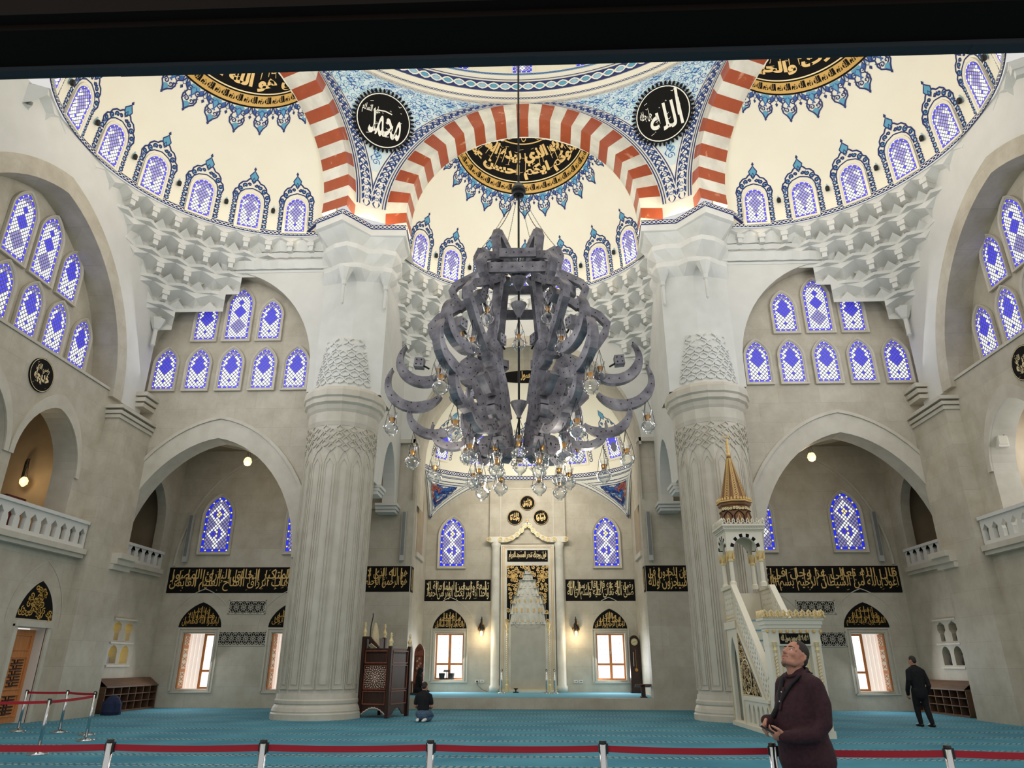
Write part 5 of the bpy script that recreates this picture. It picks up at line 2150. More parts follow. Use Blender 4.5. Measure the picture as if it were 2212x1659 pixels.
# ---- lit niches, shoe racks
for s, side in ((-1, 'left'), (1, 'right')):
    mb = MB()
    x0, x1 = sorted((s * 15.12, s * 15.16))
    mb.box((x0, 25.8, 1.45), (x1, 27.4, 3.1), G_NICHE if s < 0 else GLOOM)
    struct(mb.build('wall_niche_back_' + side), ('yellow glowing' if s < 0 else 'unlit') + ' back of the four small wall niches', 'wall')
    if s < 0:
        o = MB()
        o.box((-15.08, 25.99, 1.58), (-14.92, 26.33, 1.8), BLACKPL)
        tag(o.build('black_box'), 'small black box in the lower left lit niche', 'box')
    else:
        for yc, z in ((26.22, 1.58), (26.98, 1.58), (26.22, 2.36), (26.98, 2.36)):
            o = MB()
            o.lathe([(.1, 0), (.13, .1), (.05, .3), (.08, .36), (.02, .44)], DARK, 10, (14.98, yc, z))
            tag(o.build('dark_vase'), 'dark vase in the %s %s niche by the shoe rack' % ('lower' if z < 2 else 'upper', 'corner-side' if yc > 26.6 else 'hall-side'), 'vase', 'dark vases in the wall niches')
    t = thing('shoe_rack', 'long low brown shoe rack with rows of cubbyholes against the %s wall' % side, 'shoe rack', (s * XB, 27.15, 0))
    L = 1.72
    m_ = SHELFW
    mb = MB()
    sx = -s
    def bx(a, b, c, d, e, f, M_=m_):
        mb.box((min(sx * a, sx * b), c, e), (max(sx * a, sx * b), d, f), M_)
    bx(.02, .05, -L, L, 0, 1.04, DWOOD)
    bx(.05, .5, -L, L, 0, .06)
    for k in range(8):
        y = -L + 2 * L * k / 7
        bx(.05, .48, y - .018, y + .018, .06, .8)
    mb.build('carcass', t)
    mb = MB()
    bx(.02, .52, -L - .02, L + .02, .8, .84)
    mb.add([(sx * .5, -L, .84), (sx * .5, L, .84), (sx * .15, L, 1.1), (sx * .15, -L, 1.1)], [(0, 1, 2, 3)], m_)
    mb.add([(sx * .02, -L, .84), (sx * .02, L, .84), (sx * .15, L, 1.1), (sx * .15, -L, 1.1)], [(0, 1, 2, 3)], m_)
    mb.build('sloped_top', t)
    for z in (.31, .56):
        mb = MB()
        bx(.05, .49, -L, L, z, z + .025)
        mb.build('shelf', t)
mb = MB()
mb.lathe([(.26, 0), (.3, .1), (.27, .35), (.18, .52), (.08, .6)], mat('navy_cloth', lin(30, 40, 74), .9), 14, (-13.75, 25.0, 0.0), M=None)
mb.box((-13.98, 24.8, .0), (-13.52, 25.2, .42), MATS['navy_cloth'])
tag(mb.build('cloth_bag'), 'dark navy cloth bag on the carpet before the left shoe rack', 'bag')

# ---- wooden side door
d = struct(MB().build('door_1') if False else bpy.data.objects.new('door_1', None), 'carved orange wooden door in a white stone surround on the left wall', 'door')
COL.objects.link(d)
d.location = (-XE, 20.98, 0)
mb = MB()
for y0, y1 in ((-.8, -.65), (.65, .8)):
    mb.box((-.02, y0, 0), (.06, y1, 2.62), STONE2)
mb.box((-.02, -.8, 2.56), (.08, .8, 2.72), STONE2)
mb.build('door_surround', d)
mb = MB()
mb.box((-.34, -.5, .02), (-.28, .62, 2.5), WOOD)
for z0, z1 in ((.2, .75), (.9, 1.75), (1.95, 2.35)):
    mb.bar([(-.3, z0), (.42, z0), (.42, z1), (-.3, z1), (-.3, z0)], .05, .05, WOOD, lambda u, v, dd: Vector((-.28 + dd, u + .06, v)))
mb.build('door_leaf', d)
mb = MB()
for z0, z1 in ((.25, .7), (.95, 1.7)):
    n = 5
    for i in range(n):
        zz = z0 + (z1 - z0) * (i + .5) / n
        mb.bar([(-.18, zz - .05), (.06, zz - .05), (.06, zz + .05), (.3, zz + .05)], .03, .03, DWOOD, lambda u, v, dd: Vector((-.265 + dd, u + .06, v)))
        mb.bar([(-.18, zz + .05), (-.06, zz + .05), (-.06, zz - .03), (.3, zz - .03)], .03, .03, DWOOD, lambda u, v, dd: Vector((-.262 + dd, u + .06, v)))
mb.build('carved_panel', d)
mb = MB()
mb.tube([(-.28, -.4, 1.2), (-.2, -.4, 1.2), (-.2, -.26, 1.2)], .018, BRASS, 6)
mb.lathe([(.05, 0), (.05, .02)], BRASS, 10, M=Matrix.Translation((-.28, -.4, 1.2)) @ Matrix.Rotation(pi / 2, 4, 'Y'))
mb.build('handle', d)

# ---- low windows
def low_window(label, cx, y, hw, z0, z1, s, kind):
    w = bpy.data.objects.new(nname('window'), None)
    COL.objects.link(w)
    struct(w, label, 'window')
    w.location = (cx, y, z0)
    h = z1 - z0

    def box(mb, a, b, c, dd, e, f, M_):
        mb.box((min(s * a, s * b), c, e), (max(s * a, s * b), dd, f), M_)
    mb = MB()
    t = .07
    if kind == 'bay':
        # wooden casement in the inner half, bright curtain in the outer half
        for a, b, e, f in ((-hw, -hw + t, 0, h), (-.12, -.02, 0, h), (-hw + t, -.12, 0, t), (-hw + t, -.12, h - t, h), (-hw + t, -.12, h * .3, h * .3 + .08)):
            box(mb, a, b, .5, .58, e, f, WOOD)
        mb.build('casement', w)
        mb = MB()
        box(mb, -hw + t, -.12, .53, .55, t, h - t, G_PANE)
        for i in range(5):
            for q in range(2):
                box(mb, -hw + .2 + q * .25, -hw + .22 + q * .25, .524, .53, h * (.4 + .12 * i), h * (.4 + .12 * i) + .02, DARK)
        mb.build('pane', w)
        mb = MB()
        for i in range(8):
            a = -.02 + (hw - .0) * i / 8
            box(mb, a, a + hw / 8 * .96, .5 + .02 * (i % 2), .54 + .02 * (i % 2), .02, h - .02, mat('pale_curtain', lin(236, 224, 214), .8, emit=lin(255, 240, 228), es=.5))
        mb.build('curtain', w)
        mb = MB()
        box(mb, hw - .07, hw - .02, .04, .5, .02, h - .02, WOOD)
        mb.build('shutter', w)
        sh = w.children[-1]
        mb = MB()
        for e, f in ((.1, h * .3), (h * .36, h * .72), (h * .78, h - .1)):
            box(mb, hw - .085, hw - .07, .1, .44, e, f, CREAMW)
            n = 3
            for i in range(n):
                zz = e + (f - e) * (i + .5) / n
                mb.bar([(.14, zz - .06), (.27, zz), (.4, zz - .06)], .025, .012, WOOD, lambda u, v, dd: Vector((s * (hw - .09) + dd, u, v)))
                mb.bar([(.14, zz + .06), (.27, zz), (.4, zz + .06)], .025, .012, WOOD, lambda u, v, dd: Vector((s * (hw - .09) + dd, u, v)))
        c = mb.build('carved_inlay', sh)
    else:
        for a, b, e, f in ((-hw, -hw + t, 0, h), (hw - t, hw, 0, h), (-.06, .06, 0, h), (-hw + t, -.06, 0, t), (-hw + t, -.06, h - t, h), (-hw + t, -.06, h * .31, h * .31 + .09), (.06, hw - t, 0, t), (.06, hw - t, h - t, h), (.06, hw - t, h * .31, h * .31 + .09)):
            box(mb, a, b, .34, .42, e, f, WOOD)
        mb.build('casement', w)
        mb = MB()
        for a, b in ((-hw + t, -.06), (.06, hw - t)):
            for e, f in ((t, h * .31), (h * .31 + .09, h - t)):
                box(mb, a, b, .37, .39, e, f, G_PANE)
                n = 5 if f - e > .8 else 2
                for i in range(n):
                    for q in (.28, .72):
                        xx = a + (b - a) * q
                        zz = e + (f - e) * (i + .5) / n
                        box(mb, xx - .012, xx + .012, .366, .37, zz - .014, zz + .014, DARK)
        mb.build('pane', w)
        mb = MB()
        mb.box((-.03, .3, h * .55), (.0, .34, h * .62), STEEL)
        mb.build('handle', w)
    # moulded stone surround on the wall face
    mb = MB()
    for e, dd in ((.0, .03), (.12, .05)):
        mb.bar([(-hw - .06 - e, -.1), (-hw - .06 - e, h + .06 + e), (hw + .06 + e, h + .06 + e), (hw + .06 + e, -.1), (-hw - .06 - e, -.1)], .07, dd, STONE2, lambda u, v, q: Vector((u, -q - .012, v)))
    mb.build('stone_surround', w)
    return w


for s, side in ((-1, 'left'), (1, 'right')):
    for i, c in enumerate(LW):
        low_window('low window with a wooden shutter in the %s bay nearest the %s' % (side, ('corner', 'column')[i]), s * c, YW, .63, .66, 2.7, s, 'bay')
    low_window('low wooden casement window %s of the mihrab' % side, s * (AW), 34.5, .66, .92, 2.92, s, 'alcove')
light('window_spill', 'AREA', (13.0, 28.6, 1.9), 60, DAY, 1.4, 1.9, aim=(11.5, 24, 0))
light('window_spill', 'AREA', (-13.0, 28.6, 1.9), 50, DAY, 1.4, 1.9, aim=(-11.0, 24, 0))
light('window_spill', 'AREA', (-3.7, 34.2, 1.9), 70, DAY, 1.4, 1.9, aim=(-2.5, 31, .4))
light('window_spill', 'AREA', (3.7, 34.2, 1.9), 70, DAY, 1.4, 1.9, aim=(2.5, 31, .4))
for x, n in ((-4.06, 'corner side of'), (-3.62, 'mihrab side of')):
    o = MB()
    o.lathe([(.1, 0), (.11, .02), (.15, .26), (.13, .27), (.12, .24)], BLACKPL, 14, (x, 34.72, .921))
    tag(o.build('plant_pot'), 'black plant pot on the %s the window sill left of the mihrab' % n, 'pot', 'black pots on the window sill')
o = MB()
o.tube([(-3.84, 34.72, .922), (-3.84, 34.72, 1.3)], .012, DARK, 6)
o.box((-3.96, 34.66, .92), (-3.72, 34.78, .935), DARK)
o.box((-3.98, 34.62, 1.28), (-3.7, 34.76, 1.3), DARK, Matrix.Translation((-3.84, 34.7, 1.29)) @ Matrix.Rotation(.5, 4, 'X') @ Matrix.Translation((3.84, -34.7, -1.29)))
tag(o.build('reading_stand'), 'thin dark reading stand between two black pots on the window sill', 'stand')


# ---- mihrab
def mihrab():
    t = thing('mihrab', 'tall pale marble prayer niche with gilded stalactite hood on the alcove wall', 'mihrab', (-.07, 34.5, ZP))
    Z = lambda z: z - ZP
    F = -.28                                  # front face
    P0 = lambda u, v, d: Vector((u, F + d, Z(v)))
    half = [(.84, 3.3), (.84, 3.74), (.8, 3.76), (.8, 4.2), (.68, 4.22), (.68, 4.55), (.5, 4.57), (.5, 4.92), (.38, 4.94), (.38, 5.28), (.22, 5.3), (.22, 5.56), (.12, 5.58), (.12, 5.78)]
    hole = [(-.8, ZP + .14), (.8, ZP + .14), (.8, 3.3)] + half + [(-a, b) for a, b in half[::-1]] + [(-.8, 3.3)]
    mb = MB()
    mb.slab([(-1.28, ZP), (1.28, ZP), (1.28, 6.95), (-1.28, 6.95)], [hole], P0, .26, MARBLE)
    mb.build('surround', t)
    mb = MB()
    for w_, zt, r in ((1.12, 6.8, .03), (1.2, 6.88, .02)):
        mb.bar([(-w_, ZP + .1), (-w_, zt), (w_, zt), (w_, ZP + .1)], r, .04, GOLD, lambda u, v, d: P0(u, v, d - .01))
    mb.build('gilt_frame', t)
    # flanking half columns
    for s in (-1, 1):
        mb = MB()
        mb.lathe([(.26, Z(ZP)), (.26, .25), (.21, .3), (.2, 6.4), (.22, 6.45), (.26, 6.7)], MARBLE, 20, (s * 1.52, F + .12, 0))
        mb.build('flanking_column', t, True)
    mb = MB()
    mb.box((-1.85, F + .1, Z(7.0)), (1.85, F + .26, Z(9.8)), STONE)
    for a in (-1.3, 1.3):
        mb.bar([(a - .02, 7.2), (a - .02, 9.7)], .05, .03, STONE2, lambda u, v, d: Vector((u, F + .09 + d, Z(v))))
    mb.bar([(-1.3, 9.7), (1.3, 9.7)], .05, .03, STONE2, lambda u, v, d: Vector((u, F + .09 + d, Z(v))))
    mb.build('upper_panel', t)
    # crest: scrolled gable
    mb = MB()
    prof = [(1.85, 7.18), (1.3, 7.18), (1.0, 7.16), (.75, 7.24), (.5, 7.4), (.28, 7.6), (.12, 7.82), (0, 8.0)]
    for s in (-1, 1):
        mb.bar([(s * a, b) for a, b in prof], [.27, .27, .24, .2, .17, .15, .12, .08], .1, MARBLE, lambda u, v, d: P0(u, v, d - .06))
        for a, b in prof[:-1]:
            mb.bar([(s * a + .1 * cos(q * pi / 5), b + .1 * sin(q * pi / 5)) for q in range(11)], .035, .14, GOLD2, lambda u, v, d: P0(u, v, d - .08))
            mb.bar([(s * a + .05 * cos(q * pi / 4), b + .05 * sin(q * pi / 4)) for q in range(9)], .03, .14, GOLD2, lambda u, v, d: P0(u, v, d - .08))
    mb.lathe([(.02, .0), (.07, .06), (.03, .14), (.05, .18), (.01, .26)], GOLD2, 10, (0, F - .02, Z(7.95)))
    mb.build('crest', t)
    # inscription
    mb = MB()
    mb.box((-.97, F - .02, Z(6.14)), (.97, F, Z(6.68)), BLACK)
    b = mb.build('inscription_board', t)
    mb = MB()
    PI_ = lambda u, v, h: Vector((u, F - .022 - h, Z(v)))
    put_text(mb, 'فول وجهك شطر المسجد الحرام', -.9, .9, 6.2, 6.62, PI_, GOLD2, .004, .03)
    marks(mb, -.9, .9, 6.2, 6.62, 26, .035, PI_, GOLD2, .006)
    mb.build('gold_lettering', b)
    # gilded leaf-work round the hood
    mb = MB()
    hole2 = [(-1.0 + .0, 3.36), ] and [(.9, 3.3)] + half + [(-a, b) for a, b in half[::-1]] + [(-.9, 3.3)]
    outer = [(.98, 3.3)] + [(.98, 5.95), (-.98, 5.95), (-.98, 3.3)] + [(-a - .02, b + .02) for a, b in half] + [(a + .02, b + .02) for a, b in half[::-1]]
    mb.slab(outer, [], lambda u, v, d: P0(u, v, d - .015), .014, BLACK)
    lf = mb.build('leafwork_ground', t)
    mb = MB()
    PG = lambda u, v, h: Vector((u, F - .018 - h, Z(v)))

    def half_w(v):
        w_ = .84
        for a, b in half:
            if b <= v:
                w_ = a
        return w_ if v < 5.78 else 0
    rnd = random.Random(9)
    v = 3.46
    r_ = 0
    while v < 5.9:
        for s in (-1, 1):
            u = half_w(v) + .09 + (.06 if r_ % 2 else 0)
            while u < .95:
                uu, vv = s * u + rnd.uniform(-.03, .03), v + rnd.uniform(-.04, .04)
                mb.rib(spiral(uu, vv, rnd.uniform(.07, .1), 1.25, rnd.uniform(0, 6), 14, rnd.choice((-1, 1))), [.04] * 10 + [.03] * 5, PG, GOLD, .003)
                a_ = rnd.uniform(0, 6)
                mb.rib([(uu + .09 * cos(a_), vv + .09 * sin(a_)), (uu + .12 * cos(a_ + .6), vv + .12 * sin(a_ + .6)), (uu + .1 * cos(a_ + 1.3), vv + .1 * sin(a_ + 1.3))], [.015, .06, .015], PG, GOLD, .004)
                u += .21
        v += .2
        r_ += 1
    for s in (-1, 1):
        rosette(mb, s * .68, 5.45, .2, PG, OCHRE, GOLD, .012, 6)
    mb.build('gold_leafwork', lf)
    # hood: tiers of little arches stepping back
    def tier(k, w_, z0, z1, depth, n):
        mb = MB()
        m = 2 * n
        top, bot, lip = [], [], []
        for i in range(m + 1):
            a = pi * i / m
            x, y = -w_ * cos(a), depth * sin(a)
            e = 1.0 if i % 2 == 0 else .86
            top.append((x * .9, F + y * .82 + .02, Z(z1)))
            bot.append((x * e, F + y * e + .02, Z(z0 + .08)))
            lip.append((x * e, F + y * e + .02, Z(z0)))
        mb.add(top + bot + lip, [(i, i + 1, m + 1 + i + 1, m + 1 + i) for i in range(m)] + [(m + 1 + i, m + 2 + i, 2 * m + 3 + i, 2 * m + 2 + i) for i in range(m)], MARBLE)
        for i in range(1, m, 2):
            a = pi * i / m
            x, y = -w_ * .84 * cos(a), depth * .84 * sin(a)
            mb.box((x - .035, F + y - .0, Z(z0 + .1)), (x + .035, F + y + .02, Z(z0 + (z1 - z0) * .6)), GOLD if k in (1, 2, 6) else MARBLE)
        mb.build('hood_tier', t)
    for k, (w_, z0, z1, n) in enumerate(((.84, 3.3, 3.75, 8), (.8, 3.75, 4.21, 7), (.68, 4.21, 4.56, 6), (.5, 4.56, 4.93, 5), (.38, 4.93, 5.29, 4), (.22, 5.29, 5.57, 3), (.12, 5.57, 5.78, 2))):
        tier(k, w_, z0, z1, min(.26, w_ * .6), n)
    mb = MB()
    for i in range(5):
        rosette(mb, -.5 + .25 * i, 3.44, .07, lambda u, v, h: Vector((u, F - .0 - h, Z(v))), GOLD, GOLD2, .01, 4)
    mb.build('gold_bosses', t)
    # niche
    mb = MB()
    n = 16
    vs = []
    for i in range(n + 1):
        a = pi * i / n
        for z in (ZP + .02, 3.32):
            vs.append((-.82 * cos(a), F + .02 + .25 * sin(a), Z(z)))
    mb.add(vs, [(2 * i, 2 * i + 2, 2 * i + 3, 2 * i + 1) for i in range(n)], STONE2)
    mb.build('niche_shell', t, True)
    # slender gilded colonnettes
    for s in (-1, 1):
        mb = MB()
        x, y = s * .96, F - .06
        mb.lathe([(.08, Z(ZP)), (.08, .3), (.05, .36), (.07, .5), (.05, .6)], GOLD2, 10, (x, y, 0))
        mb.lathe([(.05, .6), (.05, 2.5)], MARBLE, 10, (x, y, 0))
        for q in range(22):
            z = .65 + q * .085
            mb.tube([(x + .055 * cos(a_ * pi / 4 + .8), y + .055 * sin(a_ * pi / 4 + .8), z + .02 * a_) for a_ in range(-4, 2)], .014, GOLD, 5)
        mb.lathe([(.05, 2.5), (.08, 2.62), (.05, 2.7), (.1, 2.9), (.1, 2.96)], GOLD2, 10, (x, y, 0))
        mb.build('colonnette', t)
    mb = MB()
    mb.box((-1.3, F - .08, 0), (1.3, F, .1), MARBLE)
    mb.box((-1.3, F - .06, .1), (1.3, F, .14), GOLD2)
    mb.build('base_step', t)


mihrab()
o = MB()
o.box((-.74, 33.72, ZP), (-.5, 33.9, ZP + .04), DARK)
o.tube([(-.62, 33.8, ZP + .04), (-.62, 33.8, ZP + .12)], .03, DARK, 6)
o.lathe([(.03, 0), (.09, .03), (.1, .06)], DARK, 10, (-.62, 33.8, ZP + .12))
tag(o.build('incense_burner'), 'small dark burner at the foot of the mihrab', 'burner')
for x, plug in ((-2.41, 1), (-2.18, 0), (2.08, 0), (2.31, 0)):
    t = thing('wall_socket', 'white wall socket %s of the mihrab, %s' % ('left' if x < 0 else 'right', 'the one with a black plug' if plug else ('the inner one' if abs(x) < 2.2 else 'the outer one')), 'socket', (x, 34.5, .8), 0, 'wall sockets in the alcove')
    mb = MB()
    mb.box((-.09, -.02, 0), (.09, -.002, .12), REVEAL)
    mb.build('face_plate', t)
    mb = MB()
    if plug:
        mb.box((-.03, -.07, .02), (.04, -.02, .08), BLACKPL)
        mb.tube([(0, -.06, .03), (.05, -.08, -.12), (.25, -.06, -.3), (.5, -.06, -.37)], .008, BLACKPL, 5)
        mb.build('plug', t)
    else:
        mb.box((-.05, -.024, .04), (-.02, -.02, .08), DARK)
        mb.box((.02, -.024, .04), (.05, -.02, .08), DARK)
        mb.build('outlet', t)


# ---- minbar
def minbar():
    CX, W2 = 6.64, .6
    t = thing('minbar', 'white and gold pulpit staircase with a brown spire beside the right column', 'minbar', (CX, 20.4, 0))
    y_ = lambda y: y - 20.4
    for s in (-1, 1):
        PS = lambda u, v, d, s=s: Vector((s * (W2 - d), y_(u), v))
        PO = lambda u, v, d, s=s: Vector((s * (W2 + d), y_(u), v))
        outer = [(18.75, 0), (22.4, 0), (22.4, 2.75), (21.2, 2.75), (18.75, .42)]
        holes = [arch_loop(21.78, .33, .14, 1.6, 2.35, 10, .4)]
        for c in (19.15, 19.55, 19.95, 20.35, 20.75):
            holes.append(arch_loop(c, .1, .16, .46, .62, 6, .4))
        mb = MB()
        mb.slab(outer, holes, PS, .1, CREAMW)
        mb.box((s * (W2 + .02) - .05, y_(18.7), 0), (s * (W2 + .02) + .05, y_(22.45), .1), CREAMW)
        mb.box((s * W2 - .03, y_(18.9), .7), (s * W2 + .03, y_(21.2), .78), CREAMW)
        mb.box((s * W2 - .04, y_(21.2), 2.55), (s * W2 + .04, y_(22.42), 2.75), CREAMW)
        mb.build('side_wall', t)
        sw = t.children[-1]
        # gilded triangle
        mb = MB()
        tri = [(21.16, .84), (21.16, 2.42), (19.5, .84)]
        mb.slab(tri, [], lambda u, v, d: PO(u, v, .012 - d), .01, BLACK)
        rnd = random.Random(4)
        for i in range(420):
            u, v = rnd.uniform(19.55, 21.13), rnd.uniform(.88, 2.36)
            if v > .84 + (u - 19.5) / 1.66 * 1.58 - .07:
                continue
            mb.rib(spiral(u, v, .05, 1.1, rnd.uniform(0, 6), 8), .026, lambda a, b, h: PO(a, b, .014 + h), GOLD if s < 0 else GOLD, .002)
        mb.rib([(20.62 + .42 * cos(q * pi / 16), 1.3 + .42 * sin(q * pi / 16)) for q in range(32)], .035, lambda a, b, h: PO(a, b, .02 + h), GOLD2, .004, closed=True)
        mb.build('gilded_triangle', sw)
        mb = MB()
        for ln in ([(18.75, .42), (21.2, 2.75), (21.2, 3.74), (18.75, 1.2), (18.75, .42)], tri + tri[:1], [(22.36, .05), (22.36, 3.7)], [(21.2, .1), (21.2, 2.75)], [(22.3, 2.85), (22.3, 3.65), (21.28, 3.65), (21.28, 2.85), (22.3, 2.85)]):
            mb.rib(ln, .03, lambda a, b, h: PO(a, b, .016 + h), GOLD, .004)
        n = 40
        for i in range(n):
            z = .15 + 3.5 * i / n
            mb.rib([(22.42, z), (22.38, z + .04), (22.42, z + .08)], .02, lambda a, b, h: PO(a, b, .02 + h), GOLD2, .004)
        mb.build('gilt_lines', sw)
        # pierced slanting balustrade and landing parapet
        sl = (2.75 - .42) / (21.2 - 18.75)
        holes = []
        for i in range(17):
            for q in range(4):
                u = 18.9 + i * .135 + (.06 if q % 2 else 0)
                v = .42 + (u - 18.75) * sl + .17 + q * .175
                if u > 21.1:
                    continue
                r = .045
                holes.append([(u - r, v), (u, v - r * 1.5), (u + r, v), (u, v + r * 1.5)])
        mb = MB()
        mb.slab([(18.75, .44), (21.2, 2.77), (21.2, 3.66), (18.75, 1.3)], holes, lambda u, v, d: PS(u, v, .02 + d), .05, CREAMW)
        holes = []
        for i in range(7):
            for q in range(5):
                u, v = 21.38 + i * .13, 2.92 + q * .15
                holes.append([(u - .04, v), (u, v - .055), (u + .04, v), (u, v + .055)])
        mb.slab([(21.2, 2.77), (22.35, 2.77), (22.35, 3.66), (21.2, 3.66)], holes, lambda u, v, d: PS(u, v, .02 + d), .05, CREAMW)
        mb.build('pierced_balustrade', t)
        mb = MB()
        mb.bar([(18.7, 1.28), (21.2, 3.7), (22.4, 3.7)], .1, .16, CREAMW, lambda u, v, d: Vector((s * (W2 - .05) + d, y_(u), v)))
        mb.build('handrail', t)
    # steps
    n = 10
    for i in range(n):
        mb = MB()
        y0 = 18.95 + (21.2 - 18.95) * i / n
        z = .05 + 2.7 * (i + 1) / n
        mb.box((-W2 + .1, y_(y0), max(0.02, z - .55)), (W2 - .1, y_(y0 + .3), z), CREAMW)
        mb.box((-W2 + .14, y_(y0) - .012, z - .02), (W2 - .14, y_(y0 + .24), z + .012), CARPET2)
        mb.build('step', t)
    mb = MB()
    mb.box((-W2 + .1, y_(21.2), 2.6), (W2 - .1, y_(22.35), 2.76), CREAMW)
    mb.box((-W2 + .1, y_(22.3), 0), (W2 - .1, y_(22.4), 3.6), CREAMW)
    mb.build('landing', t)
    # portal
    mb = MB()
    for s in (-1, 1):
        mb.box((s * .5 - .12, y_(18.3), 0), (s * .5 + .12, y_(18.72), 2.3), CREAMW)
        mb.box((s * .5 - .15, y_(18.27), 0), (s * .5 + .15, y_(18.75), .16), CREAMW)
    mb.box((-.625, y_(18.29), 2.02), (.625, y_(18.73), 2.36), CREAMW)
    mb.build('portal', t)
    pt_ = t.children[-1]
    mb = MB()
    for i, (e, z0, z1) in enumerate(((.64, 2.36, 2.42), (.67, 2.42, 2.5), (.7, 2.5, 2.6), (.73, 2.6, 2.66))):
        mb.box((-e, y_(18.3) - (e - .62), z0), (e, y_(18.72) + (e - .62) * .5, z1), CREAMW)
    for i in range(9):
        x = -.64 + 1.28 * i / 8
        mb.lathe([(.015, 2.3), (.035, 2.33), (.03, 2.38)], GOLD, 6, (x, y_(18.25), 0))
    mb.build('cornice', pt_)
    mb = MB()
    for i in range(10):
        x = -.68 + 1.36 * i / 9
        mb.bar([(x - .075, 2.66), (x - .03, 2.72), (x - .05, 2.77), (x, 2.83), (x + .05, 2.77), (x + .03, 2.72), (x + .075, 2.66)], .035, .05, GOLD2, lambda u, v, d: Vector((u, y_(18.14) + d, v)))
        mb.bar([(x - .04, 2.68), (x, 2.76), (x + .04, 2.68)], .03, .06, GOLD, lambda u, v, d: Vector((u, y_(18.13) + d, v)))
    for i in range(5):
        y = 18.2 + .12 * i
        for s in (-1, 1):
            mb.bar([(y - .05, 2.66), (y, 2.82), (y + .05, 2.66)], .035, .05, GOLD2, lambda u, v, d, s=s: Vector((s * .71 + d, y_(u), v)))
    mb.build('gilt_crest', pt_)
    mb = MB()
    mb.box((-.36, y_(18.27), 2.06), (.36, y_(18.288), 2.3), BLACK)
    b = mb.build('inscription_board', pt_)
    mb = MB()
    put_text(mb, 'لا اله الا الله محمد رسول الله', -.33, .33, 2.09, 2.27, lambda u, v, h: Vector((u, y_(18.268) - h, v)), GOLD2, .004, .02)
    mb.build('gold_lettering', pt_)
    for s in (-1, 1):
        mb = MB()
        x = s * .5
        mb.lathe([(.05, .2), (.03, .3), (.035, .4)], GOLD2, 8, (x, y_(18.26), 0))
        mb.lathe([(.03, .4), (.03, 1.85)], CREAMW, 8, (x, y_(18.26), 0))
        for q in range(20):
            z = .42 + q * .072
            mb.tube([(x + .036 * cos(a_ * pi / 4 - 1.8), y_(18.26) + .036 * sin(a_ * pi / 4 - 1.8), z + .016 * a_) for a_ in range(-3, 3)], .011, GOLD, 5)
        mb.lathe([(.03, 1.85), (.05, 1.92), (.03, 1.98), (.06, 2.1)], GOLD2, 8, (x, y_(18.26), 0))
        mb.build('colonnette', pt_)
    mb = MB()
    mb.box((-.38, y_(18.5), .02), (.38, y_(18.55), 2.02), CREAMW)
    for s in (-1, 1):
        mb.bar([(s * .19 - .12, .2), (s * .19 + .12, .2), (s * .19 + .12, 1.8), (s * .19 - .12, 1.8), (s * .19 - .12, .2)], .03, .03, GOLD2, lambda u, v, d: Vector((u, y_(18.49) + d, v)))
    mb.build('door_leaves', pt_)
    # canopy
    cx, cy, hw = -.06, y_(21.8), .44
    for sx in (-1, 1):
        for sy in (-1, 1):
            mb = MB()
            c = (cx + sx * hw, cy + sy * hw, 0)
            mb.lathe([(.1, 3.7), (.1, 3.82), (.065, 3.86), (.06, 4.4)], CREAMW, 10, c)
            mb.build('canopy_column', t, False)
            k = t.children[-1]
            mb = MB()
            mb.lathe([(.062, 4.4), (.08, 4.44), (.07, 4.5), (.12, 4.68), (.13, 4.72)], GOLD2, 10, c)
            for q in range(6):
                a = q * pi / 3
                mb.bar([(0, 4.48), (.03, 4.56), (0, 4.66)], [.02, .045, .01], .03, GOLD, lambda u, v, d, a=a: Vector((c[0] + (.105 + d) * cos(a) - u * sin(a), c[1] + (.105 + d) * sin(a) + u * cos(a), v)))
            mb.build('gilt_capital', k)
    mb = MB()
    for ang in range(4):
        Mx = Matrix.Translation((cx, cy, 0)) @ Matrix.Rotation(ang * pi / 2, 4, 'Z')
        eh = hw + (.1 if ang % 2 == 0 else .0)
        PP = lambda u, v, d: Mx @ Vector((u, -hw - .1 + d, v))
        mb.slab([(-eh, 4.7)] + [(-.36, 4.7)] + arch_curve(.36, 4.72, 5.12, 14, .1)[1:-1] + [(.36, 4.7), (eh, 4.7), (eh, 5.3), (-eh, 5.3)], [], PP, .1, CREAMW)
        nv = 13
        for i in range(nv):
            a0, a1 = -pi / 2 + pi * i / nv, -pi / 2 + pi * (i + 1) / nv
            r0, r1 = .355, .45
            q = [(r0 * sin(a), 4.72 + .4 * cos(a)) for a in (a0, (a0 + a1) / 2, a1)] + [(r1 * sin(a), 4.72 + .5 * cos(a)) for a in (a1, (a0 + a1) / 2, a0)]
            mb.slab(q, [], lambda u, v, d: PP(u, v, d - .015), .11, BLACK if i % 2 else REVEAL)
    mb.build('striped_arches', t)
    mb = MB()
    for e, z0, z1 in ((.56, 5.3, 5.34), (.6, 5.34, 5.44), (.64, 5.44, 5.5)):
        mb.box((cx - e, cy - e, z0), (cx + e, cy + e, z1), CREAMW)
    for ang in range(4):
        Mx = Matrix.Translation((cx, cy, 0)) @ Matrix.Rotation(ang * pi / 2, 4, 'Z')
        for i in range(9):
            x = -.56 + .14 * i
            mb.bar([(x - .07, 5.5), (x - .02, 5.56), (x - .035, 5.6), (x, 5.67), (x + .035, 5.6), (x + .02, 5.56), (x + .07, 5.5)], .03, .04, CREAMW, lambda u, v, d: Mx @ Vector((u, -.61 + d, v)))
        mb.bar([(-.58 + .0387 * i, 5.39 + (.02 if i % 2 else -.02)) for i in range(31)], .015, .02, STONE2, lambda u, v, d: Mx @ Vector((u, -.605 + d, v)))
    mb.build('canopy_cornice', t)
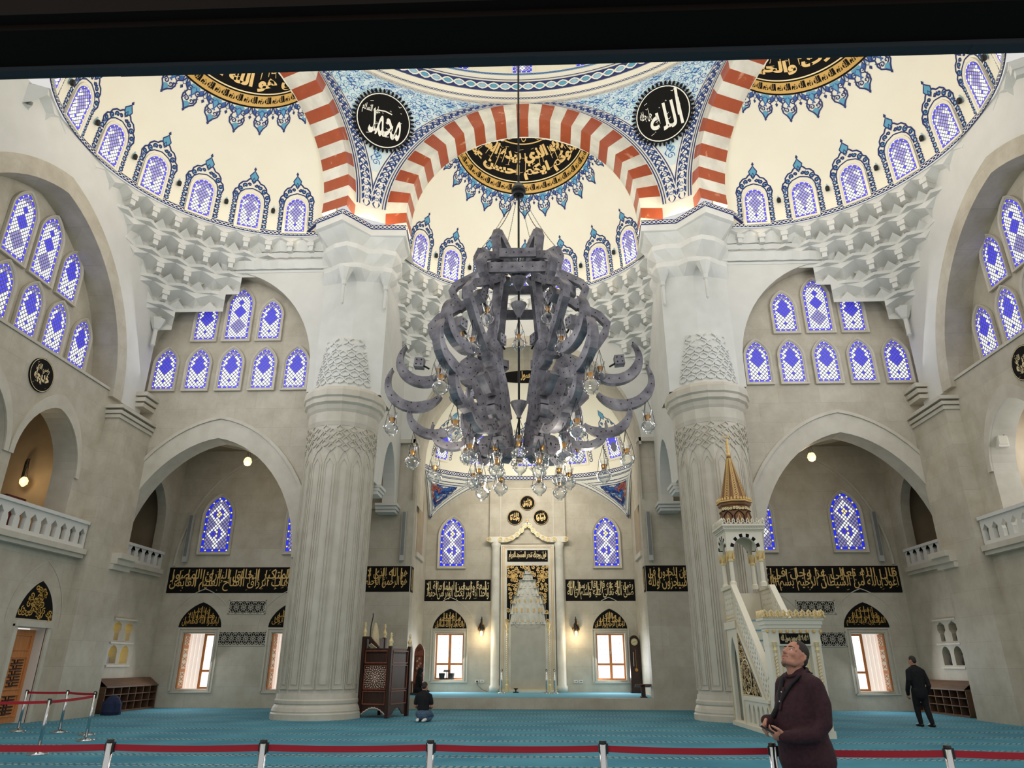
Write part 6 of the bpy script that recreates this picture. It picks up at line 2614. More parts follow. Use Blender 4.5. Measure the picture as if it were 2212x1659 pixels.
    BR = noisy('bronze_lacquer', [(.3, lin(112, 74, 42)), (.7, lin(136, 92, 54))], 3, 4, .45)
    mb = MB()
    sx_ = cx - .03
    mb.lathe([(.46, 5.5), (.45, 6.12)], BR, 8, (sx_, cy, 0), a0=pi / 8)
    dr = mb.build('spire_drum', t)
    mb = MB()
    for i in range(8):
        a = pi / 8 + (i + .5) * pi / 4
        PP = lambda u, v, d: Vector((sx_ + (.432 + d) * cos(a) - u * sin(a), cy + (.432 + d) * sin(a) + u * cos(a), v))
        mb.rib([(-.14, 5.52), (-.14, 5.8), (-.08, 5.88), (0, 5.94), (.08, 5.88), (.14, 5.8), (.14, 5.52)], .03, PP, BLACK, .008)
        mb.rib([(0, 5.56), (-.05, 5.7), (0, 5.84), (.05, 5.7)], .022, PP, GOLD, .01, closed=True)
        for q in range(4):
            mb.rib(spiral(-.13 + .087 * q, 6.02, .05, 1.2, q, 8), .03, PP, GOLD2, .01)
        mb.rib([(-.17, 5.95), (-.08, 5.97), (0, 6.0), (.08, 5.97), (.17, 5.95)], .03, PP, BLACK, .009)
    mb.build('gilt_arabesque', dr)
    mb = MB()
    mb.lathe([(.45, 6.1), (.5, 6.14), (.5, 6.2), (.54, 6.22), (.54, 6.27), (.44, 6.3)], BR, 8, (sx_, cy, 0), a0=pi / 8)
    mb.lathe([(.545, 6.225), (.55, 6.24), (.545, 6.265)], GOLD, 8, (sx_, cy, 0), a0=pi / 8)
    for i in range(32):
        a = 2 * pi * i / 32
        r = .5
        mb.lathe([(.03, 0), (.035, .04), (.005, .1)], GOLD, 5, (sx_ + r * cos(a), cy + r * sin(a), 6.27))
    mb.build('crown_ring', t)
    mb = MB()
    mb.lathe([(.43, 6.28), (.06, 7.75)], BR, 8, (sx_, cy, 0), a0=pi / 8)
    sp_ = mb.build('spire', t)
    mb = MB()
    for i in range(8):
        a = pi / 8 + (i + .5) * pi / 4
        for q in range(17):
            z = 6.36 + q * .08
            r = (.43 + (.06 - .43) * (z - 6.28) / 1.47) * cos(pi / 8)
            s_ = .085 * (r / .4) + .01
            PP = lambda u, v, d: Vector((sx_ + (r - (v - z) * .23 + d) * cos(a) - u * sin(a), cy + (r - (v - z) * .23 + d) * sin(a) + u * cos(a), v))
            mb.rib([(-s_, z), (0, z + .04), (s_, z), (0, z - .04)], .018, PP, GOLD, .008, closed=True)
            mb.rib([(-s_, z + .04), (-s_ * .3, z), (-s_, z - .04)], .014, PP, GOLD, .01)
            mb.rib([(s_, z + .04), (s_ * .3, z), (s_, z - .04)], .014, PP, GOLD, .01)
    mb.build('gilt_arabesque', sp_)
    mb = MB()
    c = (sx_, cy, 7.74)
    mb.lathe([(.07, 0), (.06, .1), (.03, .12), (.07, .2), (.03, .26), (.065, .33), (.025, .38), (.06, .44), (.02, .5), (.035, .55), (.012, .6)], GOLD, 12, c)
    mb.tube([(sx_ + .09 * sin(a * .3), cy, 7.74 + .72 - .09 * cos(a * .3)) for a in range(-8, 9)], [.006 + .014 * (1 - abs(a) / 8) for a in range(-8, 9)], GOLD, 6)
    mb.build('finial', t, True)


minbar()


# ---- preaching chair
def star_panel(mb, u0, u1, v0, v1, P, h=.004):
    rect = [(u0, v0), (u1, v0), (u1, v1), (u0, v1)]
    cu, cv = (u0 + u1) / 2, (v0 + v1) / 2
    S = min(u1 - u0, v1 - v0)
    IV = MATS.get('bone_inlay') or mat('bone_inlay', lin(226, 196, 176), .5)
    mb.poly(rect, P, DWOOD, 0)

    def dot(u, v, r, n=6, a0=0):
        q = clip(ccw([(u + r * cos(a0 + 2 * pi * i / n), v + r * sin(a0 + 2 * pi * i / n)) for i in range(n)]), rect)
        if len(q) > 2:
            mb.add([P(a, b, h) for a, b in q], [tuple(range(len(q)))], IV)
    dot(cu, cv, S * .06, 10)
    for k, (rr, n, s_) in enumerate(((.12, 10, .036), (.2, 10, .044), (.27, 20, .028), (.35, 20, .037), (.43, 20, .037), (.5, 30, .032), (.58, 30, .036), (.66, 30, .034))):
        for i in range(n):
            a = 2 * pi * (i + .5 * (k % 2)) / n
            dot(cu + S * rr * cos(a), cv + S * rr * sin(a), S * s_, 6 if k % 2 else 4, a)


KLOC, KROT = Vector((-4.84, 24.2, 0)), RAD(-18)
KM = Matrix.Translation(KLOC) @ Matrix.Rotation(KROT, 4, 'Z')


def kursu():
    t = thing('preaching_chair', 'dark wooden preaching chair with star-inlaid panels beside the left column', 'chair', KLOC, KROT)
    X0, X1, Y0, Y1 = -.5, .5, 0.0, 1.3
    for i, (x, y, h, f) in enumerate(((X0, Y0, 2.42, .46), (X0, Y1, 2.42, .46), (X1, Y0, 2.12, .42), (X1, Y1, 2.12, .42))):
        mb = MB()
        mb.box((x - .06, y - .05, 0), (x + .06, y + .05, h), DWOOD)
        mb.build('post', t)
        pst = t.children[-1]
        mb = MB()
        mb.lathe([(.05, 0), (.07, .03), (.04, .06), (.075, .13), (.07, .17), (.035, .24), (.03, f * .7), (.05, f * .78), (.025, f * .86), (.04, f * .93), (.01, f)], GOLD2, 10, (x, y, h))
        mb.build('turned_finial', pst, True)
    PF = lambda u, v, d: Vector((u, Y0 - .02 - d, v))
    PB = lambda u, v, d: Vector((X1 + .02 + d, u, v))
    mb = MB()
    mb.box((X0, Y0, .34), (X1, Y0 + .04, 2.06), DWOOD)
    mb.box((X1 - .04, Y0, .34), (X1, Y1, 2.06), DWOOD)
    mb.box((X0, Y0, .34), (X0 + .04, Y1, 2.4), DWOOD)
    mb.box((X0, Y1 - .04, .34), (X1, Y1, 2.06), DWOOD)
    mb.box((X0, Y0, 1.9), (X1, Y1, 1.95), DWOOD)
    mb.build('body', t)
    for kind, z0, z1 in (('upper_panel', 1.62, 1.98), ('star_panel', .84, 1.54), ('lower_panel', .4, .77)):
        mb = MB()
        mb.bar([(X0 + .1, z0), (X1 - .1, z0), (X1 - .1, z1), (X0 + .1, z1), (X0 + .1, z0)], .035, .03, RWOOD, PF)
        if kind == 'star_panel':
            star_panel(mb, X0 + .12, X1 - .12, z0 + .02, z1 - .02, PF)
        mb.build(kind, t)
        mb = MB()
        mb.bar([(Y0 + .15, z0), (Y1 - .15, z0), (Y1 - .15, z1), (Y0 + .15, z1), (Y0 + .15, z0)], .03, .03, RWOOD, PB)
        mb.build('end_panel', t)
    mb = MB()
    sc = [(X0 + .06, .34), (X0 + .06, .1)] + [(X0 + .1 + (X1 - X0 - .2) * i / 16, .12 + .17 * sin(pi * i / 16) + (.02 if i % 2 else 0)) for i in range(17)] + [(X1 - .06, .1), (X1 - .06, .34)]
    mb.slab(sc, [], lambda u, v, d: Vector((u, Y0 + d, v)), .03, DWOOD)
    mb.rib(sc[1:-1], .03, lambda u, v, h: Vector((u, Y0 - .004 - h, v)), MATS['bone_inlay'], .002)
    mb.build('scalloped_apron', t)
    mb = MB()
    sc = [(Y0 + .05, .34), (Y0 + .05, .05)] + [(Y0 + .3 + (Y1 - .6) * i / 8, .08 + .2 * sin(pi * i / 8)) for i in range(9)] + [(Y1 - .05, .05), (Y1 - .05, .34)]
    mb.slab(sc, [], lambda u, v, d: Vector((X1 - d, u, v)), .03, DWOOD)
    mb.build('end_apron', t)
    mb = MB()
    mb.bar([(X0 + .06, 2.4), (X0 + .2, 2.38), (X0 + .3, 2.25), (X0 + .42, 2.18), (X0 + .5, 2.1), (X0 + .62, 2.02)], [.06, .1, .14, .1, .1, .04], .05, DWOOD, lambda u, v, d: Vector((u, Y0 + d, v)))
    mb.build('carved_arm', t)


kursu()
mb = MB()
ws = noisy('sheepskin', [(.3, lin(196, 176, 140)), (.7, lin(220, 204, 170))], 30, 4, .9, bump=.6)
mb.lathe([(.05, 0), (.14, .08), (.17, .2), (.14, .45), (.1, .7), (.05, .85), (.02, .9)], ws, 12, M=KM @ Matrix.Translation((-.24, .2, 1.96)))
o = mb.build('sheepskin', smooth=True)
tag(o, 'pale sheepskin hung at the back of the dark preaching chair', 'sheepskin')
mb = MB()
mb.tube([KM @ Vector(p) for p in ((-.34, .03, 1.955), (-.32, .03, 2.3), (-.29, 0, 2.75), (-.22, -.02, 3.05), (-.23, -.02, 3.15))], .018, BLACKPL, 6)
tag(mb.build('walking_stick'), 'thin black stick standing up from the preaching chair seat', 'stick')
mb = MB()
mb.tube([KM @ Vector(p) for p in ((-.25, -.03, 2.1), (-.3, -.04, 2.16), (-.2, -.04, 2.2), (-.1, -.04, 2.13), (0, -.04, 2.07))], .012, ws, 6)
tag(mb.build('cord'), 'loose pale cord over the arm of the preaching chair', 'cord')

# carved reddish chair inside the alcove
t = thing('carved_chair', 'tall reddish carved chair-back at the left end of the alcove, half behind the wall corner', 'chair', (-4.72, 32.1, ZP))
mb = MB()
mb.slab([(-.22, .0), (.22, .0), (.22, 1.6)] + arch_curve(.22, 1.6, 2.0, 10, .3)[::-1][1:-1] + [(-.22, 1.6)], [], lambda u, v, d: Vector((u, d, v)), .06, RWOOD)
mb.build('back', t)
mb = MB()
mb.bar([(-.15, .9), (.15, .9), (.15, 1.5), (-.15, 1.5), (-.15, .9)], .03, .03, DWOOD, lambda u, v, d: Vector((u, -.01 + d, v)))
for i in range(5):
    mb.rib(spiral(-.08 + .08 * (i % 3), 1.0 + .1 * i, .05, 1.2, i, 8), .02, lambda u, v, h: Vector((u, -.012 - h, v)), MATS['bone_inlay'], .002)
    mb.rib(spiral(-.08 + .08 * (i % 3), 1.7 + .04 * i, .05, 1.2, i, 8), .02, lambda u, v, h: Vector((u, -.012 - h, v)), DWOOD, .002)
mb.build('carving', t)
mb = MB()
mb.box((-.22, -.5, .42), (.22, 0, .5), RWOOD)
mb.build('seat', t)
for x in (-.19, .19):
    mb = MB()
    mb.box((x - .03, -.48, 0), (x + .03, -.42, .42), RWOOD)
    mb.build('leg', t)

# ---- longcase clock
t = thing('longcase_clock', 'dark longcase clock with a pale dial in the right corner of the alcove', 'clock', (4.74, 34.0, ZP))
mb = MB()
mb.box((-.24, -.16, 0), (.24, .16, .55), DWOOD)
mb.box((-.26, -.18, 0), (.26, .18, .1), DWOOD)
mb.build('plinth', t)
mb = MB()
mb.slab([(-.2, .55), (.2, .55), (.2, 2.1)] + arch_curve(.2, 2.1, 2.36, 12, 0)[::-1][1:-1] + [(-.2, 2.1)], [], lambda u, v, d: Vector((u, -.12 + d, v)), .26, DWOOD)
mb.bar([(-.21, .55), (-.21, 2.1)] + arch_curve(.21, 2.1, 2.38, 12, 0)[1:-1] + [(.21, 2.1), (.21, .55)], .05, .32, DWOOD, lambda u, v, d: Vector((u, d, v)))
mb.build('case', t)
mb = MB()
mb.lathe([(.15, 0), (.15, .02)], mat('dial_cream', lin(220, 206, 160), .4), 24, M=Matrix.Translation((0, -.12, 2.12)) @ Matrix.Rotation(pi / 2, 4, 'X'))
mb.build('dial', t)
dl = t.children[-1]
mb = MB()
PDl = lambda u, v, d: Vector((u, -.146 + d, 2.12 + v))
mb.bar([(0, 0), (-.09, -.04)], [.016, .006], .004, DARK, PDl)
mb.bar([(0, 0), (.1, .03)], [.012, .004], .004, DARK, PDl)
for i in range(12):
    a = i * pi / 6
    mb.bar([(.11 * cos(a), .11 * sin(a)), (.13 * cos(a), .13 * sin(a))], .012, .004, DARK, PDl)
mb.build('hands', dl)
mb = MB()
mb.lathe([(.07, 0), (.07, .015)], BRASS, 18, M=Matrix.Translation((.03, -.125, .95)) @ Matrix.Rotation(pi / 2, 4, 'X'))
mb.box((.025, -.13, 1.0), (.035, -.125, 1.8), BRASS)
mb.box((-.09, -.13, 1.1), (-.06, -.12, 1.7), STEEL)
mb.build('pendulum', t)

# ---- low reading desk on the platform
t = thing('reading_desk', 'small wooden reading desk at the right end of the alcove step', 'desk', (4.42, 29.5, ZP))
mb = MB()
mb.box((-.3, -.17, -.015), (.3, .17, .015), RWOOD, Matrix.Translation((0, 0, .42)) @ Matrix.Rotation(-.3, 4, 'X'))
mb.build('sloping_top', t)
mb = MB()
mb.box((-.08, -.05, .04), (.08, .05, .4), DWOOD)
mb.box((-.13, -.12, 0), (.13, .12, .04), DWOOD)
mb.build('leg', t)


# ---- rope-barrier posts
def stanchion(label, x, y, h=.98, group='barrier posts'):
    t = thing('barrier_post', label, 'post', (x, y, 0), 0, group)
    mb = MB()
    mb.lathe([(.18, 0), (.18, .012), (.16, .03), (.06, .05), (.04, .07)], STEEL, 24)
    mb.build('base', t, True)
    mb = MB()
    mb.lathe([(.032, .05), (.032, h - .02)], STEEL, 16)
    mb.build('tube', t, True)
    mb = MB()
    mb.lathe([(.033, h - .025), (.034, h - .02), (.03, h)], BLACKPL, 16)
    mb.box((.02, -.016, h - .1), (.045, .016, h - .02), BLACKPL)
    mb.box((-.038, -.012, h - .09), (-.02, .012, h - .025), BLACKPL)
    mb.build('belt_head', t)
    return t


def belt(t, x1, y1, h=.98, sag=.012):
    x0, y0 = t.location.x, t.location.y
    dx, dy = x1 - x0, y1 - y0
    L = hypot(dx, dy)
    mb = MB()
    n = 12
    vs = []
    for i in range(n + 1):
        f = .04 / L + (1 - .08 / L) * i / n
        z = h - .035 - sag * 4 * f * (1 - f)
        for dz in (0, -.052):
            vs.append((dx * f, dy * f, z + dz))
    mb.add(vs, [(2 * i, 2 * i + 2, 2 * i + 3, 2 * i + 1) for i in range(n)], REDBELT)
    return mb.build('belt', t)


row = [(-4.85, 6.62), (-3.3, 6.69), (-1.96, 6.73), (-.51, 6.81), (.99, 6.82), (2.41, 6.71), (3.81, 6.61), (5.3, 6.5)]
names = ['front barrier post just outside the picture on the left', 'first steel post from the left in the long front row of red belts', 'second steel post from the left in the long front row of red belts', 'steel post of the front red belt row, below the kneeling man',
         'steel post of the front red belt row, right of the alcove line', 'steel post of the front red belt row beside the man looking up', 'last steel post on the right in the long front row of red belts', 'front barrier post just outside the picture on the right']
prev = None
for (x, y), lab in zip(row, names):
    t = stanchion(lab, x, y)
    if prev is not None:
        belt(prev, x, y)
    prev = t
lf = {'A': (-12.65, 19.03, 'thin steel post farthest left by the wooden door'), 'B': (-8.99, 14.42, 'steel post with a broad round base, nearest of the left enclosure'), 'C': (-11.47, 18.85, 'steel post at the back of the left red-belt enclosure'),
      'D': (-10.36, 18.19, 'steel corner post of the left enclosure'), 'E': (-9.6, 16.9, 'steel post next to the corner post of the left enclosure'), 'F': (-10.6, 14.0, 'barrier post off the left edge of the picture')}
pp = {}
for k, (x, y, lab) in lf.items():
    pp[k] = stanchion(lab, x, y, .96, 'barrier posts of the left enclosure')
for a, b in (('A', 'C'), ('C', 'D'), ('D', 'E'), ('E', 'B'), ('B', 'F')):
    belt(pp[a], lf[b][0], lf[b][1], .96)
stanchion('steel post behind the man looking up, only its base showing', 6.62, 17.4, .96)
for x, lab in ((-1.23, 'steel post standing left of the mihrab niche'), (.74, 'inner steel post standing right of the mihrab niche'), (1.09, 'outer steel post standing right of the mihrab niche')):
    t = stanchion(lab, x, 33.3, .98, 'barrier posts before the mihrab')
    t.location.z = ZP


# ---- chandelier
def chandelier():
    t = thing('chandelier', 'huge grey steel chandelier of calligraphic plates hung with glass oil lamps', 'chandelier', (.11, 12.7, 4.5))
    z_ = lambda z: z - 4.5
    Pm = lambda u, v, d: Vector((u, d, z_(v)))
    T = .15

    def studs(mb, pts, w, step=.2, t_=T):
        acc = 0
        for a, b in zip(pts[:-1], pts[1:]):
            L = hypot(b[0] - a[0], b[1] - a[1])
            while acc < L:
                f = acc / L
                x, y = a[0] + (b[0] - a[0]) * f, a[1] + (b[1] - a[1]) * f
                for s in (-1, 1):
                    mb.add([Pm(x + .014 * cos(q * pi / 3), y + .014 * sin(q * pi / 3), s * (t_ / 2 + .004)) for q in range(6)], [tuple(range(6))], DARK)
                acc += step
            acc -= L

    def crescent(cx, cz, r, a0, a1, w, n=20):
        pts, ws = [], []
        for i in range(n + 1):
            f = i / n
            a = RAD(a0 + (a1 - a0) * f)
            pts.append((cx + r * cos(a), cz + r * .92 * sin(a)))
            ws.append(w * min(1, .12 + 2.4 * f) * min(1, .35 + 3 * (1 - f)))
        return pts, ws

    cnt = [0]

    def plate(name, strokes, extra=None, ang=0.0):
        mb = MB()
        for pts, ws in strokes:
            cnt[0] += 1
            tt = T * (.9 + .021 * cnt[0])
            mb.bar(pts, ws, tt, METAL, Pm)
            studs(mb, pts, ws, .2, tt)
        if extra:
            extra(mb)
        o = mb.build(name, t)
        return o
    protos = []
    # upper hooks and angular loops
    hook = [([(.1, 9.2), (.3, 9.38), (.6, 9.6), (.8, 9.74)], [.13, .15, .17, .15]), ([(.8, 9.76), (.88, 9.56), (.8, 9.2)], [.13, .15, .13])]
    zig = [([(.45, 9.28), (.95, 9.1), (1.3, 8.9), (1.38, 8.76), (1.3, 8.55), (1.12, 8.34)], .15), ([(.7, 8.72), (1.15, 8.42), (1.62, 8.15), (1.78, 7.95), (1.74, 7.78), (1.45, 7.35), (1.1, 6.9)], .15),
           ([(.62, 9.2), (.72, 8.7), (.85, 8.0), (.98, 7.2)], .12)]
    cA = crescent(1.85, 7.22, .52, 38, -140, .2)
    cB = crescent(2.0, 6.75, .58, 30, -145, .19)
    cC = crescent(1.62, 6.12, .5, 22, -140, .17)
    cD = crescent(1.26, 5.78, .4, 15, -140, .14)
    waw = [([(.95 + .15 * cos(a * pi / 8), 6.95 + .2 * sin(a * pi / 8)) for a in range(17)], .22), ([(1.02, 7.2), (.85, 6.75), (.7, 6.3), (.55, 5.85), (.45, 5.3)], [.1, .2, .2, .18, .1]), ([(1.3, 6.45), (1.05, 6.2), (.8, 6.2)], .16), ([(.78, 6.8), (.62, 6.5), (.5, 6.1)], .13),
           ([(.78 + .12 * cos(a * pi / 8), 5.95 + .16 * sin(a * pi / 8)) for a in range(17)], .19), ([(.55, 5.9), (.42, 5.6), (.36, 5.3)], .11),
           ([(.6 + .09 * cos(a * pi / 8), 5.42 + .12 * sin(a * pi / 8)) for a in range(17)], .14)]

    def dice(mb, x, z, s=.2, a=.3):
        c, s_ = cos(a), sin(a)
        q = [(x + c * u * s / 2 - s_ * v * s / 2, z + s_ * u * s / 2 + c * v * s / 2) for u, v in ((-1, -1), (1, -1), (1, 1), (-1, 1))]
        mb.slab(q, [], lambda u, v, d: Pm(u, v, d - .1), .2, METAL)
        for u, v in ((-.5, -.5), (.5, -.5), (.5, .5), (-.5, .5)):
            xx, zz = x + (c * u - s_ * v) * s / 2, z + (s_ * u + c * v) * s / 2
            for k in (-1, 1):
                mb.add([Pm(xx + .016 * cos(e * pi / 3), zz + .016 * sin(e * pi / 3), k * .106) for e in range(6)], [tuple(range(6))], DARK)
        mb.tube([Pm(x, z, 0), Pm(x - .2, z - .12, 0)], .02, DARK, 5)
    for nm, st, ex in (('hook_plate', hook, None), ('angular_plate', zig, lambda m: dice(m, 1.38, 7.98, .2, .5)), ('crescent_plate', [cA], None), ('crescent_plate', [cB], lambda m: dice(m, 1.98, 7.15, .19, .1)),
                       ('crescent_plate', [cC], None), ('crescent_plate', [cD], lambda m: dice(m, .95, 5.55, .2, .7)), ('knot_plate', waw, lambda m: dice(m, .72, 7.35, .2, 0))):
        protos.append((nm, plate(nm, st, ex)))
    N_ = 6
    for i in range(N_):
        a = i * 2 * pi / N_
        for j, (nm, o) in enumerate(protos):
            b = a
            if j == 2:
                b = a + RAD(0)
            if j == 0 and i % 2 == 1:
                pass
            if i == 0:
                o.rotation_euler = (0, 0, b)
            else:
                c = o.copy()
                COL.objects.link(c)
                c.parent = t
                c.rotation_euler = (0, 0, b)
    # octagonal collars
    for r, z, h in ((.9, 9.2, .2), (1.18, 8.72, .22)):
        mb = MB()
        n = 6
        ro, ri = r, r - .07
        vs = []
        for i in range(n):
            a = 2 * pi * i / n
            for rr, zz in ((ro, z + h / 2), (ro, z - h / 2), (ri, z - h / 2), (ri, z + h / 2)):
                vs.append((rr * cos(a), rr * sin(a), z_(zz)))
        fs = []
        for i in range(n):
            j = (i + 1) % n
            for q in range(4):
                q2 = (q + 1) % 4
                fs.append((4 * i + q, 4 * j + q, 4 * j + q2, 4 * i + q2))
        mb.add(vs, fs, METAL)
        for i in range(n):
            a0 = 2 * pi * i / n
            a1 = a0 + 2 * pi / n
            for q in range(6):
                f = (q + .5) / 6
                x, y = ro * (cos(a0) * (1 - f) + cos(a1) * f) * 1.004, ro * (sin(a0) * (1 - f) + sin(a1) * f) * 1.004
                d = Vector((-(sin(a0) - sin(a1)), (cos(a0) - cos(a1)), 0))
                tx = Vector((cos(a1) - cos(a0), sin(a1) - sin(a0), 0)).normalized()
                mb.add([Vector((x, y, z_(z))) + tx * .014 * cos(e * pi / 3) + Vector((0, 0, .014 * sin(e * pi / 3))) for e in range(6)], [tuple(range(6))], DARK)
        mb.build('collar', t)
    # stem, hub cones and canopy ball
    mb = MB()
    mb.tube([(0, 0, z_(5.5)), (0, 0, z_(33.0))], .022, DARK, 8)
    mb.build('stem', t)
    for z in (9.05, 8.45, 6.3):
        mb = MB()
        mb.lathe([(.17, z_(z)), (.15, z_(z) - .06), (.04, z_(z) - .28), (.05, z_(z) - .32)], METAL, 10)
        mb.build('hub', t)
    mb = MB()
    mb.lathe([(.02, z_(11.5)), (.1, z_(11.42)), (.16, z_(11.3)), (.16, z_(11.24)), (.12, z_(11.2)), (.12, z_(11.14)), (.05, z_(11.12))], BLACKPL, 16)
    mb.build('chain_collar', t)
    for i in range(6):
        a = i * pi / 3
        mb = MB()
        n = 38
        p0, p1 = Vector((.08 * cos(a), .08 * sin(a), z_(11.16))), Vector((.8 * cos(a), .8 * sin(a), z_(9.8)))
        for q in range(n):
            f, g = q / n, (q + 1.25) / n
            A = p0.lerp(p1, f) - Vector((0, 0, .22 * 4 * f * (1 - f) * .5))
            B = p0.lerp(p1, min(1, g)) - Vector((0, 0, .22 * 4 * g * (1 - g) * .5))
            m = (A + B) / 2
            d = (B - A)
            sd = d.cross(Vector((cos(a), sin(a), 0.3))).normalized() * .011
            if q % 2:
                sd = d.cross(sd).normalized() * .011
            mb.tube([A + d * .1, m + sd, B - d * .1, m - sd], .004, DARK, 4, closed=True)
        mb.build('hanging_chain', t)

    # oil lamps
    def oil_lamp(x, y, z, src=[]):
        """z = height of the hook"""
        if src:
            o = copy_tree(src[0], t)
            o.location = (x, y, z_(z))
            o.rotation_euler = (0, 0, x * 3)
            return o
        mb = MB()
        mb.lathe([(.04, -.74), (.05, -.735), (.045, -.71), (.08, -.69), (.12, -.65), (.14, -.6), (.14, -.56), (.115, -.52), (.075, -.49), (.058, -.465), (.062, -.42), (.078, -.35), (.1, -.27)], GLASS, 16, cap=False)
        o = mb.build('oil_lamp', t, True)
        o.location = (x, y, z_(z))
        mb = MB()
        mb.lathe([(.045, -.47), (.05, -.46), (.068, -.38), (.066, -.375)], BRASS, 14)
        mb.build('brass_cup', o, True)
        mb = MB()
        for k in range(3):
            a = 2 * pi * k / 3
            mb.tube([(.14 * cos(a), .14 * sin(a), -.55), (.1 * cos(a), .1 * sin(a), -.3), (0, 0, 0)], .0045, DARK, 4)
            mb.lathe([(.02, -.02), (.028, 0), (.02, .02)], GLASS, 8, (.145 * cos(a), .145 * sin(a), -.55))
        mb.build('hanging_wires', o)
        src.append(o)
        return o
    spots = []
    for i in range(6):
        a = i * pi / 3
        for r, z in ((2.45, 6.38), (2.02, 5.72), (1.58, 5.42), (1.15, 8.2), (1.6, 7.4), (.75, 5.35)):
            spots.append((r * cos(a), r * sin(a), z))
        b = a + RAD(30)
        spots.append((.5 * cos(b), .5 * sin(b), 5.72))
    spots += [(0, 0, 8.12), (0, 0, 6.0)]
    for p in spots:
        oil_lamp(*p)


chandelier()
for i in range(4):
    a = i * pi / 2 + .4
    light('chandelier_light', 'POINT', (.11 + 1.5 * cos(a), 12.7 + 1.5 * sin(a), 5.0), 30, (1, .9, .75), .2)

# ---- uplights behind the cornices
for s in (-1, 1):
    for (x, y, lab) in ((s * 6.95, 22.6, 'outer'), (s * 5.0, 23.6, 'inner')):
        t = thing('uplight', 'small glowing uplight on the %s side of the %s pier cornice' % (lab, 'left' if s < 0 else 'right'), 'lamp', (x, y, 17.42), 0, 'uplights on the pier cornices')
        mb = MB()
        mb.box((-.12, -.1, 0), (.12, .1, .12), BLACKPL)
        mb.build('housing', t)
        mb = MB()
        mb.box((-.1, -.08, .12), (.1, .08, .15), G_BULB)
        mb.build('lens', t)
        light('cornice_light', 'POINT', (x, y, 17.8), 130, (1, .83, .5), .12)
# ================================================================== PEOPLE
SKIN = noisy('skin', [(.3, lin(186, 128, 106)), (.7, lin(204, 146, 122))], 12, 3, .5)
HAIR = mat('dark_hair', lin(48, 40, 36), .75)
STUB = mat('stubble', lin(168, 120, 100), .7)
MAROON = noisy('maroon_knit', [(.3, lin(50, 28, 34)), (.7, lin(66, 37, 44))], 40, 3, .9, bump=.1)
BLACKC = noisy('black_cloth', [(.3, lin(18, 18, 21)), (.7, lin(27, 27, 31))], 20, 3, .9)
DENIM = noisy('blue_denim', [(.3, lin(62, 82, 104)), (.7, lin(84, 106, 128))], 30, 3, .9)
SOCK = mat('white_sock', lin(226, 224, 222), .9)
EYEW = mat('eye_white', lin(224, 218, 210), .3)
IRIS = mat('iris', lin(48, 34, 26), .2)
LIP = mat('lip', lin(166, 96, 86), .5)


def etube(mb, pts, rs, side, m_=SKIN, n=16, M=None):
    """chain with elliptical sections: rs = (radius along side, radius across) per point; rounded ends"""
    pts = [Vector(p) for p in pts]
    rs = [(r, r) if not isinstance(r, (tuple, list)) else r for r in rs]
    P_, R_ = [], []
    t0 = (pts[1] - pts[0]).normalized()
    t1 = (pts[-1] - pts[-2]).normalized()
    for f, g in ((1.0, .08), (.86, .5), (.5, .86)):
        P_.append(pts[0] - t0 * min(rs[0]) * f)
        R_.append((rs[0][0] * g, rs[0][1] * g))
    P_ += pts
    R_ += rs
    for f, g in ((.5, .86), (.86, .5), (1.0, .08)):
        P_.append(pts[-1] + t1 * min(rs[-1]) * f)
        R_.append((rs[-1][0] * g, rs[-1][1] * g))
    vs = []
    k = len(P_)
    for i, p in enumerate(P_):
        t = (P_[min(i + 1, k - 1)] - P_[max(i - 1, 0)]).normalized()
        a = Vector(side) - t * Vector(side).dot(t)
        if a.length < 1e-4:
            a = t.orthogonal()
        a.normalize()
        b = t.cross(a)
        for q in range(n):
            an = 2 * pi * q / n
            v = p + a * R_[i][0] * cos(an) + b * R_[i][1] * sin(an)
            vs.append(M @ v if M is not None else v)
    fs = []
    for i in range(k - 1):
        for q in range(n):
            q2 = (q + 1) % n
            fs.append((i * n + q, i * n + q2, (i + 1) * n + q2, (i + 1) * n + q))
    fs.append(tuple(range(n))[::-1])
    fs.append(tuple((k - 1) * n + q for q in range(n)))
    mb.add(vs, fs, m_)


def ball(mb, c, r, m_=SKIN, M=None, n=14):
    prof = [(max(.02, sin(pi * i / 10)), -cos(pi * i / 10)) for i in range(11)]
    S = Matrix.Translation(Vector(c)) @ Matrix.Diagonal((r[0], r[1], r[2], 1))
    mb.lathe([(a if 0 < i < 10 else .02, b) for i, (a, b) in enumerate(prof)], m_, n, M=(M @ S) if M is not None else S)


def fuse(name, mb, parent, voxel=.012, smooth=5, material=None):
    """one continuous surface from overlapping limbs"""
    o = mb.build('tmp')
    tidy(o)
    md = o.modifiers.new('r', 'REMESH')
    md.mode = 'VOXEL'
    md.voxel_size = voxel
    md.use_smooth_shade = True
    if smooth:
        s = o.modifiers.new('s', 'SMOOTH')
        s.iterations = smooth
        s.factor = .5
    dg = bpy.context.evaluated_depsgraph_get()
    me = bpy.data.meshes.new_from_object(o.evaluated_get(dg))
    me.name = name
    me.materials.clear()
    me.materials.append(material or mb.mats[0])
    for p in me.polygons:
        p.use_smooth = True
        p.material_index = 0
    bpy.data.objects.remove(o)
    r = bpy.data.objects.new(name, me)
    COL.objects.link(r)
    r.parent = parent
    return r


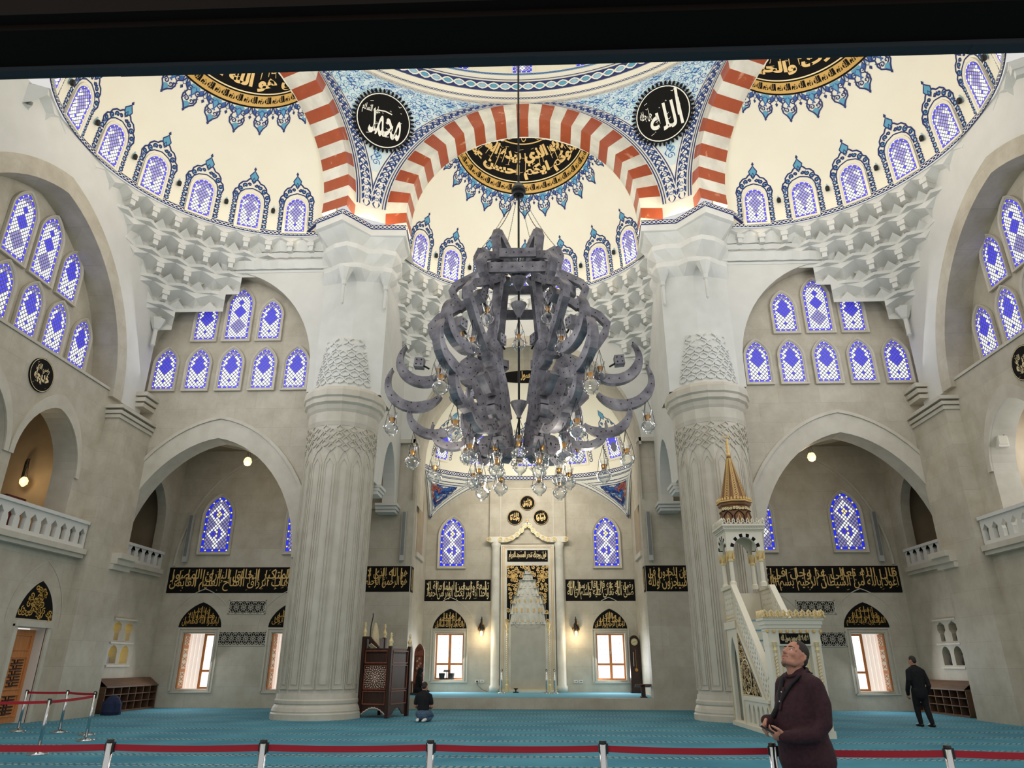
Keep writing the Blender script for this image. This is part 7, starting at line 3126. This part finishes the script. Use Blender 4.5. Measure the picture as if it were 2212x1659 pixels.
def head_shapes(mb, M):
    ball(mb, (-.012, 0, .112), (.1, .078, .098), SKIN, M)
    ball(mb, (.03, 0, .06), (.068, .066, .085), SKIN, M)
    ball(mb, (.038, 0, .012), (.06, .054, .055), SKIN, M)
    ball(mb, (.076, 0, -.022), (.024, .028, .024), SKIN, M)
    etube(mb, [(.093, 0, .088), (.106, 0, .066), (.116, 0, .048)], [.011, .013, .017], (0, 1, 0), SKIN, 10, M)
    for s in (-1, 1):
        ball(mb, (.062, s * .036, .052), (.034, .03, .03), SKIN, M)
        etube(mb, [(.086, s * .012, .1), (.08, s * .042, .1), (.06, s * .06, .092)], [.012, .013, .01], (0, 0, 1), SKIN, 10, M)
        etube(mb, [(-.02, s * .078, .04), (-.026, s * .088, .07), (-.024, s * .086, .092), (-.008, s * .08, .096)], [(.009, .012), (.012, .014), (.012, .013), (.008, .01)], (1, 0, 0), SKIN, 10, M)
        ball(mb, (.104, s * .014, .042), (.011, .009, .009), SKIN, M)
        etube(mb, [(-.03, s * .055, .03), (.03, s * .05, -.02), (.07, s * .022, -.03)], [.026, .022, .018], (0, 1, 0), SKIN, 10, M)
    etube(mb, [(.088, -.024, .0), (.1, 0, .003), (.088, .024, .0)], [.009, .011, .009], (0, 0, 1), SKIN, 10, M)
    etube(mb, [(.086, -.02, -.011), (.096, 0, -.011), (.086, .02, -.011)], [.008, .01, .008], (0, 0, 1), SKIN, 10, M)


def face_parts(parent, M, hairkind='short', stub=True):
    mb = MB()
    ball(mb, (-.021, 0, .123), (.0985, .0815, .0965), HAIR, M, 20)
    ball(mb, (-.045, 0, .075), (.072, .077, .075), HAIR, M, 18)
    mb.build('hair', parent, True)
    mb = MB()
    for s in (-1, 1):
        ball(mb, (.082, s * .031, .076), (.012, .0145, .0105), EYEW, M, 10)
        ball(mb, (.0905, s * .0315, .077), (.0045, .0065, .0065), IRIS, M, 8)
    mb.build('eyes', parent, True)
    mb = MB()
    for s in (-1, 1):
        etube(mb, [(.1, s * .014, .103), (.094, s * .036, .108), (.076, s * .058, .101)], [(.0035, .005), (.004, .005), (.002, .003)], (0, 0, 1), HAIR, 8, M)
    mb.build('eyebrows', parent, True)
    mb = MB()
    etube(mb, [(.092, -.022, .001), (.1065, 0, .003), (.092, .022, .001)], [(.0045, .005)] * 3, (0, 0, 1), LIP, 8, M)
    etube(mb, [(.09, -.019, -.011), (.102, 0, -.012), (.09, .019, -.011)], [(.0045, .005)] * 3, (0, 0, 1), LIP, 8, M)
    mb.build('lips', parent, True)
    if stub:
        mb = MB()
        ball(mb, (.077, 0, -.022), (.0252, .0285, .0255), STUB, M)
        for s in (-1, 1):
            etube(mb, [(-.02, s * .0565, .035), (.03, s * .051, -.02), (.07, s * .023, -.03)], [.0258, .0228, .0188], (0, 1, 0), STUB, 10, M)
        etube(mb, [(.092, -.026, .012), (.1035, 0, .018), (.092, .026, .012)], [(.0065, .006)] * 3, (0, 0, 1), STUB, 8, M)
        mb.build('stubble', parent, True)


def hand(mb, W_, f, nrm, sd, curl=(.5, .55, .6, .65), thumb=.6):
    """wrist W_, forward f, palm normal nrm (fingers curl towards it), thumb side sd"""
    W_, f, nrm, sd = Vector(W_), Vector(f).normalized(), Vector(nrm).normalized(), Vector(sd).normalized()
    etube(mb, [W_ - f * .02, W_ + f * .03, W_ + f * .075, W_ + f * .092], [(.029, .021), (.036, .018), (.042, .016), (.038, .012)], sd, SKIN, 12)
    for k, (o, L, c) in enumerate(zip((.03, .0105, -.0095, -.028), (.076, .084, .079, .062), curl)):
        p = W_ + f * (.088 - (.004 if k in (0, 3) else 0)) + sd * o
        pts = [p - f * .012]
        a = 0.15
        for seg, fr in enumerate((.44, .32, .26)):
            a += c
            d = f * cos(a) + nrm * sin(a) + sd * (o * .8)
            pts.append(pts[-1] + d.normalized() * L * fr * (1.16 if seg == 0 else 1))
        etube(mb, pts, [.0098, .0092, .0084, .0072], sd, SKIN, 8)
    p = W_ + f * .022 + sd * .026
    d1 = (f * .62 + sd * .75 + nrm * .15).normalized()
    d2 = (f * .9 + sd * .25 + nrm * thumb).normalized()
    d3 = (f * .8 - sd * .1 + nrm * thumb * 1.3).normalized()
    etube(mb, [p, p + d1 * .04, p + d1 * .04 + d2 * .034, p + d1 * .04 + d2 * .034 + d3 * .026], [.016, .0125, .0108, .0085], nrm, SKIN, 8)


def limb(mb, pts, rs, side=(0, 1, 0), g=0.0, m_=SKIN):
    etube(mb, pts, [((r[0] + g, r[1] + g) if isinstance(r, tuple) else r + g) for r in rs], side, m_)


# ---- the man looking up (local frame: +x forward, +y his left, z up)
def man_looking_up():
    t = thing('person', 'man in a dark maroon jumper looking up, holding a black phone', 'person', (2.56, 6.37, 0), RAD(198))
    Mh = Matrix.Translation((.0, .0, 1.6)) @ Matrix.Rotation(RAD(10), 4, 'Z') @ Matrix.Rotation(RAD(-33), 4, 'Y')
    torso = [((-.025, 0, .93), (.2, .185)), ((-.01, 0, 1.0), (.21, .195)), ((.01, 0, 1.1), (.215, .2)), ((.005, 0, 1.22), (.21, .185)), ((-.015, 0, 1.34), (.205, .162)), ((-.03, 0, 1.43), (.19, .125)), ((-.035, 0, 1.485), (.13, .095)), ((-.03, 0, 1.53), (.075, .075))]
    arms = {1: ([(-.04, .18, 1.435), (-.05, .225, 1.3), (-.03, .245, 1.17), (.05, .23, 1.09), (.15, .18, 1.075), (.25, .12, 1.07)], [.07, .066, .058, .055, .044, .036]),
            -1: ([(-.04, -.19, 1.435), (-.05, -.25, 1.3), (-.05, -.27, 1.18), (.06, -.23, 1.15), (.2, -.13, 1.16), (.27, -.06, 1.175)], [.07, .066, .058, .055, .044, .036])}
    legs = {s: ([(-.02, s * .1, .95), (.0, s * .11, .72), (.0, s * .115, .5), (-.02, s * .12, .3), (-.03, s * .12, .1)], [(.105, .12), (.092, .1), (.066, .07), (.06, .065), (.045, .05)]) for s in (-1, 1)}
    mb = MB()
    head_shapes(mb, Mh)
    limb(mb, [(-.03, 0, 1.46), (-.015, 0, 1.55), (-.01, 0, 1.63)], [(.07, .07), (.062, .064), (.06, .062)])
    etube(mb, [p for p, r in torso[:-1]], [(r[0] - .018, r[1] - .018) for p, r in torso[:-1]], (0, 1, 0))
    for s in (-1, 1):
        limb(mb, *arms[s], g=-.012)
        limb(mb, *legs[s], g=-.012)
        etube(mb, [(-.06, s * .12, .05), (.05, s * .125, .04), (.15, s * .13, .03)], [(.036, .036), (.042, .034), (.036, .022)], (0, 1, 0))
    # the near hand holds the phone, the other closes over it
    hand(mb, (.235, .125, 1.078), (.86, -.5, -.05), (-.1, -.5, .85), (.35, .45, .75), (.55, .6, .65, .7), .5)
    hand(mb, (.265, -.065, 1.178), (.75, .45, -.5), (-.35, .4, -.8), (.3, .6, .6), (.5, .55, .6, .6), .3)
    b = fuse('body', mb, t, .0075, 2, SKIN)
    face_parts(t, Mh)
    mb = MB()
    etube(mb, [p for p, r in torso], [r for p, r in torso], (0, 1, 0), MAROON, 24)
    etube(mb, [(-.02, 0, .885), (-.02, 0, .94), (-.01, 0, 1.0)], [(.242, .205), (.236, .202), (.222, .2)], (0, 1, 0), MAROON, 24)
    for s in (-1, 1):
        limb(mb, *arms[s], g=.012, m_=MAROON)
        etube(mb, [(-.03, s * .02, 1.49), (-.035, s * .12, 1.465), (-.04, s * .19, 1.435)], [(.075, .08), (.08, .075), (.078, .07)], (1, 0, 0), MAROON)
    fuse('jumper', mb, t, .011, 4, MAROON)
    mb = MB()
    n = 20
    for q, (z, r, dz) in enumerate(((1.515, .085, 0),)):
        ring = [(-.03 + r * 1.02 * cos(2 * pi * i / n), r * sin(2 * pi * i / n), z + .022 - .03 * cos(2 * pi * i / n)) for i in range(n)]
        mb.tube(ring, .014, MAROON, 8, closed=True)
    mb.build('collar', t, True)
    mb = MB()
    etube(mb, [(.125, .01, 1.42), (.16, .015, 1.34), (.19, .02, 1.26)], [(.016, .006)] * 3, (0, 1, 0), MAROON, 8)
    for z, x in ((1.39, .143), (1.32, .172)):
        ball(mb, (x + .006, .012, z), (.005, .006, .006), SOCK)
    mb.build('placket', t, True)
    mb = MB()
    path = [(-.1, .07, 1.525), (-.04, .1, 1.535), (.03, .1, 1.505), (.09, .07, 1.45), (.14, .03, 1.37), (.175, -.02, 1.29), (.2, -.08, 1.2)]
    for a_, b_ in ((0, 0),):
        etube(mb, path, [(.034, .01)] * 7, (0, 1, .3), BLACKC, 8)
    etube(mb, [(-.1, -.06, 1.52), (-.112, 0, 1.53), (-.1, .07, 1.525)], [(.03, .012)] * 3, (0, 0, 1), BLACKC, 8)
    etube(mb, [(.07, -.06, 1.49), (.13, -.03, 1.4), (.16, 0, 1.32)], [(.03, .01)] * 3, (0, 1, .3), BLACKC, 8)
    mb.build('strap', t, True)
    mb = MB()
    for s in (-1, 1):
        limb(mb, *legs[s], g=.002, m_=BLACKC)
    etube(mb, [(-.02, 0, .85), (-.02, 0, .93)], [(.19, .16), (.185, .15)], (0, 1, 0), BLACKC, 20)
    fuse('trousers', mb, t, .013, 3, BLACKC)
    for s in (-1, 1):
        mb = MB()
        etube(mb, [(-.075, s * .12, .045), (.05, s * .125, .045), (.17, s * .13, .032)], [(.044, .045), (.05, .042), (.04, .028)], (0, 1, 0), BLACKPL)
        mb.build('shoe', t, True)
    # the phone lies in his hand: a thing of its own
    M = t.matrix_basis.copy()
    M = Matrix.Translation(t.location) @ Matrix.Rotation(RAD(198), 4, 'Z')
    ph = thing('phone', 'black mobile phone in the hand of the man looking up', 'phone', M @ Vector((.335, .055, 1.115)))
    R_ = Matrix.Rotation(RAD(198 - 24), 4, 'Z') @ Matrix.Rotation(RAD(-28), 4, 'Y')
    mb = MB()
    mb.box((-.075, -.037, -.009), (.075, .037, .005), BLACKPL, R_)
    mb.build('case', ph)
    mb = MB()
    mb.box((-.07, -.033, .0052), (.07, .033, .006), mat('dark_screen', lin(12, 12, 14), .1), R_)
    mb.build('screen', ph)


man_looking_up()


# ---- kneeling man
def kneeler(name, label, loc, rz, shirt, trousers, short=True, turn=12, nod=14, socks=True, scarf=None, k=1.0):
    t = thing('person', label, 'person', loc, rz)
    t.scale = (k, k, k)
    Mh = Matrix.Translation((.04, 0, .875)) @ Matrix.Rotation(RAD(-turn), 4, 'Z') @ Matrix.Rotation(RAD(nod), 4, 'Y')
    torso = [((-.02, 0, .2), (.18, .15)), ((-.01, 0, .32), (.17, .13)), ((0, 0, .46), (.175, .13)), ((.0, 0, .6), (.19, .13)), ((.0, 0, .7), (.185, .11)), ((.01, 0, .77), (.12, .085)), ((.015, 0, .81), (.07, .07))]
    arms = {s: ([(.0, s * .185, .7), (.0, s * .23, .56), (.02, s * .25, .42), (.14, s * .2, .37), (.26, s * .1, .36)], [.062, .054, .048, .042, .032]) for s in (-1, 1)}
    legs = {s: ([(-.04, s * .1, .22), (.15, s * .14, .22), (.4, s * .17, .13), (.2, s * .15, .075), (-.05, s * .13, .07), (-.16, s * .11, .07)], [(.11, .11), (.1, .09), (.068, .07), (.062, .06), (.045, .05), (.036, .036)]) for s in (-1, 1)}
    mb = MB()
    head_shapes(mb, Mh)
    limb(mb, [(.0, 0, .74), (.025, 0, .83), (.035, 0, .89)], [.066, .06, .058])
    etube(mb, [p for p, r in torso[:-1]], [(r[0] - .015, r[1] - .015) for p, r in torso[:-1]], (0, 1, 0))
    for s in (-1, 1):
        limb(mb, *arms[s])
        limb(mb, *legs[s], g=-.012)
        hand(mb, (.255, s * .105, .36), (.85, -s * .5, .1), (-.1, -s * .3, .9), (.3, s * .2, .8), (.3, .35, .4, .45), .3)
        etube(mb, [(-.16, s * .11, .07), (-.24, s * .1, .06), (-.31, s * .09, .045)], [(.034, .034), (.04, .03), (.034, .02)], (0, 1, 0))
    fuse('body', mb, t, .0085, 2, SKIN)
    if scarf is None:
        face_parts(t, Mh, 'short', False)
    else:
        mb = MB()
        ball(mb, (-.015, 0, .105), (.125, .1, .125), scarf, Mh)
        etube(mb, [(.0, 0, .72), (.02, 0, .85), (.02, 0, .95)], [(.16, .13), (.11, .11), (.1, .1)], (0, 1, 0), scarf)
        fuse('headscarf', mb, t, .01, 3, scarf)
    mb = MB()
    etube(mb, [p for p, r in torso], [(r[0] + .004, r[1] + .006) for p, r in torso], (0, 1, 0), shirt, 22)
    for s in (-1, 1):
        P_, R_ = arms[s]
        if short:
            etube(mb, P_[:2] + [(.01, s * .24, .5)], [(r + .012) for r in R_[:2]] + [.062], (0, 1, 0), shirt)
        else:
            limb(mb, P_, R_, g=.012, m_=shirt)
        etube(mb, [(.01, s * .02, .775), (.0, s * .12, .74), (.0, s * .185, .7)], [(.07, .075), (.075, .07), (.072, .066)], (1, 0, 0), shirt)
    fuse('shirt', mb, t, .011, 4, shirt)
    mb = MB()
    for s in (-1, 1):
        limb(mb, legs[s][0][:5], legs[s][1][:5], g=.01, m_=trousers)
    etube(mb, [(-.05, 0, .18), (-.02, 0, .27)], [(.185, .155), (.178, .14)], (0, 1, 0), trousers, 20)
    fuse('trousers', mb, t, .012, 4, trousers)
    for s in (-1, 1):
        mb = MB()
        etube(mb, [(-.13, s * .115, .07), (-.22, s * .105, .068), (-.32, s * .085, .05)], [(.042, .042), (.05, .04), (.042, .028)], (0, 1, 0), SOCK if socks else BLACKPL)
        mb.build('sock' if socks else 'shoe', t, True)
    return t


kneeler('person', 'man in a black t-shirt and jeans kneeling on the carpet, seen from behind', (-3.02, 22.75, .0), RAD(84), BLACKC, DENIM)
kneeler('person', 'dark-clothed person sitting at the left end of the alcove, half behind the wall corner', (-4.5, 30.9, ZP), RAD(30), BLACKC, BLACKC, False, 0, 18, False, BLACKC, .95)


# ---- man in black walking by the right wall
def walker():
    t = thing('person', 'man in a black suit standing by the right shoe rack, seen from behind', 'person', (11.15, 21.95, 0), RAD(97))
    Mh = Matrix.Translation((.03, 0, 1.62)) @ Matrix.Rotation(RAD(22), 4, 'Z') @ Matrix.Rotation(RAD(10), 4, 'Y')
    torso = [((-.02, 0, .88), (.185, .135)), ((-.01, 0, 1.02), (.18, .13)), ((0, 0, 1.16), (.19, .135)), ((.0, 0, 1.32), (.21, .13)), ((.0, 0, 1.43), (.2, .11)), ((.01, 0, 1.5), (.12, .085)), ((.015, 0, 1.545), (.07, .07))]
    arms = {s: ([(.0, s * .2, 1.42), (-.03, s * .26, 1.2), (-.02 + .05 * s, s * .275, 1.05), (.06 + .06 * s, s * .26, .92), (.1 + .06 * s, s * .24, .82)], [.066, .058, .05, .044, .034]) for s in (-1, 1)}
    legs = {1: ([(-.01, .1, .92), (.05, .1, .7), (.09, .1, .5), (.07, .1, .28), (.04, .1, .09)], [(.105, .12), (.09, .095), (.066, .07), (.06, .065), (.044, .048)]),
            -1: ([(-.01, -.1, .92), (-.02, -.1, .7), (-.03, -.1, .5), (-.1, -.1, .28), (-.16, -.1, .1)], [(.105, .12), (.09, .095), (.066, .07), (.06, .065), (.044, .048)])}
    mb = MB()
    head_shapes(mb, Mh)
    limb(mb, [(.0, 0, 1.48), (.02, 0, 1.57), (.025, 0, 1.63)], [.066, .06, .058])
    etube(mb, [p for p, r in torso[:-1]], [(r[0] - .02, r[1] - .02) for p, r in torso[:-1]], (0, 1, 0))
    for s in (-1, 1):
        limb(mb, *arms[s], g=-.012)
        limb(mb, *legs[s], g=-.012)
        hand(mb, arms[s][0][-1], (.15, -s * .05, -1), (.3, -s * .9, 0), (1, s * .3, 0), (.25, .3, .35, .4), .2)
        fx = legs[s][0][-1][0]
        etube(mb, [(fx - .04, s * .1, .05), (fx + .06, s * .105, .04), (fx + .16, s * .11, .03)], [(.034, .034), (.04, .034), (.034, .02)], (0, 1, 0))
    fuse('body', mb, t, .0085, 2, SKIN)
    face_parts(t, Mh, 'short', False)
    mb = MB()
    etube(mb, [((-.02, 0, .8))] + [p for p, r in torso], [(.195, .145)] + [(r[0] + .008, r[1] + .01) for p, r in torso], (0, 1, 0), BLACKC, 22)
    for s in (-1, 1):
        limb(mb, *arms[s], g=.014, m_=BLACKC)
        etube(mb, [(.01, s * .02, 1.51), (.0, s * .12, 1.47), (.0, s * .2, 1.42)], [(.075, .08), (.08, .075), (.076, .07)], (1, 0, 0), BLACKC)
    fuse('jacket', mb, t, .012, 4, BLACKC)
    mb = MB()
    for s in (-1, 1):
        limb(mb, *legs[s], g=.014, m_=BLACKC)
    etube(mb, [(-.015, 0, .86), (-.015, 0, .94)], [(.18, .13), (.18, .13)], (0, 1, 0), BLACKC, 18)
    fuse('trousers', mb, t, .013, 3, BLACKC)
    for s in (-1, 1):
        mb = MB()
        fx = legs[s][0][-1][0]
        etube(mb, [(fx - .06, s * .1, .042), (fx + .06, s * .105, .042), (fx + .18, s * .11, .032)], [(.042, .042), (.048, .04), (.04, .028)], (0, 1, 0), BLACKPL)
        mb.build('shoe', t, True)


walker()
